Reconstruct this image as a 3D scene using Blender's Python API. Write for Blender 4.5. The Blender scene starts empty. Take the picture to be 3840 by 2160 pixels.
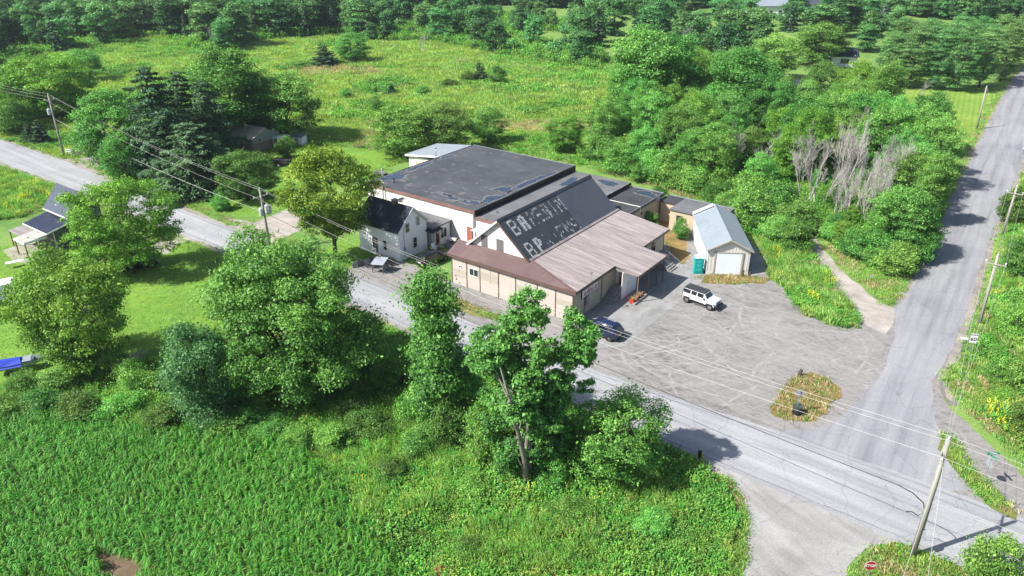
import bpy, bmesh, math, random
import numpy as np
from mathutils import Vector, Matrix
from mathutils.geometry import tessellate_polygon
R = math.radians
sc = bpy.context.scene
C = sc.collection
# ------------------------------------------------------------------ camera
cd = bpy.data.cameras.new('camera'); cam = bpy.data.objects.new('camera', cd); C.objects.link(cam)
cd.sensor_width = 36.0; cd.lens = 36.0 * 2850 / 3840; cd.clip_start = 0.5; cd.clip_end = 6000
cam.location = (0, 0, 40.4); cam.rotation_euler = (R(90 - 26.16), 0, 0)
sc.camera = cam
# ------------------------------------------------------------------ sky, sun, exposure
SUN_EL, SUN_TRAVEL = 46.0, 20.0
w = bpy.data.worlds.new('World'); sc.world = w; w.use_nodes = True
nt = w.node_tree; bg = nt.nodes['Background']
sky = nt.nodes.new('ShaderNodeTexSky'); sky.sky_type = 'NISHITA'; sky.sun_disc = False
sky.sun_elevation = R(SUN_EL); sky.sun_rotation = R(250); sky.air_density = 1.0; sky.dust_density = 1.5; sky.ozone_density = 1.0
nt.links.new(sky.outputs[0], bg.inputs[0]); bg.inputs[1].default_value = 0.09
sl = bpy.data.lights.new('sun', 'SUN'); sl.energy = 5.0; sl.angle = R(0.53); sl.color = (1.0, 0.97, 0.92)
so = bpy.data.objects.new('sun', sl); C.objects.link(so)
_t = Vector((math.cos(R(SUN_EL)) * math.cos(R(SUN_TRAVEL)), math.cos(R(SUN_EL)) * math.sin(R(SUN_TRAVEL)), -math.sin(R(SUN_EL))))
so.rotation_euler = _t.to_track_quat('-Z', 'Y').to_euler(); so.location = (-60, -20, 80)
sc.view_settings.view_transform = 'Standard'; sc.view_settings.look = 'None'
sc.view_settings.exposure = 1.06; sc.view_settings.gamma = 1.0
try:
    sc.view_settings.use_curve_mapping = False
    sc.cycles.max_bounces = 6; sc.cycles.diffuse_bounces = 2; sc.cycles.transmission_bounces = 4; sc.cycles.transparent_max_bounces = 6
    sc.cycles.volume_bounces = 0
except Exception:
    pass
# ------------------------------------------------------------------ helpers
def S(r, g, b):
    f = lambda c: (c / 255 / 12.92) if c / 255 <= 0.04045 else ((c / 255 + 0.055) / 1.055) ** 2.4
    return (f(r), f(g), f(b))
MATS = {}; KA = 0.72
def nodes_of(m):
    m.use_nodes = True
    return m.node_tree, m.node_tree.nodes['Principled BSDF'], m.node_tree.nodes['Material Output']
def N(nt, t, **kw):
    n = nt.nodes.new(t)
    for k, v in kw.items(): setattr(n, k, v)
    return n
def noise(nt, vec, scale, detail=4, rough=0.6, dist=0.0):
    n = N(nt, 'ShaderNodeTexNoise'); n.inputs['Scale'].default_value = scale; n.inputs['Detail'].default_value = detail
    n.inputs['Roughness'].default_value = rough; n.inputs['Distortion'].default_value = dist
    if vec is not None: nt.links.new(vec, n.inputs['Vector'])
    return n.outputs['Fac']
def ramp(nt, fac, stops):
    r = N(nt, 'ShaderNodeValToRGB'); e = r.color_ramp.elements
    while len(e) > 1: e.remove(e[0])
    e[0].position = stops[0][0]; e[0].color = (*stops[0][1], 1) if len(stops[0][1]) == 3 else stops[0][1]
    for p, c in stops[1:]:
        q = e.new(p); q.color = (*c, 1)
    nt.links.new(fac, r.inputs[0]); return r.outputs[0]
def mixc(nt, fac, a, b, mode='MIX'):
    m = N(nt, 'ShaderNodeMix', data_type='RGBA', blend_type=mode)
    if isinstance(fac, (int, float)): m.inputs[0].default_value = fac
    else: nt.links.new(fac, m.inputs[0])
    for i, v in ((6, a), (7, b)):
        if isinstance(v, tuple): m.inputs[i].default_value = (*v, 1)
        else: nt.links.new(v, m.inputs[i])
    return m.outputs[2]
def objvec(nt, world=False, rot=0.0, scale=(1, 1, 1)):
    if world: o = N(nt, 'ShaderNodeNewGeometry').outputs['Position']
    else: o = N(nt, 'ShaderNodeTexCoord').outputs['Object']
    mr = N(nt, 'ShaderNodeMapping'); mr.inputs['Rotation'].default_value = (0, 0, rot); nt.links.new(o, mr.inputs[0])
    mp = N(nt, 'ShaderNodeMapping'); mp.inputs['Scale'].default_value = scale
    nt.links.new(mr.outputs[0], mp.inputs[0]); return mp.outputs[0]
def bump(nt, bsdf, h, strength=0.3, dist=0.05):
    b = N(nt, 'ShaderNodeBump'); b.inputs['Strength'].default_value = strength; b.inputs['Distance'].default_value = dist
    nt.links.new(h, b.inputs['Height']); nt.links.new(b.outputs[0], bsdf.inputs['Normal'])
def paint(name, col, rough=0.6, var=0.12, scale=1.5, metal=0.0, spec=0.4, bmp=0.1, dirt=None, dirt_amt=0.3, dirt_scale=0.6, stretch=(1, 1, 1)):
    """flat colour with wear: broad noise, fine grain, optional dirt blotches"""
    if name in MATS: return MATS[name]
    col = tuple(c * KA for c in col); dirt = tuple(c * KA for c in dirt) if dirt else None
    m = bpy.data.materials.new(name); nt, b, o = nodes_of(m)
    v = objvec(nt, scale=stretch)
    n1 = noise(nt, v, scale, 5, 0.65)
    lo = tuple(c * (1 - var) for c in col); hi = tuple(min(1, c * (1 + var)) for c in col)
    c = ramp(nt, n1, [(0.3, lo), (0.7, hi)])
    if dirt:
        n2 = noise(nt, v, dirt_scale, 6, 0.7, 0.3)
        f = ramp(nt, n2, [(0.5, (0, 0, 0)), (0.72, (dirt_amt,) * 3)])
        c = mixc(nt, f, c, dirt)
    n3 = noise(nt, v, 45, 2, 0.5)
    c = mixc(nt, 0.25, c, ramp(nt, n3, [(0.3, (0.25,) * 3), (0.7, (0.75,) * 3)]), 'OVERLAY')
    nt.links.new(c, b.inputs['Base Color'])
    b.inputs['Roughness'].default_value = rough; b.inputs['Metallic'].default_value = metal
    b.inputs['Specular IOR Level'].default_value = spec
    if bmp: bump(nt, b, n3, bmp, 0.01)
    MATS[name] = m; return m
def glassy(name, col=(0.012, 0.016, 0.02), rough=0.06):
    if name in MATS: return MATS[name]
    m = bpy.data.materials.new(name); nt, b, o = nodes_of(m)
    v = objvec(nt); n1 = noise(nt, v, 0.9, 3)
    nt.links.new(ramp(nt, n1, [(0.35, col), (0.7, tuple(c * 2.5 for c in col))]), b.inputs['Base Color'])
    b.inputs['Roughness'].default_value = rough; b.inputs['Specular IOR Level'].default_value = 0.7
    MATS[name] = m; return m
def me_obj(name, verts, faces, mat, parent=None, smooth=False):
    me = bpy.data.meshes.new(name); me.from_pydata([tuple(v) for v in verts], [], faces); me.update()
    if mat: me.materials.append(mat)
    if smooth: me.polygons.foreach_set('use_smooth', [True] * len(me.polygons))
    o = bpy.data.objects.new(name, me); C.objects.link(o)
    if parent: o.parent = parent
    return o
class MB:
    def __init__(s): s.v = []; s.f = []
    def face(s, *pts):
        n = len(s.v); s.v += [tuple(p) for p in pts]; s.f.append(tuple(range(n, n + len(pts)))); return s
    def box(s, x0, x1, y0, y1, z0, z1):
        n = len(s.v)
        s.v += [(x0, y0, z0), (x1, y0, z0), (x1, y1, z0), (x0, y1, z0), (x0, y0, z1), (x1, y0, z1), (x1, y1, z1), (x0, y1, z1)]
        s.f += [tuple(n + i for i in q) for q in ((0, 3, 2, 1), (4, 5, 6, 7), (0, 1, 5, 4), (1, 2, 6, 5), (2, 3, 7, 6), (3, 0, 4, 7))]; return s
    def obox(s, c, sx, sy, sz, rz=0.0, rx=0.0, ry=0.0):
        M = Matrix.Translation(c) @ Matrix.Rotation(rz, 4, 'Z') @ Matrix.Rotation(ry, 4, 'Y') @ Matrix.Rotation(rx, 4, 'X')
        n = len(s.v); t = MB().box(-sx / 2, sx / 2, -sy / 2, sy / 2, -sz / 2, sz / 2)
        s.v += [tuple(M @ Vector(p)) for p in t.v]; s.f += [tuple(n + i for i in q) for q in t.f]; return s
    def prism(s, poly, d):
        """extrude a closed 3-D polygon by vector d"""
        n = len(s.v); k = len(poly); d = Vector(d)
        s.v += [tuple(p) for p in poly] + [tuple(Vector(p) + d) for p in poly]
        s.f.append(tuple(range(n, n + k))[::-1]); s.f.append(tuple(range(n + k, n + 2 * k)))
        for i in range(k): j = (i + 1) % k; s.f.append((n + i, n + j, n + k + j, n + k + i))
        return s
    def tube(s, pts, radii, n=8, cap=True):
        base = len(s.v); pts = [Vector(p) for p in pts]
        if not hasattr(radii, '__len__'): radii = [radii] * len(pts)
        for i, p in enumerate(pts):
            a = pts[max(0, i - 1)]; b = pts[min(len(pts) - 1, i + 1)]; t = (b - a)
            t = t.normalized() if t.length > 1e-6 else Vector((0, 0, 1))
            u = t.cross(Vector((0, 0, 1)) if abs(t.z) < 0.9 else Vector((1, 0, 0))).normalized(); v = t.cross(u)
            for j in range(n):
                q = 2 * math.pi * j / n
                s.v.append(tuple(p + (u * math.cos(q) + v * math.sin(q)) * radii[i]))
        for i in range(len(pts) - 1):
            for j in range(n):
                k = (j + 1) % n; s.f.append((base + i * n + j, base + i * n + k, base + (i + 1) * n + k, base + (i + 1) * n + j))
        if cap:
            s.f.append(tuple(base + j for j in range(n))[::-1]); e = base + (len(pts) - 1) * n; s.f.append(tuple(e + j for j in range(n)))
        return s
    def build(s, name, mat, parent=None, smooth=False, bevel=0.0):
        o = me_obj(name, s.v, s.f, mat, parent, smooth)
        bm = bmesh.new(); bm.from_mesh(o.data); bmesh.ops.recalc_face_normals(bm, faces=bm.faces)
        if bevel:
            bmesh.ops.bevel(bm, geom=[e for e in bm.edges if len(e.link_faces) == 2], offset=bevel, segments=2, affect='EDGES', clamp_overlap=True)
        bm.to_mesh(o.data); bm.free()
        return o
def tag(o, label=None, cat=None, group=None, kind=None):
    if label: o['label'] = label
    if cat: o['category'] = cat
    if group: o['group'] = group
    if kind: o['kind'] = kind
    return o
def empty(name, loc=(0, 0, 0), rz=0.0, label=None, cat=None, group=None):
    o = bpy.data.objects.new(name, None); C.objects.link(o); o.location = loc; o.rotation_euler = (0, 0, rz); o.empty_display_size = 0.3
    return tag(o, label, cat, group)
def copy_tree(o, parent=None):
    c = o.copy(); C.objects.link(c); c.parent = parent
    for ch in list(o.children): copy_tree(ch, c)
    return c
def inside(poly, P):
    P = np.asarray(P); x, y = P[:, 0], P[:, 1]; r = np.zeros(len(P), bool); n = len(poly)
    for i in range(n):
        x1, y1 = poly[i][:2]; x2, y2 = poly[(i + 1) % n][:2]
        c = ((y1 > y) != (y2 > y)) & (x < (x2 - x1) * (y - y1) / ((y2 - y1) or 1e-9) + x1); r ^= c
    return r
def vnoise(P, scale, seed=0):
    """smooth 2-D value noise, 0..1"""
    P = np.asarray(P)[:, :2] / scale + seed * 17.31; i = np.floor(P).astype(int); f = P - i; f = f * f * (3 - 2 * f)
    h = lambda a, b: (np.sin(a * 127.1 + b * 311.7 + seed * 74.7) * 43758.5453) % 1.0
    a = h(i[:, 0], i[:, 1]); b = h(i[:, 0] + 1, i[:, 1]); c = h(i[:, 0], i[:, 1] + 1); d = h(i[:, 0] + 1, i[:, 1] + 1)
    return (a * (1 - f[:, 0]) + b * f[:, 0]) * (1 - f[:, 1]) + (c * (1 - f[:, 0]) + d * f[:, 0]) * f[:, 1]
def ragged(poly, step=0.7, jit=0.2, seed=1):
    out = []; n = len(poly)
    for i in range(n):
        a = np.array(poly[i][:2]); b = np.array(poly[(i + 1) % n][:2]); L = np.linalg.norm(b - a); k = max(1, int(L / step))
        for j in range(k): out.append(a + (b - a) * j / k)
    P = np.array(out)
    d = np.stack([vnoise(P, 3.0, seed), vnoise(P, 3.0, seed + 5)], 1) - 0.5
    e = np.stack([vnoise(P, 0.9, seed + 2), vnoise(P, 0.9, seed + 7)], 1) - 0.5
    return P + d * jit * 2.2 + e * jit * 1.4
def sheet(name, poly, z, mat, jit=0.2, step=0.7, seed=1, kind='structure'):
    P = ragged(poly, step, jit, seed); vs = [(float(p[0]), float(p[1]), z) for p in P]
    fs = tessellate_polygon([[Vector(v) for v in vs]])
    bm = bmesh.new(); bv = [bm.verts.new(v) for v in vs]
    for f in fs:
        try: bm.faces.new([bv[i] for i in f])
        except ValueError: pass
    for f in bm.faces:
        f.normal_update()
        if f.normal.z < 0: f.normal_flip()
    me = bpy.data.meshes.new(name); bm.to_mesh(me); bm.free(); me.materials.append(mat)
    o = bpy.data.objects.new(name, me); C.objects.link(o)
    if kind: o['kind'] = kind
    return o
def text_obj(name, s, size, mat, parent, M, shear=0.0, depth=0.006, sx=1.0, bold=0.0):
    cu = bpy.data.curves.new(name, 'FONT'); cu.body = s; cu.size = size; cu.align_x = 'CENTER'; cu.align_y = 'CENTER'
    cu.extrude = depth; cu.shear = shear; cu.resolution_u = 3; cu.offset = bold
    t = bpy.data.objects.new(name, cu); C.objects.link(t); bpy.context.view_layer.update()
    me = bpy.data.meshes.new_from_object(t); C.objects.unlink(t); bpy.data.objects.remove(t)
    me.transform(M @ Matrix.Diagonal((sx, 1, 1, 1))); me.materials.clear(); me.materials.append(mat)
    o = bpy.data.objects.new(name, me); C.objects.link(o); o.parent = parent
    return o
# ------------------------------------------------------------------ ground materials
def grass_mat(name, cols, scale=0.08, bmp=0.6, stripe=None):
    m = bpy.data.materials.new(name); nt, b, o = nodes_of(m); v = objvec(nt, True)
    n1 = noise(nt, v, scale, 6, 0.65, 0.4); n2 = noise(nt, v, scale * 9, 5, 0.7); n3 = noise(nt, v, 6.0, 4, 0.75)
    c = ramp(nt, n1, [(0.28, cols[0]), (0.45, cols[1]), (0.6, cols[2]), (0.75, cols[3])])
    c = mixc(nt, ramp(nt, n2, [(0.45, (0, 0, 0)), (0.68, (0.55,) * 3)]), c, cols[4])
    c = mixc(nt, 0.55, c, ramp(nt, n3, [(0.3, (0.12,) * 3), (0.7, (0.85,) * 3)]), 'OVERLAY')
    if stripe is not None:
        wv = N(nt, 'ShaderNodeTexWave'); wv.inputs['Scale'].default_value = 0.28; wv.inputs['Distortion'].default_value = 1.5; wv.inputs['Detail'].default_value = 3
        nt.links.new(objvec(nt, True, stripe), wv.inputs['Vector'])
        c = mixc(nt, 0.10, c, wv.outputs['Color'], 'OVERLAY')
    nt.links.new(c, b.inputs['Base Color']); b.inputs['Roughness'].default_value = 0.95; b.inputs['Specular IOR Level'].default_value = 0.1
    bump(nt, b, n3, bmp, 0.12); MATS[name] = m; return m
def asphalt_mat(name, base, light, dark, ang, tracks=0.5, rough=0.92, patch=0.15, sc_along=0.05, fine=0.35, swirl=0.0):
    base, light, dark = [tuple(c * KA for c in q) for q in (base, light, dark)]
    m = bpy.data.materials.new(name); nt, b, o = nodes_of(m)
    vs = objvec(nt, True, -ang, (sc_along, 1, 1)); v = objvec(nt, True)
    n1 = noise(nt, vs, 0.9, 5, 0.6, 0.25); n2 = noise(nt, v, patch, 5, 0.6, 0.6); n3 = noise(nt, v, 9.0, 4, 0.8)
    n4 = noise(nt, v, 60.0, 2, 0.6)
    c = ramp(nt, n1, [(0.3, dark), (0.48, base), (0.7, light)])
    c = mixc(nt, tracks, ramp(nt, n2, [(0.35, dark), (0.5, base), (0.66, light)]), c)
    c = mixc(nt, fine, c, ramp(nt, n3, [(0.3, (0.2,) * 3), (0.72, (0.8,) * 3)]), 'OVERLAY')
    c = mixc(nt, 0.3, c, ramp(nt, n4, [(0.25, (0.2,) * 3), (0.75, (0.8,) * 3)]), 'OVERLAY')
    if swirl:   # scuffed arcs where wheels turn
        for k, (a_, s_) in enumerate(((ang, 0.16), (ang + R(50), 0.2), (ang - R(35), 0.13))):
            n5 = noise(nt, objvec(nt, True, -a_, (0.22, 1.3, 1)), s_ * 3.2, 6, 0.72, 1.1 + 0.3 * k)
            rd_ = N(nt, 'ShaderNodeMath', operation='SUBTRACT'); rd_.inputs[1].default_value = 0.5; nt.links.new(n5, rd_.inputs[0])
            ab_ = N(nt, 'ShaderNodeMath', operation='ABSOLUTE'); nt.links.new(rd_.outputs[0], ab_.inputs[0])
            c = mixc(nt, ramp(nt, ab_.outputs[0], [(0.0, (swirl,) * 3), (0.045, (swirl * 0.25,) * 3), (0.09, (0, 0, 0))]), c, tuple(min(1, x * 1.25) for x in light))
    # hairline cracks
    vo = N(nt, 'ShaderNodeTexVoronoi', feature='DISTANCE_TO_EDGE'); vo.inputs['Scale'].default_value = 0.22
    wob = N(nt, 'ShaderNodeVectorMath', operation='ADD'); nz = N(nt, 'ShaderNodeTexNoise'); nz.inputs['Scale'].default_value = 0.8
    nt.links.new(v, nz.inputs['Vector']); nt.links.new(v, wob.inputs[0]); nt.links.new(nz.outputs['Color'], wob.inputs[1]); nt.links.new(wob.outputs[0], vo.inputs['Vector'])
    k = ramp(nt, vo.outputs['Distance'], [(0.004, (0.22,) * 3), (0.012, (0, 0, 0))])
    c = mixc(nt, k, c, tuple(x * 0.35 for x in dark))
    nt.links.new(c, b.inputs['Base Color']); b.inputs['Roughness'].default_value = rough; b.inputs['Specular IOR Level'].default_value = 0.25
    bump(nt, b, n3, 0.25, 0.02); MATS[name] = m; return m
M_ground = grass_mat('meadow_ground', [(0.055, 0.117, 0.028), (0.101, 0.195, 0.044), (0.156, 0.250, 0.060), (0.276, 0.266, 0.108), (0.202, 0.258, 0.072)], 0.05)
M_lawn = grass_mat('mown_lawn', [(0.072, 0.159, 0.024), (0.104, 0.212, 0.029), (0.136, 0.250, 0.035), (0.208, 0.258, 0.056), (0.160, 0.250, 0.045)], 0.10, 0.35)
M_lawn_str = grass_mat('striped_lawn', [(0.088, 0.159, 0.024), (0.120, 0.212, 0.032), (0.168, 0.258, 0.048), (0.256, 0.266, 0.080), (0.192, 0.250, 0.056)], 0.10, 0.35, stripe=R(30))
M_verge = grass_mat('dry_verge', [(0.061, 0.101, 0.019), (0.101, 0.142, 0.029), (0.182, 0.173, 0.058), (0.254, 0.203, 0.088), (0.091, 0.142, 0.029)], 0.35, 0.6)
M_island = grass_mat('dry_island', [(0.075, 0.099, 0.018), (0.170, 0.125, 0.047), (0.255, 0.165, 0.074), (0.288, 0.187, 0.093), (0.139, 0.125, 0.037)], 0.5, 0.6)
M_soil = paint('bare_soil', (0.16, 0.115, 0.075), 0.95, 0.3, 0.8, spec=0.1, bmp=0.5)
M_road = asphalt_mat('worn_asphalt', (0.340, 0.343, 0.356), (0.436, 0.436, 0.442), (0.238, 0.240, 0.255), R(-37.5), 0.75)
M_road2 = asphalt_mat('worn_asphalt_side', (0.282, 0.284, 0.301), (0.362, 0.360, 0.364), (0.192, 0.194, 0.206), R(56), 0.78)
M_lot = asphalt_mat('gravel_lot', (0.169, 0.163, 0.158), (0.277, 0.260, 0.247), (0.114, 0.110, 0.110), R(-28), 0.45, patch=0.11, sc_along=0.22, fine=0.6, swirl=0.5)
M_dirt = asphalt_mat('pale_gravel', (0.392, 0.350, 0.309), (0.539, 0.488, 0.434), (0.258, 0.231, 0.204), R(-37), 0.5, patch=0.3, sc_along=0.2, fine=0.5)
M_apron = asphalt_mat('apron_gravel', (0.330, 0.322, 0.308), (0.427, 0.423, 0.407), (0.229, 0.217, 0.203), R(-60), 0.5, patch=0.22, sc_along=0.25, fine=0.45)
M_shoulder = asphalt_mat('gravel_shoulder', (0.308, 0.275, 0.242), (0.396, 0.363, 0.319), (0.187, 0.171, 0.149), R(-37), 0.5, patch=0.3, sc_along=0.3, fine=0.6)
M_slab = asphalt_mat('apron_slab', (0.286, 0.286, 0.279), (0.363, 0.358, 0.348), (0.209, 0.207, 0.205), R(53), 0.4, patch=0.35, sc_along=0.5)
# ------------------------------------------------------------------ ground, roads, lots, lawns
g = me_obj('ground', [(-2500, -1500, 0), (2500, -1500, 0), (2500, 4000, 0), (-2500, 4000, 0)], [(0, 1, 2, 3)], M_ground); g['kind'] = 'structure'
ROAD_FAR = [(-140, 176), (-102.3, 149.4), (-81.9, 134.9), (-52.9, 111.4), (-34.4, 97), (-17.5, 84.4), (-6.6, 75.3), (4, 66.8), (15.8, 58.6), (23.2, 54.0), (34.4, 46.1), (48, 36), (75, 18)]
ROAD_NEAR = [(-131, 161), (-93.1, 134.1), (-74.7, 121.2), (-49.8, 101.9), (-43.2, 97), (-26, 84.2), (-15.1, 75.4), (-3, 65), (14.4, 51.2), (19, 47.6), (27.4, 41.3), (34.8, 35.6), (44, 29), (70, 10)]
MAIN_ROAD = ROAD_FAR + ROAD_NEAR[::-1]
RR_L = [(215, 322), (150.7, 229.4), (131.2, 203.3), (98.5, 156.2), (85.4, 137.4), (69.7, 114.3), (56.7, 95), (48.3, 82.7), (43.8, 76.6), (40.67, 70.21, 0.00), (36.89, 64.29, 0.00), (32.05, 58.45, 0.00), (27.88, 54.67, 0.00), (21.5, 53.5)]
RR_R = [(224, 318), (160, 226), (139, 196), (107, 154), (95.1, 137.4), (80, 116.2), (66.4, 97.9), (56, 82.7), (50.4, 74.7), (44.9, 67), (40.5, 61.8), (37.2, 54), (35.6, 46.5), (30, 46)]
SIDE_ROAD = RR_L + RR_R[::-1]
LOT = [(-21.11, 85.21, 0.00), (-20.30, 88.78, 0.00), (-14.99, 91.05, 0.00), (-7.73, 84.41, 0.00), (-1.80, 81.12, 0.00), (5.12, 77.53, 0.00), (6.33, 75.12, 0.00), (11.91, 84.98, 0.00), (19.69, 99.31, 0.00), (25.10, 103.93, 0.00), (25.91, 92.34, 0.00), (28.96, 86.14, 0.00), (31.77, 86.38, 0.00), (32.53, 82.52, 0.00), (32.69, 79.34, 0.00), (33.08, 75.12, 0.00), (35.26, 72.65, 0.00), (37.32, 72.38, 0.00), (38.81, 74.10, 0.00), (40.20, 71.07, 0.00), (43.99, 76.55, 0.00), (48.74, 82.74, 0.00), (50.44, 74.65, 0.00), (44.99, 66.95, 0.00), (40.70, 61.64, 0.00), (39.89, 58.32, 0.00), (40.11, 54.33, 0.00), (40.84, 47.69, 0.00), (40.56, 42.23, 0.00), (37.53, 42.23, 0.00), (33.27, 43.88, 0.00), (22.36, 51.99, 0.00), (15.15, 55.38, 0.00), (5.87, 62.48, 0.00), (-6.38, 71.94, 0.00), (-16.79, 80.07, 0.00)]
APRON = [(13.79, 53.20, 0.00), (15.07, 51.20, 0.00), (17.18, 47.69, 0.00), (17.82, 45.62, 0.00), (17.63, 43.04, 0.00), (16.45, 39.54, 0.00), (14.89, 35.43, 0.00), (20.81, 35.43, 0.00), (23.25, 38.63, 0.00), (25.07, 40.02, 0.00), (27.43, 40.89, 0.00), (31.13, 39.79, 0.00), (36.12, 37.07, 0.00), (38.89, 41.43, 0.00), (28.42, 46.52, 0.00), (17.66, 53.65, 0.00)]
LANE = [(40.64, 100.06, 0.00), (42.48, 100.81, 0.00), (42.00, 95.31, 0.00), (41.73, 88.29, 0.00), (42.31, 80.07, 0.00), (43.72, 76.36, 0.00), (40.21, 70.90, 0.00), (38.45, 73.55, 0.00), (38.89, 78.53, 0.00), (39.50, 89.15, 0.00)]
lot = sheet('gravel_lot', LOT, 0.012, M_lot, 0.28, 0.7, 3)
apron = sheet('gravel_apron', APRON, 0.016, M_apron, 0.25, 0.6, 4)
lane = sheet('gravel_lane', LANE, 0.020, M_dirt, 0.22, 0.6, 5)
def offset_line(L, d):
    out = []
    for i, p in enumerate(L):
        a = np.array(L[max(0, i - 1)][:2]); b = np.array(L[min(len(L) - 1, i + 1)][:2]); t = (b - a) / np.linalg.norm(b - a)
        out.append(tuple(np.array(p[:2]) + d * np.array([-t[1], t[0]])))
    return out
sheet('road_shoulder', offset_line(ROAD_FAR, 0.8) + offset_line(ROAD_NEAR, -0.8)[::-1], 0.006, M_shoulder, 0.22, 0.8, 6)
sheet('side_road_shoulder', offset_line(RR_L, -0.7) + offset_line(RR_R, 0.8)[::-1], 0.0085, M_shoulder, 0.22, 0.8, 7)
sheet('side_road', SIDE_ROAD, 0.024, M_road2, 0.16, 0.6, 8)
sheet('main_road', MAIN_ROAD, 0.028, M_road, 0.10, 0.8, 9)
SLAB = [(7.23, 74.10, 0.00), (8.16, 67.91, 0.00), (11.81, 68.39, 0.00), (15.39, 73.27, 0.00), (19.29, 78.23, 0.00), (24.14, 85.33, 0.00), (22.80, 88.78, 0.00), (20.69, 89.78, 0.00), (12.69, 79.55, 0.00)]
sheet('concrete_apron', SLAB, 0.030, M_slab, 0.05, 0.8, 10)
sheet('garage_pad', [(32.71, 97.85, 0.00), (34.43, 99.02, 0.00), (33.81, 92.34, 0.00), (32.54, 86.14, 0.00), (29.82, 85.68, 0.00)], 0.022, M_slab, 0.05, 0.8, 11)
PULLOFF = [(-42.97, 105.88, 0.00), (-37.65, 103.93, 0.00), (-34.36, 110.14, 0.00), (-31.31, 108.92, 0.00), (-28.36, 103.93, 0.00), (-30.85, 100.06, 0.00), (-32.56, 96.14, 0.00), (-37.37, 99.31, 0.00)]
sheet('gravel_pulloff', PULLOFF, 0.014, M_dirt, 0.25, 0.6, 12)
DRIVE_L = [(-48.35, 92.34, 0.00), (-49.07, 97.85, 0.00), (-49.47, 102.98, 0.00), (-45.76, 99.31, 0.00), (-42.90, 96.85, 0.00), (-45.63, 96.14, 0.00), (-45.72, 92.34, 0.00)]
sheet('dirt_driveway', DRIVE_L, 0.015, M_dirt, 0.2, 0.6, 13)
DRIVE_T = [(-83.07, 135.65, 0.00), (-79.94, 136.66, 0.00), (-76.89, 139.79, 0.00), (-71.08, 138.21, 0.00), (-70.08, 131.24, 0.00), (-73.20, 127.52, 0.00), (-77.48, 128.43, 0.00)]
sheet('gravel_driveway', DRIVE_T, 0.018, M_shoulder, 0.15, 0.6, 14)
DRIVE_R = [(80.72, 143.60, 0.00), (84.65, 143.04, 0.00), (89.93, 143.60, 0.00), (83.82, 135.14, 0.00), (81.60, 137.17, 0.00), (78.32, 138.73, 0.00)]
sheet('paved_driveway', DRIVE_R, 0.010, M_shoulder, 0.15, 0.6, 15)
LAWN_A = [(-74.16, 92.34, 0.00), (-69.46, 95.03, 0.00), (-60.12, 95.72, 0.00), (-50.46, 92.34, 0.00), (-48.35, 92.34, 0.00), (-46.92, 95.31, 0.00), (-43.33, 97.28, 0.00), (-39.50, 95.72, 0.00), (-33.35, 89.78, 0.00), (-26.40, 66.95, 0.00), (-31.82, 66.17, 0.00), (-38.19, 62.48, 0.00), (-44.58, 60.08, 0.00), (-52.85, 58.45, 0.00)]
LAWN_B = [(-54.04, 114.32, 0.00), (-40.61, 105.88, 0.00), (-38.40, 106.37, 0.00), (-33.79, 110.31, 0.00), (-34.06, 120.20, 0.00), (-28.14, 120.20, 0.00), (-24.62, 126.62, 0.00), (-20.53, 137.43, 0.00), (-27.33, 142.77, 0.00), (-37.90, 145.57, 0.00), (-44.15, 137.43, 0.00), (-49.30, 124.42, 0.00)]
LAWN_C = [(93.38, 198.25, 0.00), (109.76, 198.25, 0.00), (127.53, 199.75, 0.00), (95.07, 151.48, 0.00), (88.39, 143.60, 0.00), (84.08, 144.16, 0.00), (82.27, 149.97, 0.00), (84.92, 170.16, 0.00)]
LAWN_D = [(79.71, 135.65, 0.00), (83.41, 134.64, 0.00), (69.54, 114.32, 0.00), (56.47, 95.03, 0.00), (48.02, 82.74, 0.00), (43.80, 77.33, 0.00), (42.86, 80.80, 0.00), (42.89, 86.14, 0.00), (50.14, 92.34, 0.00), (63.85, 110.67, 0.00)]
YARD = [(-23.65, 97.85, 0.00), (-18.12, 97.85, 0.00), (-12.01, 92.34, 0.00), (-14.91, 90.41, 0.00), (-19.79, 88.78, 0.00), (-21.79, 86.14, 0.00), (-25.70, 92.34, 0.00)]
sheet('lawn', LAWN_A, 0.004, M_lawn, 0.2, 0.8, 21); sheet('back_lawn', LAWN_B, 0.0045, M_lawn, 0.3, 0.8, 22)
sheet('roadside_lawn', LAWN_C, 0.005, M_lawn_str, 0.3, 1.0, 23); sheet('verge_lawn', LAWN_D, 0.0055, M_lawn, 0.3, 0.8, 24)
sheet('house_yard', YARD, 0.003, M_lawn, 0.25, 0.8, 25)
ISLAND = [(23.57, 56.57, 0.00), (23.66, 57.69, 0.00), (25.29, 60.08, 0.00), (26.87, 62.27, 0.00), (28.98, 63.34, 0.00), (30.69, 62.48, 0.00), (30.77, 60.08, 0.00), (28.98, 57.31, 0.00), (26.67, 55.49, 0.00), (24.47, 55.26, 0.00)]
TRI = [(37.54, 53.93, 0.00), (38.12, 52.65, 0.00), (37.45, 49.40, 0.00), (37.82, 46.62, 0.00), (37.86, 43.96, 0.00), (37.21, 43.21, 0.00), (36.24, 44.65, 0.00), (35.73, 47.69, 0.00), (36.02, 51.20, 0.00)]
sheet('grass_island', ISLAND, 0.036, M_island, 0.6, 0.35, 26); sheet('grass_triangle', TRI, 0.0365, M_verge, 0.25, 0.5, 27)
CORNER = [(23.04, 38.10, 0.00), (24.66, 39.72, 0.00), (27.36, 40.74, 0.00), (29.45, 40.36, 0.00), (31.40, 39.24, 0.00), (34.95, 36.90, 0.00), (32.54, 32.99, 0.00), (20.14, 32.99, 0.00)]
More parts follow.
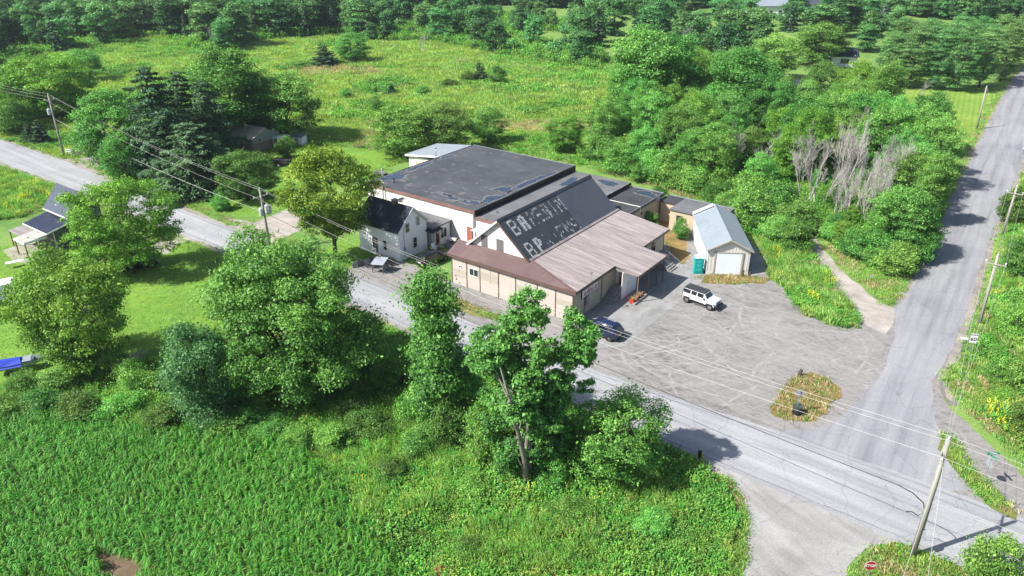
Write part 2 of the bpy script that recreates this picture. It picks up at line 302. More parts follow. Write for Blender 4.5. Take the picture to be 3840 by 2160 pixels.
# scuffed tyre arcs and seams worn into the lot and roads
M_track = paint('tyre_scuff', (0.31, 0.30, 0.287), 0.95, 0.25, 1.5, spec=0.1, bmp=0.2); M_seam = paint('tar_seam', (0.19, 0.19, 0.195), 0.8, 0.3, 2, spec=0.2, bmp=0)
_tv, _tf = [], []; _tr = random.Random(4)
def strip(pts, wd, z, V, F):
    n = len(V)
    for i, p in enumerate(pts):
        a = pts[max(0, i - 1)]; b = pts[min(len(pts) - 1, i + 1)]; t = Vector((b[0] - a[0], b[1] - a[1])); t = t.normalized() if t.length else Vector((1, 0)); k = wd * min(1, 4 * i / len(pts), 4 * (len(pts) - 1 - i) / len(pts)) * _tr.uniform(0.6, 1.2) / 2
        V += [(p[0] - t.y * k, p[1] + t.x * k, z), (p[0] + t.y * k, p[1] - t.x * k, z)]
    for i in range(len(pts) - 1): F.append((n + 2 * i, n + 2 * i + 1, n + 2 * i + 3, n + 2 * i + 2))
for k in range(330):
    cx, cy = _tr.uniform(8, 42), _tr.uniform(50, 84); rr_ = _tr.uniform(5, 22); a0 = _tr.uniform(0, 6.28); da = _tr.uniform(0.25, 1.2); pr_ = []
    for i in range(22):
        a = a0 + da * i / 21; pr_.append((cx + rr_ * math.cos(a), cy + rr_ * 0.8 * math.sin(a)))
    if not all(inside(LOT, np.array(pr_))) or any(inside(ISLAND, np.array(pr_))) or any(inside(SLAB, np.array(pr_))) or any(inside(MAIN_ROAD, np.array(pr_))): continue
    strip(pr_, _tr.uniform(0.10, 0.42), 0.0125 + k * 5e-6, _tv, _tf)
me_obj('tyre_marks', _tv, _tf, M_track)['kind'] = 'structure'
_tv, _tf = [], []
for L_, off in ((ROAD_FAR, -0.55), (ROAD_NEAR, 0.5)):
    q_ = offset_line(L_, off); pts_ = []
    for i in range(len(q_) - 1):
        for j in range(14): pts_.append((q_[i][0] + (q_[i + 1][0] - q_[i][0]) * j / 14 + _tr.gauss(0, .02), q_[i][1] + (q_[i + 1][1] - q_[i][1]) * j / 14 + _tr.gauss(0, .02)))
    strip(pts_, 0.10, 0.0302 + off * 1e-5, _tv, _tf)
for k in range(26):
    L_ = RR_L if k % 2 else RR_R; i = _tr.randrange(1, 9); p = Vector(L_[i][:2]); d_ = Vector((_tr.gauss(0, 1), _tr.gauss(0, 1))).normalized() * 0.35; sgn = 1 if k % 2 else -1; pts_ = []
    p = p + Vector((sgn * _tr.uniform(.3, 3), 0))
    for j in range(10): p = p + d_ + Vector((_tr.gauss(0, .12), _tr.gauss(0, .12))); pts_.append((p.x, p.y))
    if all(inside(SIDE_ROAD, np.array(pts_))): strip(pts_, 0.07, 0.0262 + k * 2e-5, _tv, _tf)
me_obj('road_seams', _tv, _tf, M_seam)['kind'] = 'structure'
bp_ = [(43.2 + 1.1 * math.cos(a * .52) + _tr.gauss(0, .12), 57.6 + 1.5 * math.sin(a * .52) + _tr.gauss(0, .12)) for a in range(12)]
sheet('puddle', [(41.14, 60.55, 0.00), (41.77, 60.75, 0.00), (41.45, 59.42, 0.00), (40.73, 58.32, 0.00), (40.52, 58.83, 0.00)], 0.0265, paint('muddy_water', (0.36, 0.32, 0.25), 0.25, 0.15, 1), 0.15, 0.3); sheet('damp_ground', [(41.09, 61.64, 0.00), (42.23, 61.78, 0.00), (42.00, 59.75, 0.00), (40.81, 57.50, 0.00), (40.18, 57.69, 0.00), (40.28, 59.09, 0.00)], 0.0258, paint('damp_gravel', (0.20, 0.185, 0.165), 0.7, 0.25, 1), 0.2, 0.3)
sheet('grass_corner', CORNER, 0.019, M_verge, 0.25, 0.5, 28)
FRONT = [(-11.94, 82.74, 0.00), (-6.94, 80.07, 0.00), (0.09, 74.65, 0.00), (-0.79, 73.55, 0.00), (-7.19, 77.04, 0.00), (-11.76, 81.12, 0.00)]
sheet('weedy_strip', FRONT, 0.021, M_verge, 0.4, 0.5, 29)
GARFRONT = [(22.00, 84.98, 0.00), (24.48, 86.14, 0.00), (28.83, 85.68, 0.00), (32.33, 84.98, 0.00), (30.94, 83.63, 0.00), (27.18, 83.18, 0.00), (23.66, 83.63, 0.00)]
sheet('yard_dirt', [(19.97, 106.37, 0.00), (23.82, 106.37, 0.00), (23.65, 97.85, 0.00), (23.27, 91.05, 0.00), (21.62, 88.78, 0.00), (21.17, 92.34, 0.00), (20.25, 99.31, 0.00)], 0.0165, M_island, 0.3, 0.5, 32)
sheet('weedy_edge', GARFRONT, 0.0255, M_island, 0.35, 0.5, 30)

LEAF_GAIN = 2.35
# ------------------------------------------------------------------ foliage
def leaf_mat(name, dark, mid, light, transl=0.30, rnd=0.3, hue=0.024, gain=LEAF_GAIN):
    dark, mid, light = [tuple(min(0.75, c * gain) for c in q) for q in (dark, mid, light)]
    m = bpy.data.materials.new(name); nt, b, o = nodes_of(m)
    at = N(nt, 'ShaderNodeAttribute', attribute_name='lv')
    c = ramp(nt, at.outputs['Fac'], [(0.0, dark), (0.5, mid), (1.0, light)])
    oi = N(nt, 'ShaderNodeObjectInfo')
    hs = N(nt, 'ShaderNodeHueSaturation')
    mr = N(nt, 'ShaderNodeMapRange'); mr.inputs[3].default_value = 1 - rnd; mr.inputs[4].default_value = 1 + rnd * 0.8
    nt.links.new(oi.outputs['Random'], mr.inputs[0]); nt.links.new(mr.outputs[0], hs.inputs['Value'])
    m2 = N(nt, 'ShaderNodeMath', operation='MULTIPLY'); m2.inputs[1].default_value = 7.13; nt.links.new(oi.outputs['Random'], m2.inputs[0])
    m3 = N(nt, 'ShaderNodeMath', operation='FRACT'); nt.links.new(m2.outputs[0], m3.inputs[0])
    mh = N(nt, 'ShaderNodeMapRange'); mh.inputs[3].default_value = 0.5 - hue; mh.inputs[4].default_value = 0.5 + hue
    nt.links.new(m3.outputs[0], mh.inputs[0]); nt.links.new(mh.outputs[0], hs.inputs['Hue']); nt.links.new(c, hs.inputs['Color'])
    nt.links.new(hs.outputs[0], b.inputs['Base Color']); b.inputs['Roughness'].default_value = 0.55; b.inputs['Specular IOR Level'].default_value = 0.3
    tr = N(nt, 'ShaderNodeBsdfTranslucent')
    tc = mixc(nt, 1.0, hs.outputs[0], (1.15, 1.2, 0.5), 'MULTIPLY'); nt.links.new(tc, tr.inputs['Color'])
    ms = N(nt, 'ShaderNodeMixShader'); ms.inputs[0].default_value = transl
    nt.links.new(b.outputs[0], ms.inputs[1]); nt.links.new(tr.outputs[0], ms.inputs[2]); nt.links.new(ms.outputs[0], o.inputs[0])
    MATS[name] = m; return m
L_maple = leaf_mat('leaf_maple', (0.012, 0.044, 0.008), (0.042, 0.116, 0.018), (0.105, 0.198, 0.045))
L_gold = leaf_mat('leaf_golden', (0.026, 0.056, 0.008), (0.08, 0.128, 0.014), (0.185, 0.205, 0.028), rnd=0.1, hue=0.01)
L_ygreen = leaf_mat('leaf_yellowgreen', (0.02, 0.056, 0.008), (0.062, 0.14, 0.016), (0.125, 0.215, 0.032), rnd=0.12, hue=0.01)
L_poplar = leaf_mat('leaf_poplar', (0.014, 0.05, 0.01), (0.042, 0.118, 0.02), (0.095, 0.195, 0.04), rnd=0.2)
L_bush = leaf_mat('leaf_bush', (0.012, 0.048, 0.009), (0.048, 0.124, 0.02), (0.118, 0.205, 0.044), rnd=0.4)
L_spruce = leaf_mat('needle_spruce', (0.010, 0.028, 0.012), (0.022, 0.052, 0.022), (0.045, 0.085, 0.035), 0.12, 0.25)
L_pine = leaf_mat('needle_pine', (0.016, 0.05, 0.015), (0.045, 0.11, 0.03), (0.105, 0.19, 0.055), 0.2, 0.2)
L_bspruce = leaf_mat('needle_blue', (0.035, 0.06, 0.05), (0.075, 0.11, 0.10), (0.13, 0.17, 0.16), 0.12, 0.1)
L_far = leaf_mat('leaf_far', (0.014, 0.048, 0.016), (0.036, 0.096, 0.028), (0.07, 0.15, 0.044), rnd=0.45)
L_weed = leaf_mat('leaf_weed', (0.02, 0.068, 0.01), (0.058, 0.152, 0.022), (0.115, 0.23, 0.042), 0.4, 0.35, 0.03)
L_weedy = leaf_mat('leaf_weed_yellow', (0.05, 0.088, 0.015), (0.122, 0.188, 0.036), (0.2, 0.262, 0.068), 0.4, 0.3, 0.03)
L_grass = leaf_mat('leaf_grass', (0.052, 0.1, 0.022), (0.112, 0.188, 0.046), (0.2, 0.265, 0.09), 0.35, 0.35, 0.035)
L_dry = leaf_mat('leaf_dry', (0.1, 0.08, 0.04), (0.185, 0.155, 0.085), (0.27, 0.23, 0.13), 0.3, 0.3, 0.015)
L_rod = leaf_mat('flower_rod', (0.18, 0.17, 0.01), (0.33, 0.30, 0.015), (0.45, 0.40, 0.03), 0.3, 0.2, 0.01)
L_corn = leaf_mat('leaf_corn', (0.01, 0.048, 0.006), (0.034, 0.115, 0.013), (0.095, 0.2, 0.034), 0.35, 0.25, 0.02)
L_tassel = leaf_mat('bark_dead_leaf', (0.14, 0.06, 0.03), (0.2, 0.09, 0.045), (0.26, 0.13, 0.07), 0.2, 0.2, 0.01)
M_bark = paint('bark', (0.10, 0.085, 0.068), 0.95, 0.35, 6, spec=0.1, bmp=0.8, stretch=(1, 1, 0.25))
M_barkg = paint('bark_grey', (0.24, 0.215, 0.185), 0.95, 0.3, 6, spec=0.1, bmp=0.6, stretch=(1, 1, 0.3))
M_dead = paint('dead_wood', (0.45, 0.425, 0.39), 0.95, 0.25, 4, spec=0.1, bmp=0.3)
rng = np.random.default_rng(11)
def unit(v): return v / (np.linalg.norm(v, axis=1, keepdims=True) + 1e-9)
def leaves_mesh(name, c, nrm, ln, wd, lv, mat, along=None):
    """c centres, nrm facing, ln/wd half-length/half-width arrays -> one mesh of diamond leaves"""
    n = len(c); a = rng.normal(size=(n, 3)) if along is None else along + 0.15 * rng.normal(size=(n, 3))
    u = unit(np.cross(nrm, a)) if along is None else unit(a - (a * nrm).sum(1, keepdims=True) * nrm)
    v = np.cross(nrm, u); ln = np.asarray(ln).reshape(-1, 1); wd = np.asarray(wd).reshape(-1, 1)
    sag = nrm * ln * 0.25
    V = np.empty((n, 4, 3)); V[:, 0] = c - u * ln - sag; V[:, 1] = c + v * wd; V[:, 2] = c + u * ln - sag; V[:, 3] = c - v * wd
    return quads_mesh(name, V, np.repeat(lv, 4), mat)
def quads_mesh(name, V, lv, mat):
    n = len(V); me = bpy.data.meshes.new(name); me.vertices.add(n * 4); me.vertices.foreach_set('co', V.reshape(-1).astype(np.float32))
    me.loops.add(n * 4); me.loops.foreach_set('vertex_index', np.arange(n * 4, dtype=np.int32))
    me.polygons.add(n); me.polygons.foreach_set('loop_start', np.arange(0, n * 4, 4, dtype=np.int32))
    try: me.polygons.foreach_set('loop_total', np.full(n, 4, dtype=np.int32))
    except Exception: pass
    me.update(calc_edges=True)
    at = me.attributes.new('lv', 'FLOAT', 'POINT'); at.data.foreach_set('value', np.clip(lv, 0, 1).astype(np.float32))
    me.materials.append(mat); return me
def sphere_dirs(n): return unit(rng.normal(size=(n, 3)))
def broadleaf(H, W, n_clump, n_leaf, size, mat, base=0.25, trunks=1, bark=None, lobes=4.0, flat=0.85, fill=0.45, clump=0.15, top=0.5, droop=0.0, name='tree', masses=None):
    """tapered trunk with limbs reaching into leaf clumps spread through an uneven crown"""
    cz = H * (base + (1 - base) * top); rz_up = H - cz; rz_dn = cz - H * base
    d = sphere_dirs(n_clump); r = rng.uniform(fill, 1.0, n_clump) ** 0.6
    ph = rng.uniform(0, 6.28, 4); az = np.arctan2(d[:, 1], d[:, 0])
    lob = 1 + 0.16 * np.sin(az * 2 + ph[0]) + 0.12 * np.sin(az * lobes + ph[1] + 3 * d[:, 2]) + 0.10 * np.sin(d[:, 2] * 5 + ph[2])
    rc = W * clump * np.clip(rng.lognormal(0, 0.4, n_clump), 0.45, 2.2)
    cc = np.empty((n_clump, 3))
    hr = np.maximum(W / 2 - W * clump * 0.7, 0.2)
    cc[:, :2] = d[:, :2] * (r * lob * hr)[:, None]
    cc[:, 2] = cz + np.where(d[:, 2] > 0, d[:, 2] * (rz_up - W * clump * 0.6), d[:, 2] * rz_dn) * r
    if masses is not None:   # explicit limbs of foliage: (x, y, z, r, rz) as fractions of W and H
        ms_ = np.array(masses, float); wt = ms_[:, 3] ** 2 * (ms_[:, 4] * H / W); mi_ = rng.choice(len(ms_), n_clump, p=wt / wt.sum()); q = ms_[mi_]
        rr_ = rng.uniform(0.2, 1, n_clump) ** 0.5 * 0.85
        cc = np.stack([q[:, 0] * W + d[:, 0] * rr_ * q[:, 3] * W, q[:, 1] * W + d[:, 1] * rr_ * q[:, 3] * W, q[:, 2] * H + d[:, 2] * rr_ * q[:, 4] * H], 1)
        rc = q[:, 3] * W * rng.uniform(0.2, 0.38, n_clump)
    pick = rng.choice(n_clump, n_leaf, p=rc ** 2 / (rc ** 2).sum())
    ld = sphere_dirs(n_leaf); ld[:, 2] = np.abs(ld[:, 2]) * 0.8 + ld[:, 2] * 0.2
    lr = rng.uniform(0.15, 1, n_leaf) ** 0.45
    c = cc[pick] + ld * (lr * rc[pick])[:, None] * np.array([1.15, 1.15, flat])
    c += rng.normal(size=c.shape) * size * 0.5
    stray = rng.random(n_leaf) < 0.10; c[stray] += ld[stray] * (rc[pick][stray] * rng.uniform(0.1, 0.9, stray.sum()))[:, None]
    if droop: c[:, 2] -= droop * rng.uniform(0, 1, n_leaf) ** 2 * rc[pick]
    c[:, 2] = np.maximum(c[:, 2], 0.15)
    nr = unit(ld * 0.8 + np.array([-0.12, -0.1, 0.4]) + rng.normal(size=c.shape) * 0.55)
    cl = rng.uniform(-0.2, 0.2, n_clump)
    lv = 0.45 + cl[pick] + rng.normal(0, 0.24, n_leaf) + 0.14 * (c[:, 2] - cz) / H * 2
    s = size * np.clip(rng.lognormal(-0.1, 0.35, n_leaf), 0.4, 2.0)
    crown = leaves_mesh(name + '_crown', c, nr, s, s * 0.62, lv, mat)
    t = MB(); order = np.argsort(-rc)[:min(n_clump, 22)]
    for k in range(trunks):
        off = Vector((rng.normal() * 0.35 * (trunks > 1), rng.normal() * 0.35 * (trunks > 1), 0)); lean = Vector((rng.normal() * W * 0.06 * trunks, rng.normal() * W * 0.06 * trunks, 0))
        r0 = 0.015 * H / math.sqrt(trunks) + 0.05; hh = H * 0.72
        pts = [off * 1 + Vector((0, 0, -0.2)), off + lean * 0.15 + Vector((0, 0, hh * 0.25)), off + lean * 0.5 + Vector((0, 0, hh * 0.6)), off + lean + Vector((0, 0, hh))]
        t.tube(pts, [r0 * 1.35, r0, r0 * 0.65, r0 * 0.2], 7)
        for i in order[k::trunks]:
            e = Vector(cc[i]); z0 = min(max(H * base * 0.7, e.z - 0.45 * math.hypot(e.x, e.y) - 0.5), hh * 0.95); f = max(z0, 0.3) / hh
            st = off + lean * f + Vector((0, 0, max(z0, 0.3))); mid = (st + e) / 2 + Vector((rng.normal(), rng.normal(), rng.normal() + 0.6)) * 0.05 * W
            t.tube([st, mid, e], [r0 * 0.38, r0 * 0.22, r0 * 0.06], 5, False)
    tm = bpy.data.meshes.new(name + '_trunk'); tm.from_pydata(t.v, [], t.f); tm.materials.append(bark or M_bark)
    tm.polygons.foreach_set('use_smooth', [True] * len(tm.polygons))
    return dict(crown=crown, trunk=tm, H=H, W=W)
def conifer(H, W, n_leaf, size, mat, base=0.04, tiers=15, power=0.85, droop=0.25, name='spruce', ragged_=0.28, lw=0.28, plates=False):
    C_, Nn, A_, LV = [], [], [], []; t = MB(); r0 = 0.016 * H + 0.06
    t.tube([(0, 0, -0.2), (0, 0, H * 0.5), (0, 0, H * 0.98)], [r0 * 1.3, r0 * 0.7, r0 * 0.1], 7)
    br = []
    for i in range(tiers):
        f = (i + rng.uniform(-0.3, 0.3)) / tiers; f = min(max(f, 0), 0.985); z = H * (base + (1 - base) * f)
        if plates: rad = W / 2 * (math.sin(math.pi * (0.18 + 0.76 * f)) ** 0.7)
        else: rad = W / 2 * (1 - f) ** power + 0.12
        nb = max(5, int(9 * (1 - f * 0.5)))
        for j in range(nb):
            a = 6.283 * (j + rng.uniform(-0.35, 0.35)) / nb + i * 1.3; rr = rad * rng.uniform(1 - ragged_ * 1.6, 1 + ragged_)
            br.append((z, a, rr, f))
    wts = np.array([b[2] ** 1.3 + 0.05 for b in br]); cnt = np.maximum(4, (wts / wts.sum() * n_leaf).astype(int))
    for (z, a, rr, f), n in zip(br, cnt):
        s = rng.uniform(0.08, 1, n) ** 0.65; side = rng.normal(0, 1, n) * lw * rr * (1.05 - s) * 0.9 + rng.normal(0, 0.06, n)
        dx, dy = math.cos(a), math.sin(a)
        zz = z + (-droop * s ** 1.5 + (0.18 * s ** 3 if not plates else 0.28 * s ** 2)) * rr + rng.normal(0, 0.05, n) * rr * (2.2 if plates else 1) - np.abs(side) * 0.25
        C_.append(np.stack([dx * s * rr - dy * side, dy * s * rr + dx * side, zz], 1))
        nn = np.stack([np.full(n, dx * 0.35), np.full(n, dy * 0.35), np.full(n, 0.9)], 1) + rng.normal(size=(n, 3)) * 0.4; Nn.append(unit(nn))
        sg = np.sign(side) * 0.5; A_.append(np.stack([dx - dy * sg, dy + dx * sg, np.full(n, -0.2 if not plates else 0.35)], 1))
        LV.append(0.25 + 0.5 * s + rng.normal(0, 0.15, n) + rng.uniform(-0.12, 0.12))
        if rr > 0.4: t.tube([(0, 0, z - 0.1), (dx * rr * 0.7, dy * rr * 0.7, z - droop * 0.5 * rr)], [r0 * 0.22, r0 * 0.05], 4, False)
    c = np.concatenate(C_); n = len(c); c[:, 2] = np.maximum(c[:, 2], 0.1); s = size * rng.uniform(0.6, 1.3, n)
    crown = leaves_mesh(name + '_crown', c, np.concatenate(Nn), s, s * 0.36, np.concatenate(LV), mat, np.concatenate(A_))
    tm = bpy.data.meshes.new(name + '_trunk'); tm.from_pydata(t.v, [], t.f); tm.materials.append(M_bark)
    return dict(crown=crown, trunk=tm, H=H, W=W)
def bare_tree(H, W, trunks=2, name='dead'):
    t = MB(); rr = random.Random(int(H * 100 + W * 7)); cap = [0]
    def grow(p, d, L, r, depth):
        cap[0] += 1
        q = p + d * L * 0.5 + Vector((rr.gauss(0, 1), rr.gauss(0, 1), rr.gauss(0, 1))) * L * 0.06; e = q + (d + Vector((rr.gauss(0, .18), rr.gauss(0, .18), 0.08))) * L * 0.5
        t.tube([p, q, e], [r, r * 0.8, r * 0.5], 5 if depth < 2 else 3, False)
        if depth >= 5 or cap[0] > 2600: return
        for k in range((3, 4, 4, 4, 3)[depth]):
            ax = Vector((rr.gauss(0, 1), rr.gauss(0, 1), rr.gauss(0.35, 0.5))).normalized()
            nd = (d * rr.uniform(0.6, 1.0) + ax * rr.uniform(0.4, 0.8) + Vector((0, 0, 0.12))).normalized(); st = p.lerp(e, rr.uniform(0.35, 1.0))
            grow(st, nd, L * rr.uniform(0.5, 0.72), max(r * 0.5, 0.009), depth + 1)
    for k in range(trunks):
        a = 6.28 * k / trunks + rr.uniform(-.5, .5); cap[0] = 0
        grow(Vector((0.3 * math.cos(a) * (trunks > 1), 0.3 * math.sin(a) * (trunks > 1), -0.2)), Vector((W / H * 0.4 * math.cos(a), W / H * 0.4 * math.sin(a), 1)).normalized(), H * 0.40, 0.012 * H + 0.03, 0)
    zz = max(v_[2] for v_ in t.v); xx = max(max(abs(v_[0]), abs(v_[1])) for v_ in t.v)
    me = bpy.data.meshes.new(name + '_branches'); me.from_pydata(t.v, [], t.f); me.materials.append(M_dead)
    return dict(trunk=me, crown=None, H=zz, W=xx * 2)
P = {}
P['maple'] = [broadleaf(10, 9, 190, 36000, 0.095, L_maple, 0.05, top=0.45, clump=0.075, fill=0.5, name='maple%d' % i, lobes=3 + i) for i in range(3)]
P['bigmaple'] = [broadleaf(14, 15, 520, 165000, 0.098, L_maple, 0.02, trunks=3, name='bigmaple', clump=0.052, fill=0.4, top=0.42)]
P['gold'] = [broadleaf(12, 10, 240, 50000, 0.10, L_gold, 0.20, name='golden', clump=0.065, fill=0.55)]
P['ygreen'] = [broadleaf(12, 12, 280, 64000, 0.10, L_ygreen, 0.08, name='ygreen%d' % i, clump=0.062, fill=0.5, top=0.45) for i in range(2)]
P['poplar'] = [broadleaf(15, 7.5, 170, 44000, 0.10, L_poplar, 0.12, trunks=2, bark=M_barkg, name='poplar%d' % i, clump=0.105, fill=0.4, droop=0.7, lobes=5) for i in range(2)]
L_tall = leaf_mat('leaf_tall', (0.012, 0.044, 0.009), (0.040, 0.108, 0.020), (0.090, 0.175, 0.040), rnd=0.06, hue=0.005)
P['tall'] = [broadleaf(15, 9, 560, 84000, 0.092, L_tall, 0.12, trunks=3, bark=M_barkg, name='tallpoplar', droop=0.5, masses=[(0.0, 0.0, 0.62, 0.16, 0.12), (0.30, 0.05, 0.72, 0.13, 0.10), (-0.10, 0.0, 0.80, 0.12, 0.10), (0.05, 0.1, 0.42, 0.18, 0.10), (-0.10, 0.0, 0.18, 0.16, 0.07), (0.15, 0.05, 0.18, 0.16, 0.07), (-0.26, 0.0, 0.70, 0.17, 0.12), (-0.40, 0.1, 0.61, 0.10, 0.08), (-0.16, 0.1, 0.58, 0.13, 0.09), (0.02, 0.05, 0.88, 0.14, 0.12), (0.08, -0.05, 0.74, 0.12, 0.10), (0.36, -0.05, 0.80, 0.14, 0.13), (0.40, 0.1, 0.66, 0.13, 0.10), (0.24, 0.0, 0.62, 0.13, 0.10), (-0.06, -0.1, 0.50, 0.17, 0.10), (0.20, 0.05, 0.48, 0.14, 0.12), (-0.22, 0.05, 0.44, 0.12, 0.07), (0.12, -0.1, 0.36, 0.14, 0.08), (0.42, 0.1, 0.50, 0.09, 0.07), (-0.02, 0.15, 0.28, 0.15, 0.08), (0.26, 0.1, 0.27, 0.12, 0.07), (-0.25, 0.1, 0.27, 0.13, 0.07)])]
P['slim'] = [broadleaf(12, 5, 120, 34000, 0.095, L_poplar, 0.08, trunks=1, bark=M_barkg, name='slim', clump=0.13, fill=0.3, droop=0.6)]
P['willow'] = [broadleaf(9, 6, 130, 36000, 0.08, leaf_mat('leaf_willow', (0.018, 0.055, 0.018), (0.040, 0.10, 0.034), (0.08, 0.16, 0.06), rnd=0.1, hue=0.01), 0.02, trunks=3, name='willow', clump=0.11, droop=0.8)]
P['bush'] = [broadleaf(4, 5, 85, 15000, 0.08, L_bush, 0.0, trunks=3, name='bush%d' % i, clump=0.115, top=0.35, fill=0.5) for i in range(3)]
P['redbush'] = [broadleaf(1.2, 1.8, 30, 3000, 0.06, L_tassel, 0.0, trunks=3, name='redbush', clump=0.17, top=0.35)]
P['spruce'] = [conifer(14, 8, 34000, 0.19, L_spruce, name='spruce%d' % i, tiers=22, droop=0.3, power=0.5, lw=0.42, ragged_=0.4) for i in range(2)]
P['young_spruce'] = [conifer(5, 3.2, 6000, 0.16, L_spruce, name='young_spruce', tiers=13, droop=0.1, power=0.9)]
P['blue_spruce'] = [conifer(7, 3.2, 5000, 0.2, L_bspruce, name='blue_spruce', tiers=14, droop=0.1)]
P['pine'] = [broadleaf(16, 10, 210, 40000, 0.105, L_pine, 0.03, name='pine%d' % i, clump=0.085, fill=0.45, flat=0.42, top=0.5, lobes=5) for i in range(2)]
P['dead'] = [bare_tree(9, 8, 3, 'dead0'), bare_tree(10, 6, 1, 'dead1'), bare_tree(7, 7, 2, 'dead2')]
P['far'] = [broadleaf(11, 7, 60, 7000, 0.20, L_far, 0.05, name='far%d' % i, clump=0.12, lobes=3 + i) for i in range(3)] + [conifer(12, 5, 3200, 0.4, L_spruce, name='farspruce', tiers=14, droop=0.3), broadleaf(13, 5.5, 60, 7000, 0.20, L_far, 0.05, name='farpop', clump=0.15, bark=M_barkg)]
P['farbush'] = [broadleaf(3.5, 5, 26, 2200, 0.22, L_far, 0.0, trunks=2, name='farbush%d' % i, clump=0.2, top=0.35) for i in range(2)]
TREE_N = {}
NAMES = dict(maple='maple_tree', bigmaple='maple_tree', gold='maple_tree', ygreen='leafy_tree', poplar='poplar_tree', slim='poplar_tree', tall='poplar_tree', willow='willow_tree', bush='bush', redbush='bush', spruce='spruce_tree', young_spruce='spruce_tree', blue_spruce='spruce_tree', pine='pine_tree', dead='dead_tree', far='leafy_tree', farbush='bush')
placed = []
def tree(kind, xyhw, label, cat=None, group=None, var=None, rot=None, tint=None):
    x, y, h, wd = xyhw[:4]; i = var if var is not None else TREE_N.get(kind, 0); TREE_N[kind] = TREE_N.get(kind, 0) + 1
    p = P[kind][i % len(P[kind])]; nm = NAMES[kind]
    if kind == 'far' and i % len(P['far']) == 3: nm = 'spruce_tree'
    if cat is None: cat = 'bush' if nm == 'bush' else 'tree'
    r = empty(nm, (x, y, 0), rng.uniform(0, 6.28) if rot is None else rot, label, cat, group)
    r.scale = (wd / p['W'], wd / p['W'], h / p['H'])
    for part in ('trunk', 'crown'):
        if p[part]:
            o = bpy.data.objects.new(part, p[part]); C.objects.link(o); o.parent = r
            if p['crown'] is None: o.name = 'branches'
    placed.append((x, y, wd)); return r
def scatter_pts(poly, step, seed=0, jitter=0.95):
    q = np.array([p[:2] for p in poly]); x0, y0 = q.min(0); x1, y1 = q.max(0); g = np.random.default_rng(seed)
    X, Y = np.meshgrid(np.arange(x0, x1, step), np.arange(y0, y1, step)); Pn = np.stack([X.ravel(), Y.ravel()], 1)
    Pn = Pn + (g.random(Pn.shape) - 0.5) * step * jitter * 1.6
    return Pn[inside(poly, Pn)]
def in_view(Pn, margin=6, zmax=2.0):
    """keep points a camera near the photograph's could see"""
    y = Pn[:, 1]; d = y * math.cos(R(26.16)) + 40.4 * math.sin(R(26.16)); lim = d * 0.674 + margin
    return (np.abs(Pn[:, 0]) < lim) & (y > 27)
def scatter(name, pts, sc_, protos, idx, label, cat, z=0.0, tilt=0.12, seed=0, rotz=None):
    """one uncountable mass: many small plants instanced over points"""
    g = np.random.default_rng(seed); n = len(pts)
    col = bpy.data.collections.new(name + '_kinds')
    for i, m in enumerate(protos):
        o = bpy.data.objects.new('%s_kind_%02d' % (name, i), m); col.objects.link(o)
    me = bpy.data.meshes.new(name); co = np.zeros((n, 3), np.float32); co[:, :2] = pts; co[:, 2] = z
    me.vertices.add(n); me.vertices.foreach_set('co', co.ravel())
    rt = np.stack([g.normal(0, tilt, n), g.normal(0, tilt, n), g.uniform(0, 6.283, n) if rotz is None else rotz], 1).astype(np.float32)
    s3 = np.asarray(sc_, np.float32); s3 = np.repeat(s3[:, None], 3, 1) if s3.ndim == 1 else s3
    a = me.attributes.new('rt', 'FLOAT_VECTOR', 'POINT'); a.data.foreach_set('vector', rt.ravel())
    a = me.attributes.new('s3', 'FLOAT_VECTOR', 'POINT'); a.data.foreach_set('vector', s3.ravel())
    a = me.attributes.new('ix', 'INT', 'POINT'); a.data.foreach_set('value', np.asarray(idx, np.int32))
    o = bpy.data.objects.new(name, me); C.objects.link(o); tag(o, label, cat, kind='stuff')
    t = bpy.data.node_groups.new(name + '_scatter', 'GeometryNodeTree')
    t.interface.new_socket('Geometry', in_out='INPUT', socket_type='NodeSocketGeometry'); t.interface.new_socket('Geometry', in_out='OUTPUT', socket_type='NodeSocketGeometry')
    gi = t.nodes.new('NodeGroupInput'); go = t.nodes.new('NodeGroupOutput'); ip = t.nodes.new('GeometryNodeInstanceOnPoints'); ci = t.nodes.new('GeometryNodeCollectionInfo')
    ci.inputs['Collection'].default_value = col; ci.inputs['Separate Children'].default_value = True; ci.inputs['Reset Children'].default_value = True
    def att(nm, ty):
        q = t.nodes.new('GeometryNodeInputNamedAttribute'); q.data_type = ty; q.inputs['Name'].default_value = nm; return q.outputs['Attribute']
    er = t.nodes.new('FunctionNodeEulerToRotation'); t.links.new(att('rt', 'FLOAT_VECTOR'), er.inputs[0])
    t.links.new(gi.outputs[0], ip.inputs['Points']); t.links.new(ci.outputs[0], ip.inputs['Instance']); ip.inputs['Pick Instance'].default_value = True
    t.links.new(att('ix', 'INT'), ip.inputs['Instance Index']); t.links.new(er.outputs[0], ip.inputs['Rotation']); t.links.new(att('s3', 'FLOAT_VECTOR'), ip.inputs['Scale'])
    t.links.new(ip.outputs[0], go.inputs[0]); md = o.modifiers.new('scatter', 'NODES'); md.node_group = t
    return o
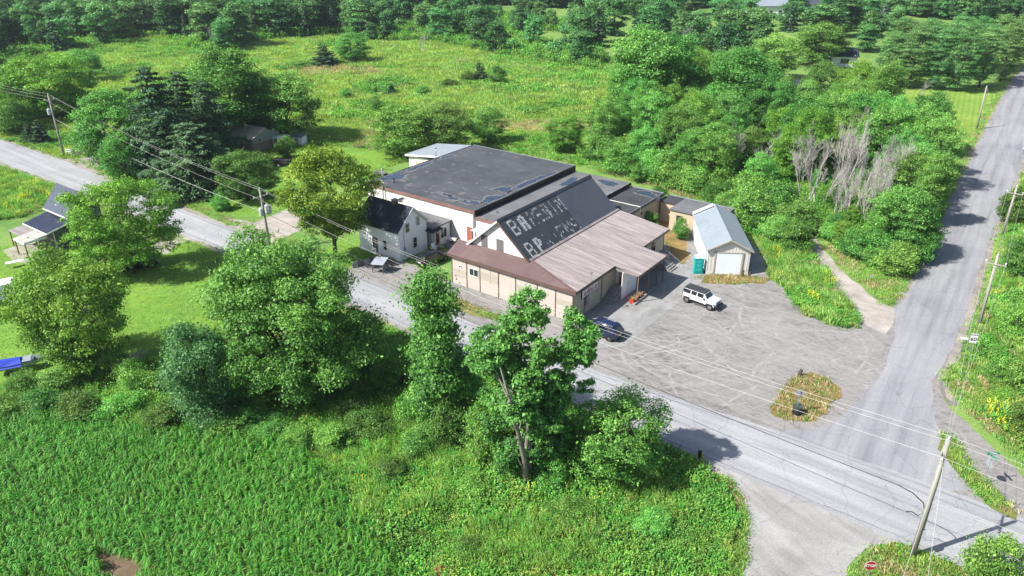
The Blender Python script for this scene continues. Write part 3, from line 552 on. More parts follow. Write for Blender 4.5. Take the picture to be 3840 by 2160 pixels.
# ---- small plant meshes
def weed(name, n_stem, h, spread, per, size, mat, up=0.5, wd=0.45):
    c, nr, al, lv = [], [], [], []
    for i in range(n_stem):
        b = rng.normal(0, spread * 0.5, 2); lean = rng.normal(0, 0.18, 2); hh = h * rng.uniform(0.65, 1.15); v0 = rng.uniform(-0.15, 0.15)
        s = rng.uniform(0.2, 1, per) ** 0.8; a = rng.uniform(0, 6.28, per)
        cx = b[0] + lean[0] * s * hh + np.cos(a) * size * 0.7 * (1.15 - s * 0.6); cy = b[1] + lean[1] * s * hh + np.sin(a) * size * 0.7 * (1.15 - s * 0.6)
        c.append(np.stack([cx, cy, s * hh], 1)); nr.append(unit(np.stack([np.cos(a) * 0.5, np.sin(a) * 0.5, np.full(per, up + 0.3)], 1) + rng.normal(size=(per, 3)) * 0.3))
        al.append(np.stack([np.cos(a), np.sin(a), np.full(per, up)], 1)); lv.append(0.15 + 0.6 * s + v0 + rng.normal(0, 0.12, per))
    c = np.concatenate(c); n = len(c); s = size * rng.uniform(0.6, 1.3, n)
    return leaves_mesh(name, c, np.concatenate(nr), s, s * wd, np.concatenate(lv), mat, np.concatenate(al))
def tuft(name, n, h, spread, wd, mat, lean=0.35):
    b = rng.normal(0, spread * 0.5, (n, 2)); a = rng.uniform(0, 6.28, n); hh = h * rng.uniform(0.5, 1.15, n); ln = lean * rng.uniform(0.3, 1.4, n) * hh
    d = np.stack([np.cos(a), np.sin(a)], 1); pz = np.stack([-d[:, 1], d[:, 0]], 1) * wd
    V = np.zeros((n, 4, 3)); V[:, 0, :2] = b - pz; V[:, 1, :2] = b + pz; m = b + d * (ln * 0.35)[:, None]; e = b + d * ln[:, None]
    V[:, 2, :2] = m + (e - m) * 0.999 + pz * 0.15; V[:, 2, 2] = hh; V[:, 3, :2] = m - pz * 1.2; V[:, 3, 2] = hh * 0.6
    lv = np.repeat(rng.uniform(0.2, 0.8, n), 4) + np.tile([-0.2, -0.2, 0.25, 0.1], n)
    return quads_mesh(name, V, lv, mat)
def corn(name, h=2.0):
    V, lv = [], []; az0 = rng.uniform(0, 6.28)
    def ribbon(p, w_, v):
        for i in range(len(p) - 1):
            t = p[i + 1] - p[i]; sd = np.cross(t, [0, 0, 1.0]); sd /= (np.linalg.norm(sd) + 1e-9); V.append([p[i] - sd * w_[i], p[i] + sd * w_[i], p[i + 1] + sd * w_[i + 1], p[i + 1] - sd * w_[i + 1]]); lv.extend([v + 0.08 * i, v + 0.08 * i, v + 0.08 * (i + 1), v + 0.08 * (i + 1)])
    for k in range(3):
        a = k * 2.1; dx = np.array([math.cos(a), math.sin(a), 0]) * 0.018
        V.append([-dx, dx, dx * 0.6 + [0, 0, h * 0.85], -dx * 0.6 + [0, 0, h * 0.85]]); lv.extend([0.3] * 4)
    for i in range(10):
        z = h * (0.18 + 0.075 * i); a = az0 + math.pi * i + rng.normal(0, 0.35); L = (0.85 - 0.035 * abs(i - 5)) * rng.uniform(0.8, 1.15); d = np.array([math.cos(a), math.sin(a), 0]); up = rng.uniform(0.35, 0.6)
        p = [np.array([0, 0, z]) + d * L * s + np.array([0, 0, L * (up * 1.9 * s - (up + 0.95) * s * s * 1.05)]) for s in (0, 0.25, 0.5, 0.75, 1.0)]
        ribbon(p, [0.03, 0.05, 0.045, 0.03, 0.004], rng.uniform(0.15, 0.6))
    return quads_mesh(name, np.array(V), np.array(lv), L_corn)
WEEDS = [weed('w0', 15, 0.95, 0.55, 13, 0.065, L_weed), weed('w1', 13, 1.25, 0.5, 16, 0.062, L_weed, 0.7, 0.3), weed('w2', 22, 0.6, 0.7, 10, 0.075, L_weed, 0.25, 0.6),
         tuft('w3', 55, 1.0, 0.6, 0.016, L_grass), weed('w4', 15, 0.9, 0.6, 13, 0.062, L_weedy, 0.6, 0.35), tuft('w5', 50, 0.85, 0.6, 0.014, L_dry, 0.45),
         weed('w6', 7, 1.15, 0.55, 10, 0.075, L_rod, 0.6, 0.5), weed('w7', 20, 0.8, 0.6, 12, 0.075, L_bush, 0.3, 0.6), tuft('w8', 45, 0.7, 0.7, 0.014, L_weedy, 0.5)]
CORNS = [corn('c%d' % i, 1.7 + 0.12 * i) for i in range(5)]
TUFTS = [tuft('t0', 26, 0.34, 0.5, 0.012, L_grass, 0.5), tuft('t1', 22, 0.26, 0.45, 0.012, L_weedy, 0.6), weed('t2', 7, 0.25, 0.45, 5, 0.06, L_weed, 0.3), tuft('t3', 24, 0.3, 0.5, 0.012, L_dry, 0.6)]
FIELD = [tuft('f0', 60, 0.6, 1.3, 0.03, L_grass, 0.6), tuft('f1', 60, 0.5, 1.4, 0.03, L_weedy, 0.7), weed('f2', 20, 0.7, 1.3, 6, 0.14, L_weed, 0.5), tuft('f3', 60, 0.55, 1.4, 0.028, L_dry, 0.6), weed('f4', 22, 0.8, 1.2, 7, 0.15, L_bush, 0.4), weed('f5', 16, 0.75, 1.2, 6, 0.11, L_rod, 0.5)]
CORN = [(-56.97, 56.57, 0.00), (-45.41, 55.26, 0.00), (-38.42, 55.38, 0.00), (-31.45, 53.93, 0.00), (-24.83, 52.81, 0.00), (-19.83, 51.99, 0.00), (-16.57, 49.65, 0.00), (-13.55, 46.07, 0.00), (-11.23, 42.63, 0.00), (-9.20, 39.91, 0.00), (-6.77, 36.07, 0.00), (-5.50, 31.57, 0.00), (-43.16, 31.57, 0.00)]
soil = sheet('crop_soil', CORN, 0.005, M_soil, 0.3, 1.0, 31)
MEADOW = [(-58.37, 58.45, 0.00), (-46.98, 61.64, 0.00), (-37.84, 64.29, 0.00), (-29.66, 66.95, 0.00), (-24.18, 67.75, 0.00), (-14.49, 71.50, 0.00), (-11.75, 70.21, 0.00), (-3.45, 63.55, 0.00), (5.84, 56.88, 0.00), (13.12, 51.46, 0.00), (15.04, 49.50, 0.00), (16.36, 46.29, 0.00), (16.59, 43.04, 0.00), (15.14, 38.81, 0.00), (12.84, 31.57, 0.00), (-43.16, 31.57, 0.00), (-61.22, 53.09, 0.00)]
def thin_paths(Pn, exclude):
    k = np.ones(len(Pn), bool)
    for e in exclude: k &= ~inside(e, Pn)
    return Pn[k]
# corn in rows
a = np.array([5.27, -2.17]); a = a / np.linalg.norm(a); b = np.array([-a[1], a[0]])
pts = []
for i in range(-80, 95):
    k = np.arange(-460, 460) * 0.14
    pts.append(np.array([-20, 45.0]) + b * i * 0.78 + a * k[:, None] + rng.normal(0, 0.035, (len(k), 2)))
pts = np.concatenate(pts); pts = pts[inside(CORN, pts)]; pts = pts[in_view(pts)]
gap = [(-29.95, 39.61, 0.00), (-28.57, 39.35, 0.00), (-25.65, 38.10, 0.00), (-24.26, 37.07, 0.00), (-26.40, 37.07, 0.00)]
bare = vnoise(pts, 3.2, 9) * 0.6 + vnoise(pts, 1.1, 4) * 0.4
pts = pts[~inside(gap, pts) & ((bare > 0.16) | (rng.random(len(pts)) < 0.25))]
hs = 0.80 + 0.45 * vnoise(pts, 7, 3); edge = np.array([0.0])
scatter('corn_crop', pts, np.stack([np.full(len(pts), 0.64), np.full(len(pts), 0.64), hs * 0.66], 1) * rng.uniform(0.85, 1.15, (len(pts), 1)), CORNS, rng.integers(0, 5, len(pts)), 'dense rows of green corn filling the lower left field', 'corn', tilt=0.07, seed=2)
# weed meadow
pts = scatter_pts(MEADOW, 0.42, 5); pts = pts[in_view(pts)]; pts = thin_paths(pts, [CORN, MAIN_ROAD])
n1 = vnoise(pts, 6, 1); n2 = vnoise(pts, 2.5, 2); n3 = vnoise(pts, 1.2, 6); rnd = rng.random(len(pts))
ix = np.where(n1 < 0.33, np.where(rnd < 0.6, 2, 7), np.where(n1 < 0.55, np.where(rnd < 0.85, 0, 4), np.where(n1 < 0.75, np.where(rnd < 0.7, 1, 3), np.where(rnd < 0.2, 4, 0))))
ix = np.where((n2 > 0.84) & (rnd < 0.45), 8, ix); ix = np.where((n2 < 0.09) & (rnd < 0.35), 5, ix); ix = np.where((n3 > 0.96) & (rnd < 0.3), 6, ix)
s = (0.55 + 0.55 * n2 + 0.25 * rnd) * (0.8 + 0.4 * vnoise(pts, 9, 8)); keep = (n3 > 0.06) | (rnd < 0.3)
scatter('weed_meadow', pts[keep], s[keep], WEEDS, ix[keep], 'lush green weeds and wild plants between the corn and the road', 'weeds', seed=3)
# open field behind the buildings
FIELD_POLY = [(-127.11, 156.20, 0.00), (-102.68, 149.97, 0.00), (-81.61, 135.65, 0.00), (-72.36, 136.15, 0.00), (-54.42, 115.27, 0.00), (-42.23, 107.21, 0.00), (-33.81, 111.56, 0.00), (-26.28, 124.42, 0.00), (-24.25, 124.42, 0.00), (-19.63, 136.15, 0.00), (-8.46, 147.01, 0.00), (11.58, 132.44, 0.00), (23.14, 120.20, 0.00), (30.56, 112.47, 0.00), (32.04, 101.58, 0.00), (34.43, 86.14, 0.00), (38.55, 92.34, 0.00), (41.37, 103.93, 0.00), (33.51, 114.32, 0.00), (22.66, 125.51, 0.00), (15.04, 138.73, 0.00), (21.59, 170.16, 0.00), (31.11, 243.12, 0.00), (1.83, 305.60, 0.00), (-60.30, 311.22, 0.00), (-116.44, 294.91, 0.00), (-146.00, 294.91, 0.00), (-159.01, 243.12, 0.00), (-166.97, 211.40, 0.00)]
q = np.array([p[:2] for p in FIELD_POLY])
near = scatter_pts(FIELD_POLY, 0.85, 7); near = near[(near[:, 1] < 170) & in_view(near)]
farp = scatter_pts(FIELD_POLY, 1.6, 8); farp = farp[(farp[:, 1] >= 168) & in_view(farp)]
pts = np.concatenate([near, farp]); pts = thin_paths(pts, [LAWN_B, DRIVE_T, MAIN_ROAD, SIDE_ROAD, LOT])
BLD = [[(-25.18, 120.20, 0.00), (-6.44, 120.20, 0.00), (8.95, 97.85, 0.00), (32.04, 101.58, 0.00), (28.77, 128.89, 0.00), (15.78, 138.73, 0.00), (-8.10, 156.20, 0.00), (-21.78, 147.01, 0.00)]]
n1 = 0.7 * vnoise(pts, 26, 1) + 0.3 * vnoise(pts, 8, 11); n2 = vnoise(pts, 5, 3); rnd = rng.random(len(pts))
ix = np.where(n1 < 0.4, np.where(rnd < 0.6, 0, 2), np.where(n1 < 0.7, np.where(rnd < 0.7, 1, 0), np.where(rnd < 0.5, 2, 4)))
DRYP = [[(-4.16, 164.67, 0.00), (18.54, 166.47, 0.00), (19.17, 156.20, 0.00), (9.17, 154.60, 0.00), (-4.00, 157.83, 0.00)], [(14.47, 125.51, 0.00), (22.81, 118.19, 0.00), (30.15, 110.67, 0.00), (27.09, 120.20, 0.00), (18.99, 128.89, 0.00)], [(-69.72, 232.72, 0.00), (-41.90, 229.44, 0.00), (-34.69, 220.08, 0.00), (-58.74, 217.12, 0.00)], [(-30.37, 138.73, 0.00), (-30.88, 166.47, 0.00), (-24.71, 162.91, 0.00), (-24.83, 141.40, 0.00)]]
for dp in DRYP: ix = np.where(inside(dp, pts) & (rnd < 0.8), 3, ix)
ix = np.where((n2 > 0.93) & (rnd < 0.3), 3, ix); ix = np.where((n2 < 0.03) & (rnd < 0.4), 5, ix)
s = np.where(pts[:, 1] < 168, 0.75, 1.35) * (0.6 + 0.6 * n2 + 0.2 * rnd)
scatter('field_grass', pts, s, FIELD, ix, 'tall bright green meadow grass covering the field behind the buildings', 'grass', seed=4)
# weeds on the right-hand verge, the tongue by the lot, the wood floor
VERGE_R = [(88.56, 126.62, 0.00), (66.98, 95.03, 0.00), (57.75, 81.65, 0.00), (50.93, 71.94, 0.00), (46.51, 65.79, 0.00), (44.14, 62.48, 0.00), (43.08, 58.45, 0.00), (43.00, 54.50, 0.00), (43.28, 50.41, 0.00), (47.23, 50.41, 0.00), (104.41, 131.24, 0.00)]
TONGUE = [(34.09, 97.85, 0.00), (37.86, 95.03, 0.00), (39.51, 94.35, 0.00), (39.37, 88.78, 0.00), (38.81, 78.33, 0.00), (38.55, 74.10, 0.00), (37.36, 72.47, 0.00), (35.26, 72.65, 0.00), (33.08, 75.12, 0.00), (32.69, 79.34, 0.00), (32.53, 82.52, 0.00), (32.19, 86.14, 0.00)]
LANE_R = [(42.63, 99.31, 0.00), (43.82, 92.34, 0.00), (45.89, 87.33, 0.00), (50.02, 89.78, 0.00), (54.35, 92.34, 0.00), (46.06, 80.07, 0.00), (43.89, 77.53, 0.00), (42.77, 80.59, 0.00), (41.92, 88.78, 0.00)]
CROP_L = [(-112.64, 136.15, 0.00), (-90.64, 130.05, 0.00), (-78.37, 121.86, 0.00), (-73.74, 118.19, 0.00), (-71.57, 110.67, 0.00), (-72.77, 106.37, 0.00), (-75.33, 104.73, 0.00), (-84.98, 97.85, 0.00)]
pts = np.concatenate([scatter_pts(p, st, 9) for p, st in ((VERGE_R, 0.5), (TONGUE, 0.42), (CROP_L, 0.6))]); pts = pts[in_view(pts)]
n1 = vnoise(pts, 5, 4); n2 = vnoise(pts, 2, 5); rnd = rng.random(len(pts))
ix = np.where(n1 < 0.35, np.where(rnd < 0.5, 7, 2), np.where(n1 < 0.6, np.where(rnd < 0.6, 0, 3), np.where(rnd < 0.55, 4, 1)))
ix = np.where((n2 > 0.80) & (rnd < 0.4), 6, ix); ix = np.where((n2 < 0.14) & (rnd < 0.6), 5, ix)
scatter('verge_weeds', pts, (0.5 + 0.5 * n2 + 0.3 * rnd), WEEDS, ix, 'tall weeds and goldenrod on the verges beside the side road and lot', 'weeds', seed=5)
# short grass: verges, islands, edges of the tarmac
strips = []
for poly, st in ((LAWN_D, 0.55), (LANE_R, 0.5), (TRI, 0.3), (ISLAND, 0.3), (CORNER, 0.34), (FRONT, 0.5), (GARFRONT, 0.4)): strips.append(scatter_pts(poly, st, 10))
def along(L, off, sd, step=0.35):
    o = []
    for i in range(len(L) - 1):
        a_ = np.array(L[i][:2]); b_ = np.array(L[i + 1][:2]); k = int(np.linalg.norm(b_ - a_) / step); t_ = (b_ - a_) / np.linalg.norm(b_ - a_); f = rng.random((k, 1))
        o.append(a_ + (b_ - a_) * f + np.array([-t_[1], t_[0]]) * (off + rng.normal(0, sd, (k, 1))))
    return np.concatenate(o)
strips += [along(ROAD_NEAR, -1.7, 0.6, 0.12), along(ROAD_FAR[:6], 1.6, 0.5, 0.15), along(RR_R[:11], 1.9, 0.7, 0.14), along(RR_L[:9], -1.4, 0.5, 0.15), along([(17.50, 47.93, 0.00), (17.95, 45.62, 0.00), (17.77, 43.04, 0.00), (16.61, 39.54, 0.00), (15.05, 35.43, 0.00)], -0.4, 0.5, 0.05)]
strips.append(scatter_pts([(44.70, 65.79, 0.00), (44.14, 61.78, 0.00), (42.83, 54.21, 0.00), (43.46, 49.65, 0.00), (41.94, 47.22, 0.00), (41.50, 53.09, 0.00), (41.21, 59.09, 0.00), (41.64, 62.13, 0.00)], 0.3, 10))
pts = np.concatenate(strips); pts = pts[in_view(pts)]; pts = thin_paths(pts, [MAIN_ROAD, SIDE_ROAD, APRON])
_on = inside(LOT, pts) & ~inside(ISLAND, pts) & ~inside(TRI, pts) & ~inside(FRONT, pts) & ~inside(GARFRONT, pts); pts = pts[~_on]
n2 = vnoise(pts, 2.2, 7); rnd = rng.random(len(pts)); dryz = inside(ISLAND, pts) | inside(GARFRONT, pts)
ix = np.where(rnd < 0.45, 0, np.where(rnd < 0.7, 1, 2)); ix = np.where((n2 > 0.62) & (rnd < 0.6), 3, ix); ix = np.where(dryz & (rnd < 0.72), 3, ix)
scatter('verge_grass', pts, (0.6 + 0.7 * rng.random(len(pts))) * np.where(dryz, 0.85, 1.0), TUFTS, ix, 'short rough grass along road edges and on the traffic islands', 'grass', z=0.02, seed=6)
# lawn blades, thin
pts = np.concatenate([scatter_pts(LAWN_A, 0.55, 12), scatter_pts(LAWN_B, 0.8, 13), scatter_pts(YARD, 0.6, 14)]); pts = pts[in_view(pts)]; pts = thin_paths(pts, [DRIVE_L, MAIN_ROAD, PULLOFF])
scatter('lawn_grass', pts, np.stack([np.full(len(pts), 1.1), np.full(len(pts), 1.1), np.full(len(pts), 0.3)], 1), TUFTS, np.where(rng.random(len(pts)) < 0.6, 0, 1), 'short mown grass on the house lawns', 'grass', seed=7)

HAZE = 0.0001
# ------------------------------------------------------------------ trees one can point at
tree('ygreen', (-47.5, 86.4, 12.8, 11.9), 'large yellow-green tree beside the dark-roofed house, left of the road', var=0)
tree('ygreen', (-42.2, 63.9, 12.7, 11.5), 'broad light-green tree in front of the shaded yard, left edge', var=1)
tree('bigmaple', (-20.4, 60.5, 15.7, 15.3), 'huge bushy maple, widest tree, beside the road left of centre')
tree('willow', (-27.2, 55.7, 10.4, 6.3), 'dark fine-leaved tree at the foot of the huge maple')
tree('gold', (-23.0, 90.8, 15.2, 10.8), 'golden-green maple standing beside the white house')
tree('slim', (-6.4, 54.2, 16.0, 5.4), 'slim upright poplar in front of the store front wall')
tree('tall', (1.1, 47.4, 17.2, 10.3), 'tall open poplar with forked pale trunk, foreground centre', rot=0.0)
tree('maple', (8.5, 48.2, 7.4, 8.2), 'low spreading tree by the road, right of the tall poplar')
tree('bush', (32.0, 36.9, 4.5, 3.4), 'small leafy tree beside the corner utility pole')
tree('redbush', (-4.9, 37.7, 1.0, 1.1), 'small red-brown withered bush at the bottom edge')
tree('maple', (-41.5, 113.4, 8.2, 9.4), 'small round tree on the lawn below the spruces')
tree('spruce', (-58.8, 124.4, 19.3, 12.8), 'tallest dark spruce in the clump by the hidden house', var=0)
tree('spruce', (-52.6, 130.1, 15.8, 10.6), 'narrow spruce with bare twigs beside the tallest spruce', var=1)
tree('spruce', (-50.6, 117.8, 11.8, 13.0), 'broad low spruce in front of the spruce clump')
tree('spruce', (-56.2, 121.2, 12.2, 11.7), 'drooping spruce at the left foot of the spruce clump')
tree('spruce', (-59.2, 136.2, 16.4, 12.1), 'dark spruce between the tallest spruce and the narrow one')
tree('maple', (-69.0, 128.9, 14.3, 12.6), 'feathery green tree at the left of the spruce clump')
tree('maple', (-63.0, 120.2, 9.3, 7.8), 'small leafy tree under the left side of the spruce clump')
tree('poplar', (-53.8, 145.6, 19.4, 14.7), 'tall pale-green tree rising behind the spruces', var=1)
tree('maple', (-44.7, 149.4, 13.2, 15.2), 'round tree with dark shade right of the spruce clump')
tree('maple', (-50.1, 151.5, 13.7, 10.3), 'leafy tree between the pale tall tree and the round tree')
tree('bush', (-44.3, 109.3, 2.4, 3.1), 'single round shrub on the roadside lawn')
tree('bush', (-41.6, 136.7, 4.4, 3.8), 'young dark tree behind the golden maple')
tree('young_spruce', (-95.3, 147.9, 4.2, 3.1), 'small spruce near the left road, left of a pair')
tree('young_spruce', (-92.7, 147.0, 4.9, 4.0), 'small spruce near the left road, right of a pair')
tree('young_spruce', (-85.2, 149.4, 5.4, 3.0), 'small dark spruce beside the left end of the spruce clump')
tree('ygreen', (-100.4, 166.5, 14.1, 18.5), 'big rounded bush-like tree, upper left near the road', var=1)
tree('maple', (-115.1, 208.6, 8.7, 10.1), 'rounded tree behind the big bushy tree, upper left')
tree('maple', (-109.2, 166.5, 11.1, 11.2), 'grey-green tree at the left edge above the road')
tree('bush', (-101.8, 154.6, 7.7, 7.3), 'bush at the left edge above the road')
tree('bush', (-107.0, 157.8, 7.4, 6.6), 'half-seen bush at the far left edge above the road')
tree('maple', (-20.5, 138.2, 9.7, 12.1), 'leafy tree behind the grey metal-roofed annex, leftmost of three', var=2)
tree('maple', (-12.6, 140.1, 9.8, 10.4), 'leafy tree behind the warehouse, middle of three', var=0)
tree('maple', (-4.7, 147.0, 7.2, 7.4), 'leafy tree behind the warehouse, rightmost of three')
tree('ygreen', (9.8, 140.9, 6.9, 7.3), 'bright round lone tree in the field behind the warehouse', var=0)
tree('young_spruce', (-30.2, 192.5, 2.9, 3.0), 'tiny spruce alone in the field')
tree('bush', (-22.6, 193.4, 1.9, 4.2), 'low bush in the field right of the tiny spruce')
tree('young_spruce', (-8.8, 210.3, 5.4, 4.5), 'pointed spruce in the middle of the field clump')
tree('bush', (-11.8, 209.2, 2.9, 4.5), 'dark bush left of the pointed field spruce')
tree('bush', (-3.8, 206.0, 4.5, 4.9), 'dark bush right of the pointed field spruce')
tree('bush', (-16.6, 201.8, 2.0, 4.6), 'low bush left of the field clump')
tree('bush', (-30.6, 172.1, 4.2, 3.4), 'pale bush in the field above the grey annex')
tree('bush', (-40.9, 188.8, 2.2, 2.9), 'small bush in the field left of the tiny spruce')
tree('spruce', (-55.7, 232.7, 6.0, 7.3), 'broad dark spruce alone below the far wood')
tree('bush', (-63.9, 230.7, 2.0, 6.1), 'grey bush left of the lone dark spruce')
tree('maple', (-48.5, 239.6, 8.7, 11.5), 'dark leafy tree at the left edge of the mown field')
tree('dead', (-29.5, 258.4, 6.2, 6.5), 'white dead snag leaning at the back edge of the field', var=1)
tree('dead', (-100.6, 266.7, 7.7, 5.3), 'bare white tree at the front of the far wood', var=1)
tree('poplar', (26.0, 154.6, 21.6, 13.1), 'tallest pale poplar at the left edge of the right-hand wood', var=0)
tree('poplar', (33.8, 159.5, 19.7, 10.7), 'tall pale poplar, second from the left edge of the right-hand wood', var=1)
tree('poplar', (45.2, 151.5, 18.5, 12.9), 'tall leafy poplar in the middle of the right-hand wood', var=1)
tree('maple', (40.0, 166.5, 15.2, 9.4), 'rounded tree between the tall poplars of the right-hand wood')
tree('maple', (70.8, 211.4, 11.9, 14.5), 'dark round tree above the hidden brick garage')
tree('maple', (90.6, 232.7, 12.4, 17.6), 'bright green round tree behind the hidden brick garage', var=1)
tree('maple', (71.0, 174.8, 11.2, 10.4), 'bright tree right of the hidden brick garage, left of a touching pair', var=0)
tree('ygreen', (76.4, 170.2, 12.1, 11.0), 'bright tree right of the hidden brick garage, right of a touching pair', var=1)
tree('ygreen', (64.7, 128.9, 11.7, 8.6), 'bright tree at the right edge of the wood, next to the dead trees', var=0)
tree('maple', (69.2, 126.6, 12.2, 8.8), 'bright tree at the right edge of the wood, nearest the driveway', var=1)
tree('maple', (81.1, 142.8, 8.6, 5.4), 'narrow grey-green tree beside the driveway')
tree('maple', (62.8, 114.3, 9.3, 9.6), 'leafy tree at the roadside corner of the wood')
tree('dead', (50.2, 106.4, 15.4, 11.5), 'large bare grey dead tree in the right-hand wood', var=0)
tree('dead', (46.7, 109.8, 13.1, 9.5), 'bare dead tree left of the large dead tree', var=2)
tree('dead', (39.2, 122.3, 10.1, 9.2), 'bare silver dead tree near the middle of the right-hand wood', var=2)
tree('dead', (55.5, 109.8, 12.0, 8.3), 'bare dead tree right of the large dead tree', var=2)
tree('dead', (46.9, 102.4, 10.0, 6.7), 'bare dead tree in front of the large dead tree', var=0)
tree('dead', (43.7, 108.1, 11.8, 7.6), 'bare dead tree at the left end of the dead clump', var=2)
tree('dead', (50.6, 101.6, 11.4, 7.2), 'low bare dead tree at the front right of the dead clump', var=0)
tree('dead', (59.3, 114.3, 10.8, 6.8), 'bare dead tree at the right end of the dead clump', var=0)
tree('dead', (60.9, 128.9, 11.1, 7.5), 'bare dead tree behind the large dead tree', var=1)
tree('dead', (51.0, 136.2, 9.5, 6.5), 'bare dead tree below the hidden brick garage', var=1)
tree('dead', (34.9, 131.2, 6.4, 5.6), 'bare dead sapling at the front of the right-hand wood', var=1)
tree('dead', (52.7, 243.1, 10.3, 7.3), 'slender bare tree behind the tall poplars', var=1)
tree('dead', (94.5, 193.4, 3.1, 6.0), 'leafless shrub at the corner of the roadside lawn', var=2)
tree('dead', (98.4, 184.3, 5.2, 4.2), 'leafless sapling on the roadside lawn', var=1)
tree('blue_spruce', (97.2, 178.0, 2.4, 2.2), 'small blue spruce on the roadside lawn')
tree('blue_spruce', (152.4, 329.3, 8.0, 4.9), 'blue spruce in the far right gardens')
tree('blue_spruce', (184.2, 356.7, 4.6, 4.6), 'pale blue spruce at the far right by the gardens')
tree('bush', (47.2, 90.4, 4.4, 4.4), 'silvery rounded shrub at the roadside end of the wood')
tree('maple', (52.2, 92.3, 7.7, 7.2), 'spreading tree overhanging the side road')
tree('maple', (52.6, 97.9, 7.5, 7.1), 'leafy tree behind the one overhanging the side road')
tree('bush', (23.0, 113.4, 2.3, 3.1), 'single bush behind the beige block annex')
tree('bush', (19.6, 101.6, 2.8, 2.3), 'green bush in the yard corner of the block annex')
tree('bush', (23.4, 97.9, 3.2, 2.4), 'ivy-like bush between the store and the garage')
tree('bush', (-15.8, 109.8, 1.8, 1.0), 'small sapling growing against the white warehouse wall')
for i, (v, nm) in enumerate((((98.7, 203.3, 14.3, 8.0), 'leftmost'), ((102.8, 199.8, 17.0, 9.1), 'second'), ((108.3, 197.8, 15.9, 8.2), 'third'), ((113.1, 195.8, 18.2, 9.4), 'fourth'), ((121.6, 200.8, 15.9, 8.1), 'fifth'), ((131.6, 208.6, 16.9, 9.0), 'rightmost'))):
    tree('pine', v, '%s pine in the front row of the roadside plantation' % nm if nm in ('leftmost', 'rightmost') else '%s pine from the left in the front row of the roadside plantation' % nm, group='roadside pines')
for v in ((108.9, 220.1, 15.5, 10.0), (114.8, 217.1, 16.3, 10.4), (122.0, 217.1, 16.8, 10.4), (129.4, 218.3, 16.7, 10.4), (139.0, 224.4, 16.2, 10.1), (147.9, 230.7, 15.9, 9.3)):
    tree('pine', v, 'pine in the back row of the roadside plantation, partly hidden', group='back row pines')
# ------------------------------------------------------------------ woods filled tree by tree
def near(p, marks):
    return min(marks, key=lambda m: (p[0] - m[0]) ** 2 + (p[1] - m[1]) ** 2)[2]
Z1 = [(30, 103, 'behind the pale garage'), (46, 95, 'at the top of the gravel lane'), (60, 104, 'beside the side road'), (56, 115, 'around the bare dead trees'), (30, 135, 'behind the block outbuilding'), (22, 150, 'along the field edge'), (36, 168, 'under the tall pale poplars'), (62, 165, 'below the hidden brick garage'), (84, 150, 'near the paved driveway')]
Z4 = [(97, 235, 'around the white cottage'), (140, 240, 'behind the roadside pines'), (60, 230, 'behind the tall poplars'), (40, 300, 'behind the scrub of the field'), (110, 340, 'around the long white building'), (190, 330, 'beyond the pines'), (200, 400, 'at the right end of the skyline'), (0, 380, 'at the middle of the skyline')]
Z2 = [(-190, 260, 'left of the field'), (-140, 290, 'above the big bushy tree'), (-105, 265, 'by the bare white tree'), (-70, 290, 'above the lone dark spruce'), (-45, 285, 'next to the white dead snag')]
def spaced(poly, n, dmin, seed, avoid=()):
    g = np.random.default_rng(seed); q = np.array([p[:2] for p in poly]); x0, y0 = q.min(0); x1, y1 = q.max(0); out = []
    for _ in range(40000):
        p = np.array([g.uniform(x0, x1), g.uniform(y0, y1)])
        if not inside(poly, p[None])[0]: continue
        if any((p[0] - o[0]) ** 2 + (p[1] - o[1]) ** 2 < dmin ** 2 for o in out): continue
        if any((p[0] - o[0]) ** 2 + (p[1] - o[1]) ** 2 < o[2] ** 2 for o in avoid): continue
        out.append(p)
        if len(out) >= n: break
    return out
keep = [(x, y, wd * 0.25) for x, y, wd in placed]
g2 = np.random.default_rng(77)
HOUSES = [(64.5, 176, 7), (64, 168, 5), (63, 162, 4), (97, 231, 7), (96, 222, 5), (110, 350, 12)]
W1 = [(15.53, 136.15, 0.00), (22.04, 166.47, 0.00), (28.29, 186.52, 0.00), (42.18, 198.25, 0.00), (59.27, 193.40, 0.00), (64.15, 172.06, 0.00), (71.39, 162.91, 0.00), (78.68, 156.20, 0.00), (76.31, 136.15, 0.00), (71.14, 120.20, 0.00), (61.71, 103.93, 0.00), (55.00, 93.67, 0.00), (48.44, 88.54, 0.00), (43.82, 92.34, 0.00), (44.01, 101.58, 0.00), (40.59, 101.58, 0.00), (36.47, 99.31, 0.00), (33.89, 106.37, 0.00), (32.07, 116.23, 0.00), (22.48, 124.42, 0.00)]
DEADZ = [(43.27, 114.32, 0.00), (51.89, 123.34, 0.00), (63.52, 122.28, 0.00), (53.71, 97.85, 0.00), (46.94, 89.78, 0.00), (41.05, 96.42, 0.00)]
for p in spaced(W1, 120, 3.1, 1, keep + HOUSES):
    k = g2.choice(['maple', 'maple', 'maple', 'poplar', 'ygreen', 'bush']); h = g2.uniform(8, 13) if k != 'bush' else g2.uniform(3.5, 5.5); h *= 1.2 if k == 'poplar' else 1
    if inside(DEADZ, p[None])[0]: h = min(h, 3.6)
    tree(k, (p[0], p[1], h, h * g2.uniform(0.55, 0.85) if k != 'poplar' else h * 0.45), {'maple': 'leafy green tree in the right-hand wood, ', 'poplar': 'upright poplar in the right-hand wood, ', 'ygreen': 'yellow-green tree in the right-hand wood, ', 'bush': 'bush in the right-hand wood, '}[k] + near(p, Z1), group='trees of the wood right of the store: ' + k)
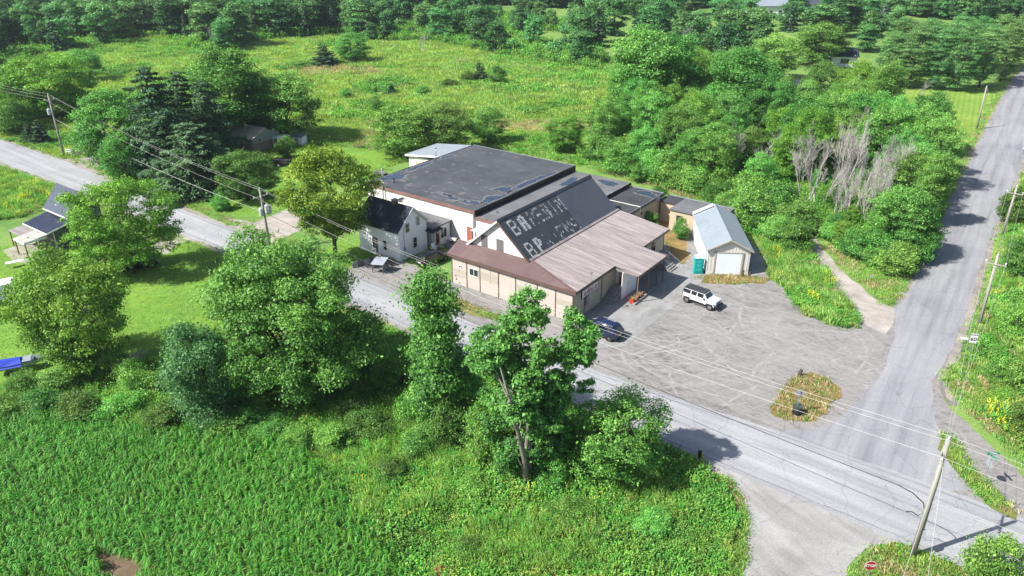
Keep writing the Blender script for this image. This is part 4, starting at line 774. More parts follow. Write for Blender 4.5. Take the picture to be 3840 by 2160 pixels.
W1E = [(14.79, 136.15, 0.00), (20.97, 123.34, 0.00), (31.08, 114.70, 0.00), (32.66, 103.93, 0.00), (34.83, 95.72, 0.00), (38.03, 92.34, 0.00), (41.55, 97.85, 0.00), (40.79, 103.93, 0.00), (35.40, 114.32, 0.00), (25.28, 128.89, 0.00), (17.86, 144.16, 0.00)]
for p in spaced(W1E, 42, 2.3, 2):
    h = g2.uniform(3.0, 6.0); tree('bush', (p[0], p[1], h, h * g2.uniform(1.0, 1.4)), 'bright bush fringing the right-hand wood, ' + near(p, Z1), group='bushes fringing the right-hand wood')
W1R = [(43.19, 99.31, 0.00), (44.35, 92.34, 0.00), (46.37, 86.14, 0.00), (49.86, 86.14, 0.00), (56.20, 95.03, 0.00), (51.19, 92.34, 0.00), (46.51, 96.42, 0.00)]
for p in spaced(W1R, 16, 2.6, 3, keep):
    h = g2.uniform(2.0, 4.0); tree('bush', (p[0], p[1], h, h * g2.uniform(1.0, 1.4)), 'low bush between the lane and the side road', group='bushes between lane and side road')
W4 = [(26.35, 186.52, 0.00), (43.17, 203.33, 0.00), (60.61, 198.25, 0.00), (82.96, 243.12, 0.00), (96.72, 250.53, 0.00), (107.18, 236.10, 0.00), (139.20, 294.91, 0.00), (204.63, 372.12, 0.00), (237.01, 372.12, 0.00), (231.44, 329.30, 0.00), (326.59, 472.83, 0.00), (49.03, 472.83, 0.00), (26.55, 329.30, 0.00), (29.45, 250.53, 0.00)]
for p in spaced(W4, 190, 5.4, 4, keep + HOUSES):
    h = g2.uniform(8, 15); v = int(g2.choice([0, 1, 2, 4, 0, 1, 3])); tree('far', (p[0], p[1], h, h * g2.uniform(0.6, 0.95) * (0.6 if v == 3 else 1)), ('spruce in the far right wood, ' if v == 3 else 'leafy tree in the far right wood, ') + near(p, Z4), group='far wood upper right: ' + ('spruce' if v == 3 else 'leafy'), var=v)
W3 = [(-50.42, 280.14, 0.00), (-26.48, 280.14, 0.00), (-4.82, 250.53, 0.00), (13.46, 236.10, 0.00), (24.18, 223.12, 0.00), (29.88, 243.12, 0.00), (23.94, 294.91, 0.00), (24.91, 329.30, 0.00), (2.12, 356.73, 0.00), (-26.48, 388.83, 0.00), (-54.10, 380.30, 0.00), (-55.40, 329.30, 0.00)]
CLEAR = [[(1.90, 317.03, 0.00), (22.84, 300.17, 0.00), (20.45, 266.69, 0.00), (5.82, 275.52, 0.00)], [(-54.50, 397.73, 0.00), (-39.91, 388.83, 0.00), (-33.68, 342.49, 0.00), (-44.74, 335.77, 0.00)]]
for p in spaced(W3, 95, 4.5, 5, keep):
    if any(inside(c_, p[None])[0] for c_ in CLEAR): continue
    if g2.random() < 0.55:
        h = g2.uniform(2.5, 5); tree('farbush', (p[0], p[1], h, h * g2.uniform(1.0, 1.5)), 'scrubby bush at the back of the field', group='scrub at the back of the field')
    else:
        h = g2.uniform(6, 12); v = int(g2.choice([0, 1, 2, 4, 3])); tree('far', (p[0], p[1], h, h * g2.uniform(0.5, 0.75) * (0.6 if v == 3 else 1)), 'small spruce in the scrub at the back of the field' if v == 3 else 'slim leafy tree in the scrub at the back of the field', group='scrub trees: ' + ('spruce' if v == 3 else 'leafy'), var=v)
W2 = [(-152.86, 211.40, 0.00), (-152.72, 232.72, 0.00), (-152.07, 250.53, 0.00), (-141.82, 268.41, 0.00), (-136.37, 289.83, 0.00), (-125.96, 292.86, 0.00), (-107.09, 262.47, 0.00), (-92.41, 250.53, 0.00), (-89.85, 284.91, 0.00), (-75.31, 289.83, 0.00), (-64.30, 300.17, 0.00), (-51.22, 284.91, 0.00), (-53.76, 329.30, 0.00), (-145.55, 329.30, 0.00), (-196.79, 305.60, 0.00), (-200.17, 266.69, 0.00)]
for p in spaced(W2, 130, 4.2, 6, keep):
    h = g2.uniform(9, 15); v = int(g2.choice([0, 1, 2, 4, 4, 3])); tree('far', (p[0], p[1], h, h * g2.uniform(0.5, 0.8) * (0.65 if v == 3 else 1)), ('spruce at the front of the far left wood, ' if v == 3 else 'leafy tree at the front of the far left wood, ') + near(p, Z2), group='front of the far wood: ' + ('spruce' if v == 3 else 'leafy'), var=v)
FOREST = [(-420, 300), (-230, 300), (-185, 330), (-150, 322), (-60, 305), (-35, 335), (-20, 400), (40, 380), (80, 385), (150, 385), (190, 330), (240, 330), (330, 420), (430, 480), (520, 800), (-560, 800), (-520, 420)]
pts = scatter_pts(FOREST, 4.6, 20); pts = pts[in_view(pts, 30)]
mi = [p['crown'] for p in P['far']]; n = len(pts); h = 0.75 + 0.5 * rng.random(n)
scatter('far_forest', pts, np.stack([h * 1.05, h * 1.05, h * (0.9 + 0.35 * rng.random(n))], 1), mi, rng.choice([0, 1, 2, 4, 4, 3], n), 'distant mixed wood stretching along the horizon', 'forest', tilt=0.03, seed=21)
# undergrowth of the woods
U = [W1, W1E, W1R]
pts = np.concatenate([scatter_pts(u_, .8, 30 + i) for i, u_ in enumerate(U)]); pts = thin_paths(pts, [LANE, MAIN_ROAD, SIDE_ROAD]); pts = pts[(np.hypot(pts[:, 0] - 64.5, pts[:, 1] - 172) > 8)]
scatter('undergrowth', pts, 1.1 + .8 * rng.random(len(pts)), WEEDS, rng.choice([0, 1, 2, 4, 7, 7], len(pts)), 'tangled green undergrowth on the floor of the right-hand wood', 'undergrowth', seed=33)
pts = np.concatenate([scatter_pts(u_, 1.9, 40 + i) for i, u_ in enumerate([W2, W3])]); pts = pts[~inside(CLEAR[0], pts) & ~inside(CLEAR[1], pts)]
scatter('forest_undergrowth', pts, 2.2 + 1.5 * rng.random(len(pts)), WEEDS, rng.choice([0, 2, 7, 7], len(pts)), 'low scrub at the foot of the far woods', 'undergrowth', seed=34)
for i, v in enumerate(((-20.7, 53.9, 1.4, 3.1), (-18.2, 51.7, 1.8, 3.0), (-22.7, 56.0, 1.3, 2.8), (-14.5, 56.0, 2.1, 3.4), (-7.6, 51.5, 2.2, 3.3), (-9.8, 47.9, 1.6, 2.8), (-3.0, 46.1, 1.5, 2.9), (4.2, 43.5, 1.7, 3.0), (10.3, 42.2, 1.5, 2.8), (-3.0, 39.5, 1.5, 2.5))):
    tree('bush', v, 'leafy mound standing above the weeds of the foreground meadow', group='mounds in the weed meadow')
for v in ((-45.0, 56.3, 2.5, 3.9), (-42.3, 56.6, 2.3, 3.9), (-38.6, 56.1, 2.4, 4.1), (-35.2, 56.0, 2.3, 3.9), (-30.3, 54.5, 2.5, 3.8), (-25.1, 53.5, 1.9, 3.4), (-23.3, 54.5, 1.9, 3.1), (-15.1, 52.0, 2.0, 3.3), (-12.4, 53.6, 2.3, 3.8)):
    tree('bush', v, 'leafy shrub in the weedy band along the top of the corn', group='shrubs along the corn edge')
# brush pile and low scrub in the shade by the left trees
for v in ((-35.2, 60.1, 3.7, 3.3), (-37.9, 61.8, 3.5, 3.0), (-32.6, 60.1, 2.2, 3.0), (-23.8, 58.4, 2.6, 3.6), (-15.0, 62.5, 4.0, 4.2), (-42.7, 60.1, 2.6, 4.1), (-45.5, 59.1, 2.6, 3.7), (-3.8, 54.5, 6.1, 4.1), (-1.3, 52.0, 6.4, 4.3), (-10.3, 59.1, 4.1, 4.0), (-2.4, 50.4, 4.4, 3.9), (3.7, 49.7, 4.5, 4.2), (1.7, 51.5, 4.8, 3.9), (5.1, 52.0, 3.2, 3.7), (-0.1, 48.4, 3.1, 3.5), (3.1, 47.2, 2.9, 3.4), (-5.4, 52.5, 5.2, 3.7), (6.8, 48.9, 3.5, 3.5), (-8.1, 55.4, 4.2, 3.8)):
    tree('bush', v, 'weedy shrub at the foot of the roadside trees', group='shrubs under the roadside trees')
tree('dead', (-36.9, 62.1, 3.8, 4.2), 'tangle of fallen grey branches below the light-green tree', var=2)
for v in ((72.8, 103.9, 5.4, 4.6), (62.6, 85.0, 5.3, 4.4), (53.1, 70.2, 3.8, 3.3), (47.9, 59.7, 4.3, 4.1), (46.4, 61.8, 2.2, 2.3), (44.3, 53.6, 3.3, 3.1)):
    tree('bush', v, 'bush on the verge right of the side road', group='bushes on the right verge')

# ------------------------------------------------------------------ air
hz = MB().box(-900, 900, -60, 1300, -1.5, 46).build('haze', None); tag(hz, 'thin summer haze over the whole scene', 'haze', kind='stuff')
hm = bpy.data.materials.new('haze'); hm.use_nodes = True; ht = hm.node_tree; ht.nodes.remove(ht.nodes['Principled BSDF'])
pv = ht.nodes.new('ShaderNodeVolumePrincipled'); pv.inputs['Color'].default_value = (0.80, 0.90, 1.0, 1); pv.inputs['Density'].default_value = HAZE; pv.inputs['Anisotropy'].default_value = 0.2
ht.links.new(pv.outputs[0], ht.nodes['Material Output'].inputs['Volume']); hz.data.materials.append(hm)

# ------------------------------------------------------------------ building materials
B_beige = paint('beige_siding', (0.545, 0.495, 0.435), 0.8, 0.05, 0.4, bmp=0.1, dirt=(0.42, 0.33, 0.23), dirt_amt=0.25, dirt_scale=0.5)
B_beige2 = paint('beige_patch', (0.46, 0.405, 0.335), 0.8, 0.05, 0.5, bmp=0.1)
B_block = paint('beige_block', (0.58, 0.47, 0.33), 0.85, 0.07, 0.6, bmp=0.2, dirt=(0.36, 0.29, 0.2), dirt_amt=0.3)
B_tan = paint('tan_wall', (0.50, 0.44, 0.35), 0.85, 0.06, 0.5, bmp=0.2, dirt=(0.3, 0.26, 0.2), dirt_amt=0.35)  # tan a little browner than the front siding, shared by frames and trim
B_white = paint('white_paint', (0.78, 0.77, 0.75), 0.75, 0.04, 0.7, bmp=0.15, dirt=(0.50, 0.47, 0.43), dirt_amt=0.45, dirt_scale=1.1)
B_blockw = paint('white_block', (0.80, 0.78, 0.75), 0.8, 0.05, 0.5, bmp=0.2, dirt=(0.45, 0.43, 0.41), dirt_amt=0.6, dirt_scale=0.8)
B_siding = paint('white_siding', (1.0, 1.02, 1.05), 0.6, 0.03, 0.8, bmp=0.05)
B_trim = paint('white_trim', (0.82, 0.82, 0.80), 0.6, 0.03, 1)
B_brown = paint('brown_trim', (0.14, 0.085, 0.07), 0.6, 0.15, 0.8)
B_brownroof = paint('brown_metal', (0.165, 0.105, 0.100), 0.38, 0.14, 0.35, spec=0.5, bmp=0.03, dirt=(0.26, 0.19, 0.17), dirt_amt=0.5, dirt_scale=0.4)
B_mauve = paint('weathered_mauve_metal', (0.265, 0.225, 0.215), 0.5, 0.45, 1.4, spec=0.45, bmp=0.05, dirt=(0.13, 0.10, 0.108), dirt_amt=0.8, dirt_scale=0.5, stretch=(0.12, 1.6, 1))
B_blackroof = paint('black_ribbed_metal', (0.030, 0.036, 0.044), 0.5, 0.3, 0.8, spec=0.5, bmp=0.05, dirt=(0.06, 0.075, 0.09), dirt_amt=0.5)
B_slateroof = paint('slate_metal', (0.075, 0.080, 0.098), 0.45, 0.12, 0.5, spec=0.5, bmp=0.05)
B_navyroof = paint('navy_metal', (0.045, 0.055, 0.095), 0.4, 0.18, 0.6, spec=0.5, bmp=0.04, dirt=(0.09, 0.1, 0.14), dirt_amt=0.4)
B_shingle = paint('dark_shingle', (0.028, 0.034, 0.055), 0.85, 0.35, 2.5, bmp=0.5)
B_greymetal = paint('grey_metal', (0.29, 0.33, 0.37), 0.42, 0.08, 0.4, spec=0.5, bmp=0.03, dirt=(0.17, 0.185, 0.20), dirt_amt=0.5, dirt_scale=0.4)
B_rust = paint('red_fascia', (0.23, 0.125, 0.105), 0.75, 0.2, 0.7, dirt=(0.45, 0.3, 0.25), dirt_amt=0.4)
B_tar = paint('black_tar', (0.012, 0.012, 0.014), 0.5, 0.3, 1.2)
B_boards = paint('grey_boards', (0.16, 0.145, 0.145), 0.8, 0.18, 2.0, stretch=(6, 6, 0.6))
B_reddoor = paint('red_door', (0.36, 0.045, 0.05), 0.5, 0.1, 1)
B_rdoor2 = paint('faded_red_door', (0.42, 0.12, 0.09), 0.7, 0.15, 1)
B_conc = paint('concrete', (0.29, 0.28, 0.265), 0.9, 0.15, 0.8, bmp=0.3, dirt=(0.2, 0.19, 0.175), dirt_amt=0.5)
B_steel = paint('galvanised', (0.40, 0.41, 0.42), 0.45, 0.1, 3, metal=0.6)
B_rusty = paint('rusty_steel', (0.24, 0.15, 0.11), 0.75, 0.25, 3)
B_door = paint('roller_door', (0.92, 0.98, 1.02), 0.5, 0.04, 0.6)
B_cream = paint('cream_metal', (0.80, 0.78, 0.71), 0.6, 0.06, 0.5, dirt=(0.5, 0.4, 0.26), dirt_amt=0.35)
B_creamw = paint('pale_metal_wall', (0.9, 0.93, 0.95), 0.55, 0.05, 0.5, dirt=(0.6, 0.52, 0.38), dirt_amt=0.4)
B_greysid = paint('grey_siding', (0.12, 0.125, 0.12), 0.75, 0.1, 0.7, bmp=0.1)
B_brick = paint('brown_brick', (0.20, 0.13, 0.10), 0.9, 0.25, 1.5, bmp=0.3)
B_poly = paint('polycarbonate', (0.42, 0.41, 0.37), 0.5, 0.15, 0.8, stretch=(0.3, 3, 1))
B_stucco = paint('dusky_siding', (0.34, 0.36, 0.36), 0.8, 0.06, 0.6); B_stucco2 = paint('dusky_brick', (0.30, 0.23, 0.20), 0.85, 0.12, 1.2)
G_win = glassy('window_glass'); G_dark = glassy('dark_glass', (0.006, 0.008, 0.011), 0.05)
B_paintw = paint('faded_letter_paint', (0.50, 0.51, 0.50), 0.8, 0.25, 6, bmp=0, dirt=(0.2, 0.21, 0.22), dirt_amt=0.7, dirt_scale=5)
def membrane(name, base, seam=2.0):
    m = bpy.data.materials.new(name); nt, b, o = nodes_of(m); v = objvec(nt)
    n1 = noise(nt, v, 0.25, 5, 0.6); n2 = noise(nt, v, 1.0, 5, 0.65, 0.5); n3 = noise(nt, v, 14, 3, 0.7)
    c = ramp(nt, n1, [(0.3, tuple(x * 0.75 for x in base)), (0.5, base), (0.7, tuple(x * 1.3 for x in base))])
    c = mixc(nt, ramp(nt, n2, [(0.60, (0, 0, 0)), (0.70, (0.5,) * 3)]), c, (0.15, 0.15, 0.15))
    br = N(nt, 'ShaderNodeTexBrick'); br.inputs['Scale'].default_value = 1.0; br.inputs['Mortar Size'].default_value = 0.035; br.inputs['Brick Width'].default_value = 5.2; br.inputs['Row Height'].default_value = seam
    nt.links.new(v, br.inputs['Vector']); c = mixc(nt, mixc(nt, 0.5, br.outputs['Fac'], (0, 0, 0)), c, tuple(x * 0.35 for x in base))
    c = mixc(nt, 0.4, c, ramp(nt, n3, [(0.3, (0.25,) * 3), (0.7, (0.75,) * 3)]), 'OVERLAY')
    nt.links.new(c, b.inputs['Base Color']); b.inputs['Roughness'].default_value = 0.8; b.inputs['Specular IOR Level'].default_value = 0.3
    bump(nt, b, n3, 0.3, 0.02); MATS[name] = m; return m
B_roofm = membrane('roof_membrane', (0.052, 0.055, 0.062)); B_roofm2 = membrane('roof_membrane_worn', (0.115, 0.115, 0.12), 1.0); B_roofm3 = membrane('roof_membrane_dark', (0.040, 0.041, 0.045), 3.0)
B_stain = paint('dust_stain', (0.14, 0.14, 0.14), 0.9, 0.3, 2)
B_puddle = glassy('roof_puddle', (0.012, 0.016, 0.026), 0.16)
def ribbed(name, ys, span, zf, mat, parent, pitch=0.30, rib=0.035, thick=0.03):
    """corrugated sheet: ribs run along x, repeat along y; span(y) gives x range, zf(x, y) height"""
    V, F = [], []; y = ys[0]; prof = []
    while y < ys[1] - 1e-6:
        for dy, h in ((0, 0), (pitch * 0.42, 0), (pitch * 0.5, rib), (pitch * 0.88, rib), (pitch * 0.96, 0)):
            if y + dy < ys[1]: prof.append((y + dy, h))
        y += pitch
    prof.append((ys[1], 0))
    for y, h in prof:
        a_, b_ = span(y); V.append((a_, y, zf(a_, y) + h)); V.append((b_, y, zf(b_, y) + h))
    for i in range(len(prof) - 1):
        if abs(V[2 * i][0] - V[2 * i + 1][0]) > 1e-4 or abs(V[2 * i + 2][0] - V[2 * i + 3][0]) > 1e-4: F.append((2 * i, 2 * i + 1, 2 * i + 3, 2 * i + 2))
    n = len(V); V += [(x, y, z - rib - thick) for x, y, z in V]; F += [tuple(n + i for i in f[::-1]) for f in F]
    m = len(prof)
    for i in range(m - 1):
        F.append((2 * i, 2 * i + 2, n + 2 * i + 2, n + 2 * i)); F.append((2 * i + 3, 2 * i + 1, n + 2 * i + 1, n + 2 * i + 3))
    F.append((0, n, n + 1, 1)); F.append((2 * m - 2, 2 * m - 1, n + 2 * m - 1, n + 2 * m - 2))
    return me_obj(name, V, F, mat, parent)
def window(parent, axis, at, u0, u1, z0, z1, frame=B_trim, mull=1, depth=0.06, fw=0.07, out=1, hbar=0, glass=None):
    """framed window on a wall plane; axis 'x' = wall at x=at, spanning y; axis 'y' = wall at y=at, spanning x"""
    m = MB(); d = depth * out
    def bar(a0, a1, b0, b1):
        lo, hi = sorted((at + 0.002 * out, at + d))
        if axis == 'x': m.box(lo, hi, a0, a1, b0, b1)
        else: m.box(a0, a1, lo, hi, b0, b1)
    bar(u0, u0 + fw, z0, z1); bar(u1 - fw, u1, z0, z1); bar(u0 + fw, u1 - fw, z0, z0 + fw); bar(u0 + fw, u1 - fw, z1 - fw, z1)
    f = m.build('window', frame, parent)
    g = MB(); lo, hi = sorted((at + 0.004 * out, at + d * 0.45)); k = mull + 1; wdt = (u1 - u0 - 2 * fw) / k
    for i in range(k):
        for j in range(hbar + 1):
            hz = (z1 - z0 - 2 * fw) / (hbar + 1); a0 = u0 + fw + i * wdt + (0.03 if i else 0); a1 = u0 + fw + (i + 1) * wdt - (0.03 if i < k - 1 else 0); b0 = z0 + fw + j * hz + (0.025 if j else 0); b1 = z0 + fw + (j + 1) * hz - (0.025 if j < hbar else 0)
            p = MB()
            if axis == 'x': p.box(lo, hi, a0, a1, b0, b1)
            else: p.box(a0, a1, lo, hi, b0, b1)
            p.build('pane', glass or G_win, f)
    mm = MB()
    for i in range(1, k):
        x = u0 + fw + i * wdt
        if axis == 'x': mm.box(*sorted((at + 0.004 * out, at + d * 0.8)), x - 0.03, x + 0.03, z0 + fw, z1 - fw)
        else: mm.box(x - 0.03, x + 0.03, *sorted((at + 0.004 * out, at + d * 0.8)), z0 + fw, z1 - fw)
    for j in range(1, hbar + 1):
        z = z0 + fw + j * (z1 - z0 - 2 * fw) / (hbar + 1)
        if axis == 'x': mm.box(*sorted((at + 0.004 * out, at + d * 0.7)), u0 + fw, u1 - fw, z - 0.025, z + 0.025)
        else: mm.box(u0 + fw, u1 - fw, *sorted((at + 0.004 * out, at + d * 0.7)), z - 0.025, z + 0.025)
    if mm.v: mm.build('glazing_bar', frame, f)
    return f
RZ = R(-36.1); ORG = (6.68, 73.65, 0)
# ------------------------------------------------------------------ the surplus store (local x runs down the front to the sign corner, y runs back)
st = empty('surplus_store', ORG, RZ, 'beige store with brown skirt roof, black gable and white gable wall', 'building')
MB().box(-17.3, 0, 0, 22.2, -0.3, 3.72).build('wall', B_beige, st)
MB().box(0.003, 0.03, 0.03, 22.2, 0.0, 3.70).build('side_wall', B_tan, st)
for a0, a1, z0, z1 in ((-17.2, -15.05, 1.0, 2.0), (-12.9, -10.3, 1.75, 2.7), (-7.6, -4.9, 1.6, 2.5), (-2.2, -0.1, 1.7, 2.4)): MB().box(a0, a1, -0.012, -0.002, z0, z1).build('paint_patch', B_beige2, st)
for x in (-17.25, -14.95, -12.95, -10.2, -7.75, -4.75, -2.3, -0.06): MB().box(x - 0.05, x + 0.05, -0.045, -0.003, 0.0, 3.70).build('batten', B_brown, st)
for y in (2.35, 6.1, 16.2, 19.0, 22.1): MB().box(0.032, 0.08, y - 0.05, y + 0.05, 0.0, 3.70).build('batten', B_brown, st)
MB().box(-11.4, -11.36, -0.03, -0.003, 1.5, 3.7).build('conduit', B_beige2, st)
window(st, 'y', 0, -14.55, -13.15, 1.75, 2.75, out=-1, mull=1); window(st, 'y', 0, -16.2, -15.75, 2.25, 2.7, out=-1, mull=0, fw=0.1)
MB().box(-17.65, 0.45, -0.37, -0.33, 3.58, 3.93).build('fascia', B_brown, st); MB().box(0.46, 0.50, -0.37, 8.2, 3.58, 3.90).build('fascia', B_brown, st)
MB().box(0.46, 0.50, 15.2, 22.6, 3.58, 3.90).build('fascia', B_brown, st); MB().box(-17.69, -17.652, -0.37, 2.0, 3.58, 3.93).build('fascia', B_brown, st)
MB().box(-17.6, 0.44, -0.32, -0.01, 3.60, 3.63).build('soffit', B_brown, st); MB().box(0.085, 0.45, 0.0, 22.4, 3.60, 3.63).build('soffit', B_brown, st)
# brown skirt roof (ribs run up the slope, so build it turned a quarter)
def skirt(nm, x0, x1):
    V, F = [], []; x = x0; prof = []
    while x < x1 - 1e-6:
        for dx, h in ((0, 0), (0.13, 0), (0.155, 0.035), (0.26, 0.035), (0.285, 0)):
            if x + dx < x1: prof.append((x + dx, h))
        x += 0.31
    prof.append((x1, 0))
    for x, h in prof:
        yt = 1.9 if x <= -7.0 else 1.9 - 2.27 * (x + 7.0) / 7.48
        yt = max(yt, -0.36); zf = lambda y: 3.95 + (y + 0.37) * (1.0 / 2.27)
        V += [(x, -0.37, zf(-0.37) + h), (x, yt, zf(yt) + h)]
    for i in range(len(prof) - 1): F.append((2 * i, 2 * i + 2, 2 * i + 3, 2 * i + 1))
    n = len(V); V += [(a_, b_, c_ - 0.07) for a_, b_, c_ in V]; F += [tuple(n + i for i in f[::-1]) for f in F]
    for i in range(len(prof) - 1): F.append((2 * i, n + 2 * i, n + 2 * i + 2, 2 * i + 2))
    return me_obj(nm, V, F, B_brownroof, st)
skirt('skirt_roof', -17.68, 0.45)
MB().box(-17.3, -16.1, 1.88, 2.4, 3.7, 4.86).build('end_wall', B_beige, st)
ZL = lambda x, y=0: 3.95 + (0.5 - x) * (1.0 / 7.5)
hipx = lambda y: -7.0 if y >= 1.9 else 0.5 - 7.5 * (y + 0.37) / 2.27
ribbed('metal_roof', (-0.36, 8.2), lambda y: (hipx(y), 0.5), ZL, B_mauve, st, 0.28)
ribbed('metal_roof', (8.2, 15.2), lambda y: (-7.0, 3.65), ZL, B_mauve, st, 0.28)
ribbed('metal_roof', (15.2, 22.5), lambda y: (-7.0, 0.5), ZL, B_mauve, st, 0.28)
MB().prism([(0.45, -0.45, 4.02), (0.62, -0.3, 4.02), (-6.95, 2.05, 5.03), (-7.1, 1.85, 5.03)], (0, 0, 0.04)).build('hip_cap', B_brownroof, st)
MB().prism([(-7.15, 1.7, 5.06), (-6.8, 1.7, 5.0), (-6.8, 22.5, 5.0), (-7.15, 22.5, 5.06)], (0, 0, 0.05)).build('flashing', B_mauve, st)
# gable block
MB().prism([(-16.1, 1.92, 3.7), (-7.0, 1.92, 3.7), (-7.0, 1.92, 4.95), (-11.55, 1.92, 8.85), (-16.1, 1.92, 4.95)], (0, 0.25, 0)).build('gable_wall', B_white, st)
MB().box(-16.05, -7.05, 2.2, 22.0, 3.7, 4.9).build('upper_wall', B_beige, st)
for a0, a1 in ((-14.15, -13.25), (-11.9, -10.9)): MB().box(a0, a1, 1.87, 1.915, 5.0 if a0 < -13 else 4.95, 6.45).build('boarded_window', B_boards, st)
SL = (8.95 - 4.75) / (11.55 - 6.75)
zr = lambda x, y=0: 8.95 - (x + 11.55) * SL
ribbed('gable_roof', (1.55, 13.4), lambda y: (-11.55, -6.75), zr, B_blackroof, st, 0.24, 0.03)
ribbed('gable_roof', (13.4, 22.3), lambda y: (-11.55, -6.75), zr, B_slateroof, st, 0.24, 0.02)
ribbed('gable_roof', (1.55, 22.3), lambda y: (-16.35, -11.55), lambda x, y=0: 8.95 + (x + 11.55) * SL, B_slateroof, st, 0.5, 0.02)
MB().prism([(-11.85, 1.5, 8.78), (-11.55, 1.5, 9.03), (-11.25, 1.5, 8.78)], (0, 20.85, 0)).build('ridge_cap', B_blackroof, st)
for s_ in (-1, 1): MB().prism([(-11.55, 1.48, 8.90), (-11.55 + s_ * 4.85, 1.48, 8.90 - 4.85 * SL), (-11.55 + s_ * 4.85, 1.48, 8.62 - 4.85 * SL), (-11.55, 1.48, 8.62)], (0, 0.06, 0)).build('barge_board', B_trim if s_ < 0 else B_brown, st)
MB().prism([(-16.3, 1.55, 4.70), (-11.55, 1.55, 8.86), (-11.55, 1.91, 8.86), (-16.3, 1.91, 4.70)], (0, 0, -0.03)).build('verge_soffit', B_trim, st)
# faded painted letters on the black roof
GLY = {'B': ['11110', '10001', '10001', '11110', '10001', '10001', '11110'], 'A': ['01110', '11011', '11011', '11111', '11011', '11011', '11011'], 'E': ['11111', '10000', '10000', '11110', '10000', '10000', '11111'],
       'R': ['11110', '10001', '10001', '11110', '10100', '10010', '10001'], 'I': ['00100', '00100', '00100', '00100', '00100', '00100', '00100'], 'M': ['10001', '11011', '10101', '10101', '10001', '10001', '10001'],
       'D': ['11110', '10001', '10001', '10001', '10001', '10001', '11110'], 'P': ['11110', '11011', '11011', '11110', '11000', '11000', '11000'], 'N': ['10001', '11001', '10101', '10101', '10011', '10001', '10001'], 'S': ['01111', '10000', '10000', '01110', '00001', '00001', '11110'], 'K': ['10001', '10010', '10100', '11000', '10100', '10010', '10001']}
lr = random.Random(5)
def roof_letter(ch, y0, s0, w_, h_, dens):
    """y0 along the ridge, s0 distance down the slope from the ridge (m)"""
    q = MB(); cw, chh = w_ / 5, h_ / 7; L = math.hypot(1, SL); nx = SL / L; nz = 1 / L
    for r_, row in enumerate(GLY[ch]):
        for c_, v in enumerate(row):
            if v == '0': continue
            for k in range(3):
                if lr.random() > dens: continue
                ya = y0 + c_ * cw + (k + 0.08) * cw / 3; yb = ya + cw / 3 * 0.86; sa = s0 + r_ * chh + lr.uniform(-0.05, 0.05); sb = sa + chh * lr.uniform(0.8, 1.05)
                pt = lambda s, y: (-11.55 + s / L + 0.042 * nx, y, 8.95 - s / L * SL + 0.042 * nz)
                q.prism([pt(sa, ya), pt(sb, ya), pt(sb, yb), pt(sa, yb)], (0.004 * nx, 0, 0.004 * nz))
    if q.v: q.build('painted_letter', B_paintw, st)
for i, (ch, dn) in enumerate((('B', 0.95), ('A', 0.95), ('R', 0.30), ('E', 0.34), ('A', 0.42), ('I', 0.5), ('M', 0.5))): roof_letter(ch, 2.5 + (i * 1.85 if i < 2 else 3.7 + (i - 2) * 1.5), 0.68, 1.25, 2.1, dn)
for i, (ch, dn) in enumerate((('B', 0.95), ('P', 0.95), ('K', 0.12), ('I', 0.1), ('E', 0.30), ('N', 0.38), ('S', 0.45))): roof_letter(ch, 2.4 + (i * 1.85 if i < 2 else 3.7 + (i - 2) * 1.5), 4.0, 1.2, 2.05, dn)
# canopy, vestibule, doors, steps
MB().box(3.62, 3.68, 8.15, 15.25, 3.22, 3.52).build('canopy_fascia', B_brown, st); MB().box(0.5, 3.62, 8.14, 8.19, 3.42, 3.72).build('canopy_fascia', B_mauve, st); MB().box(0.5, 3.62, 15.21, 15.26, 3.42, 3.72).build('canopy_fascia', B_mauve, st)
for y, mt in ((8.35, B_rusty), (11.1, B_rusty), (13.3, B_brown), (15.0, B_brown)): MB().box(3.46, 3.56, y - 0.05, y + 0.05, 0.2, 3.42).build('canopy_post', mt, st)
MB().box(3.35, 3.72, 7.6, 14.2, 0.03, 0.25).build('kerb_beam', B_conc, st, bevel=0.02)
MB().box(1.62, 1.72, 8.0, 11.6, 0.05, 3.45).build('vestibule_wall', B_siding, st); MB().box(0.03, 1.62, 9.5, 9.6, 1.15, 3.55).build('vestibule_front', B_trim, st); MB().box(0.03, 1.62, 9.6, 11.6, 0.05, 1.15).build('landing', B_conc, st)
MB().box(1.625, 1.715, 7.93, 7.995, 0.05, 3.45).build('corner_trim', B_trim, st); MB().box(1.725, 1.75, 9.9, 10.9, 2.7, 3.05).build('louvre', B_tan, st); MB().box(1.725, 1.735, 9.2, 9.75, 1.3, 1.9).build('notice', B_trim, st)
dr = MB().box(0.50, 1.40, 9.42, 9.495, 1.18, 3.25).build('door', B_reddoor, st)
MB().box(0.62, 1.28, 9.405, 9.418, 2.15, 3.1).build('pane_frame', B_trim, dr)
for i in range(2):
    for j in range(3): MB().box(0.67 + i * 0.29, 0.93 + i * 0.29, 9.395, 9.404, 2.2 + j * 0.29, 2.45 + j * 0.29).build('pane', G_win, dr)
MB().box(1.30, 1.36, 9.37, 9.415, 2.0, 2.06).build('handle', B_steel, dr)
for i in range(7): MB().box(0.04, 1.55, 6.2 + i * 0.31, 9.45, 0.03 + i * 0.165, 0.03 + (i + 1) * 0.165).build('step', B_conc, st)
MB().tube([(1.58, 6.5, 0.2), (1.58, 6.5, 1.1), (1.58, 8.4, 2.1)], 0.022, 6).build('handrail', B_steel, st)
d2 = MB().box(0.035, 0.10, 18.6, 19.6, 1.2, 3.3).build('door', G_dark, st); MB().box(0.102, 0.12, 18.75, 19.1, 2.2, 3.1).build('pane', G_win, d2)
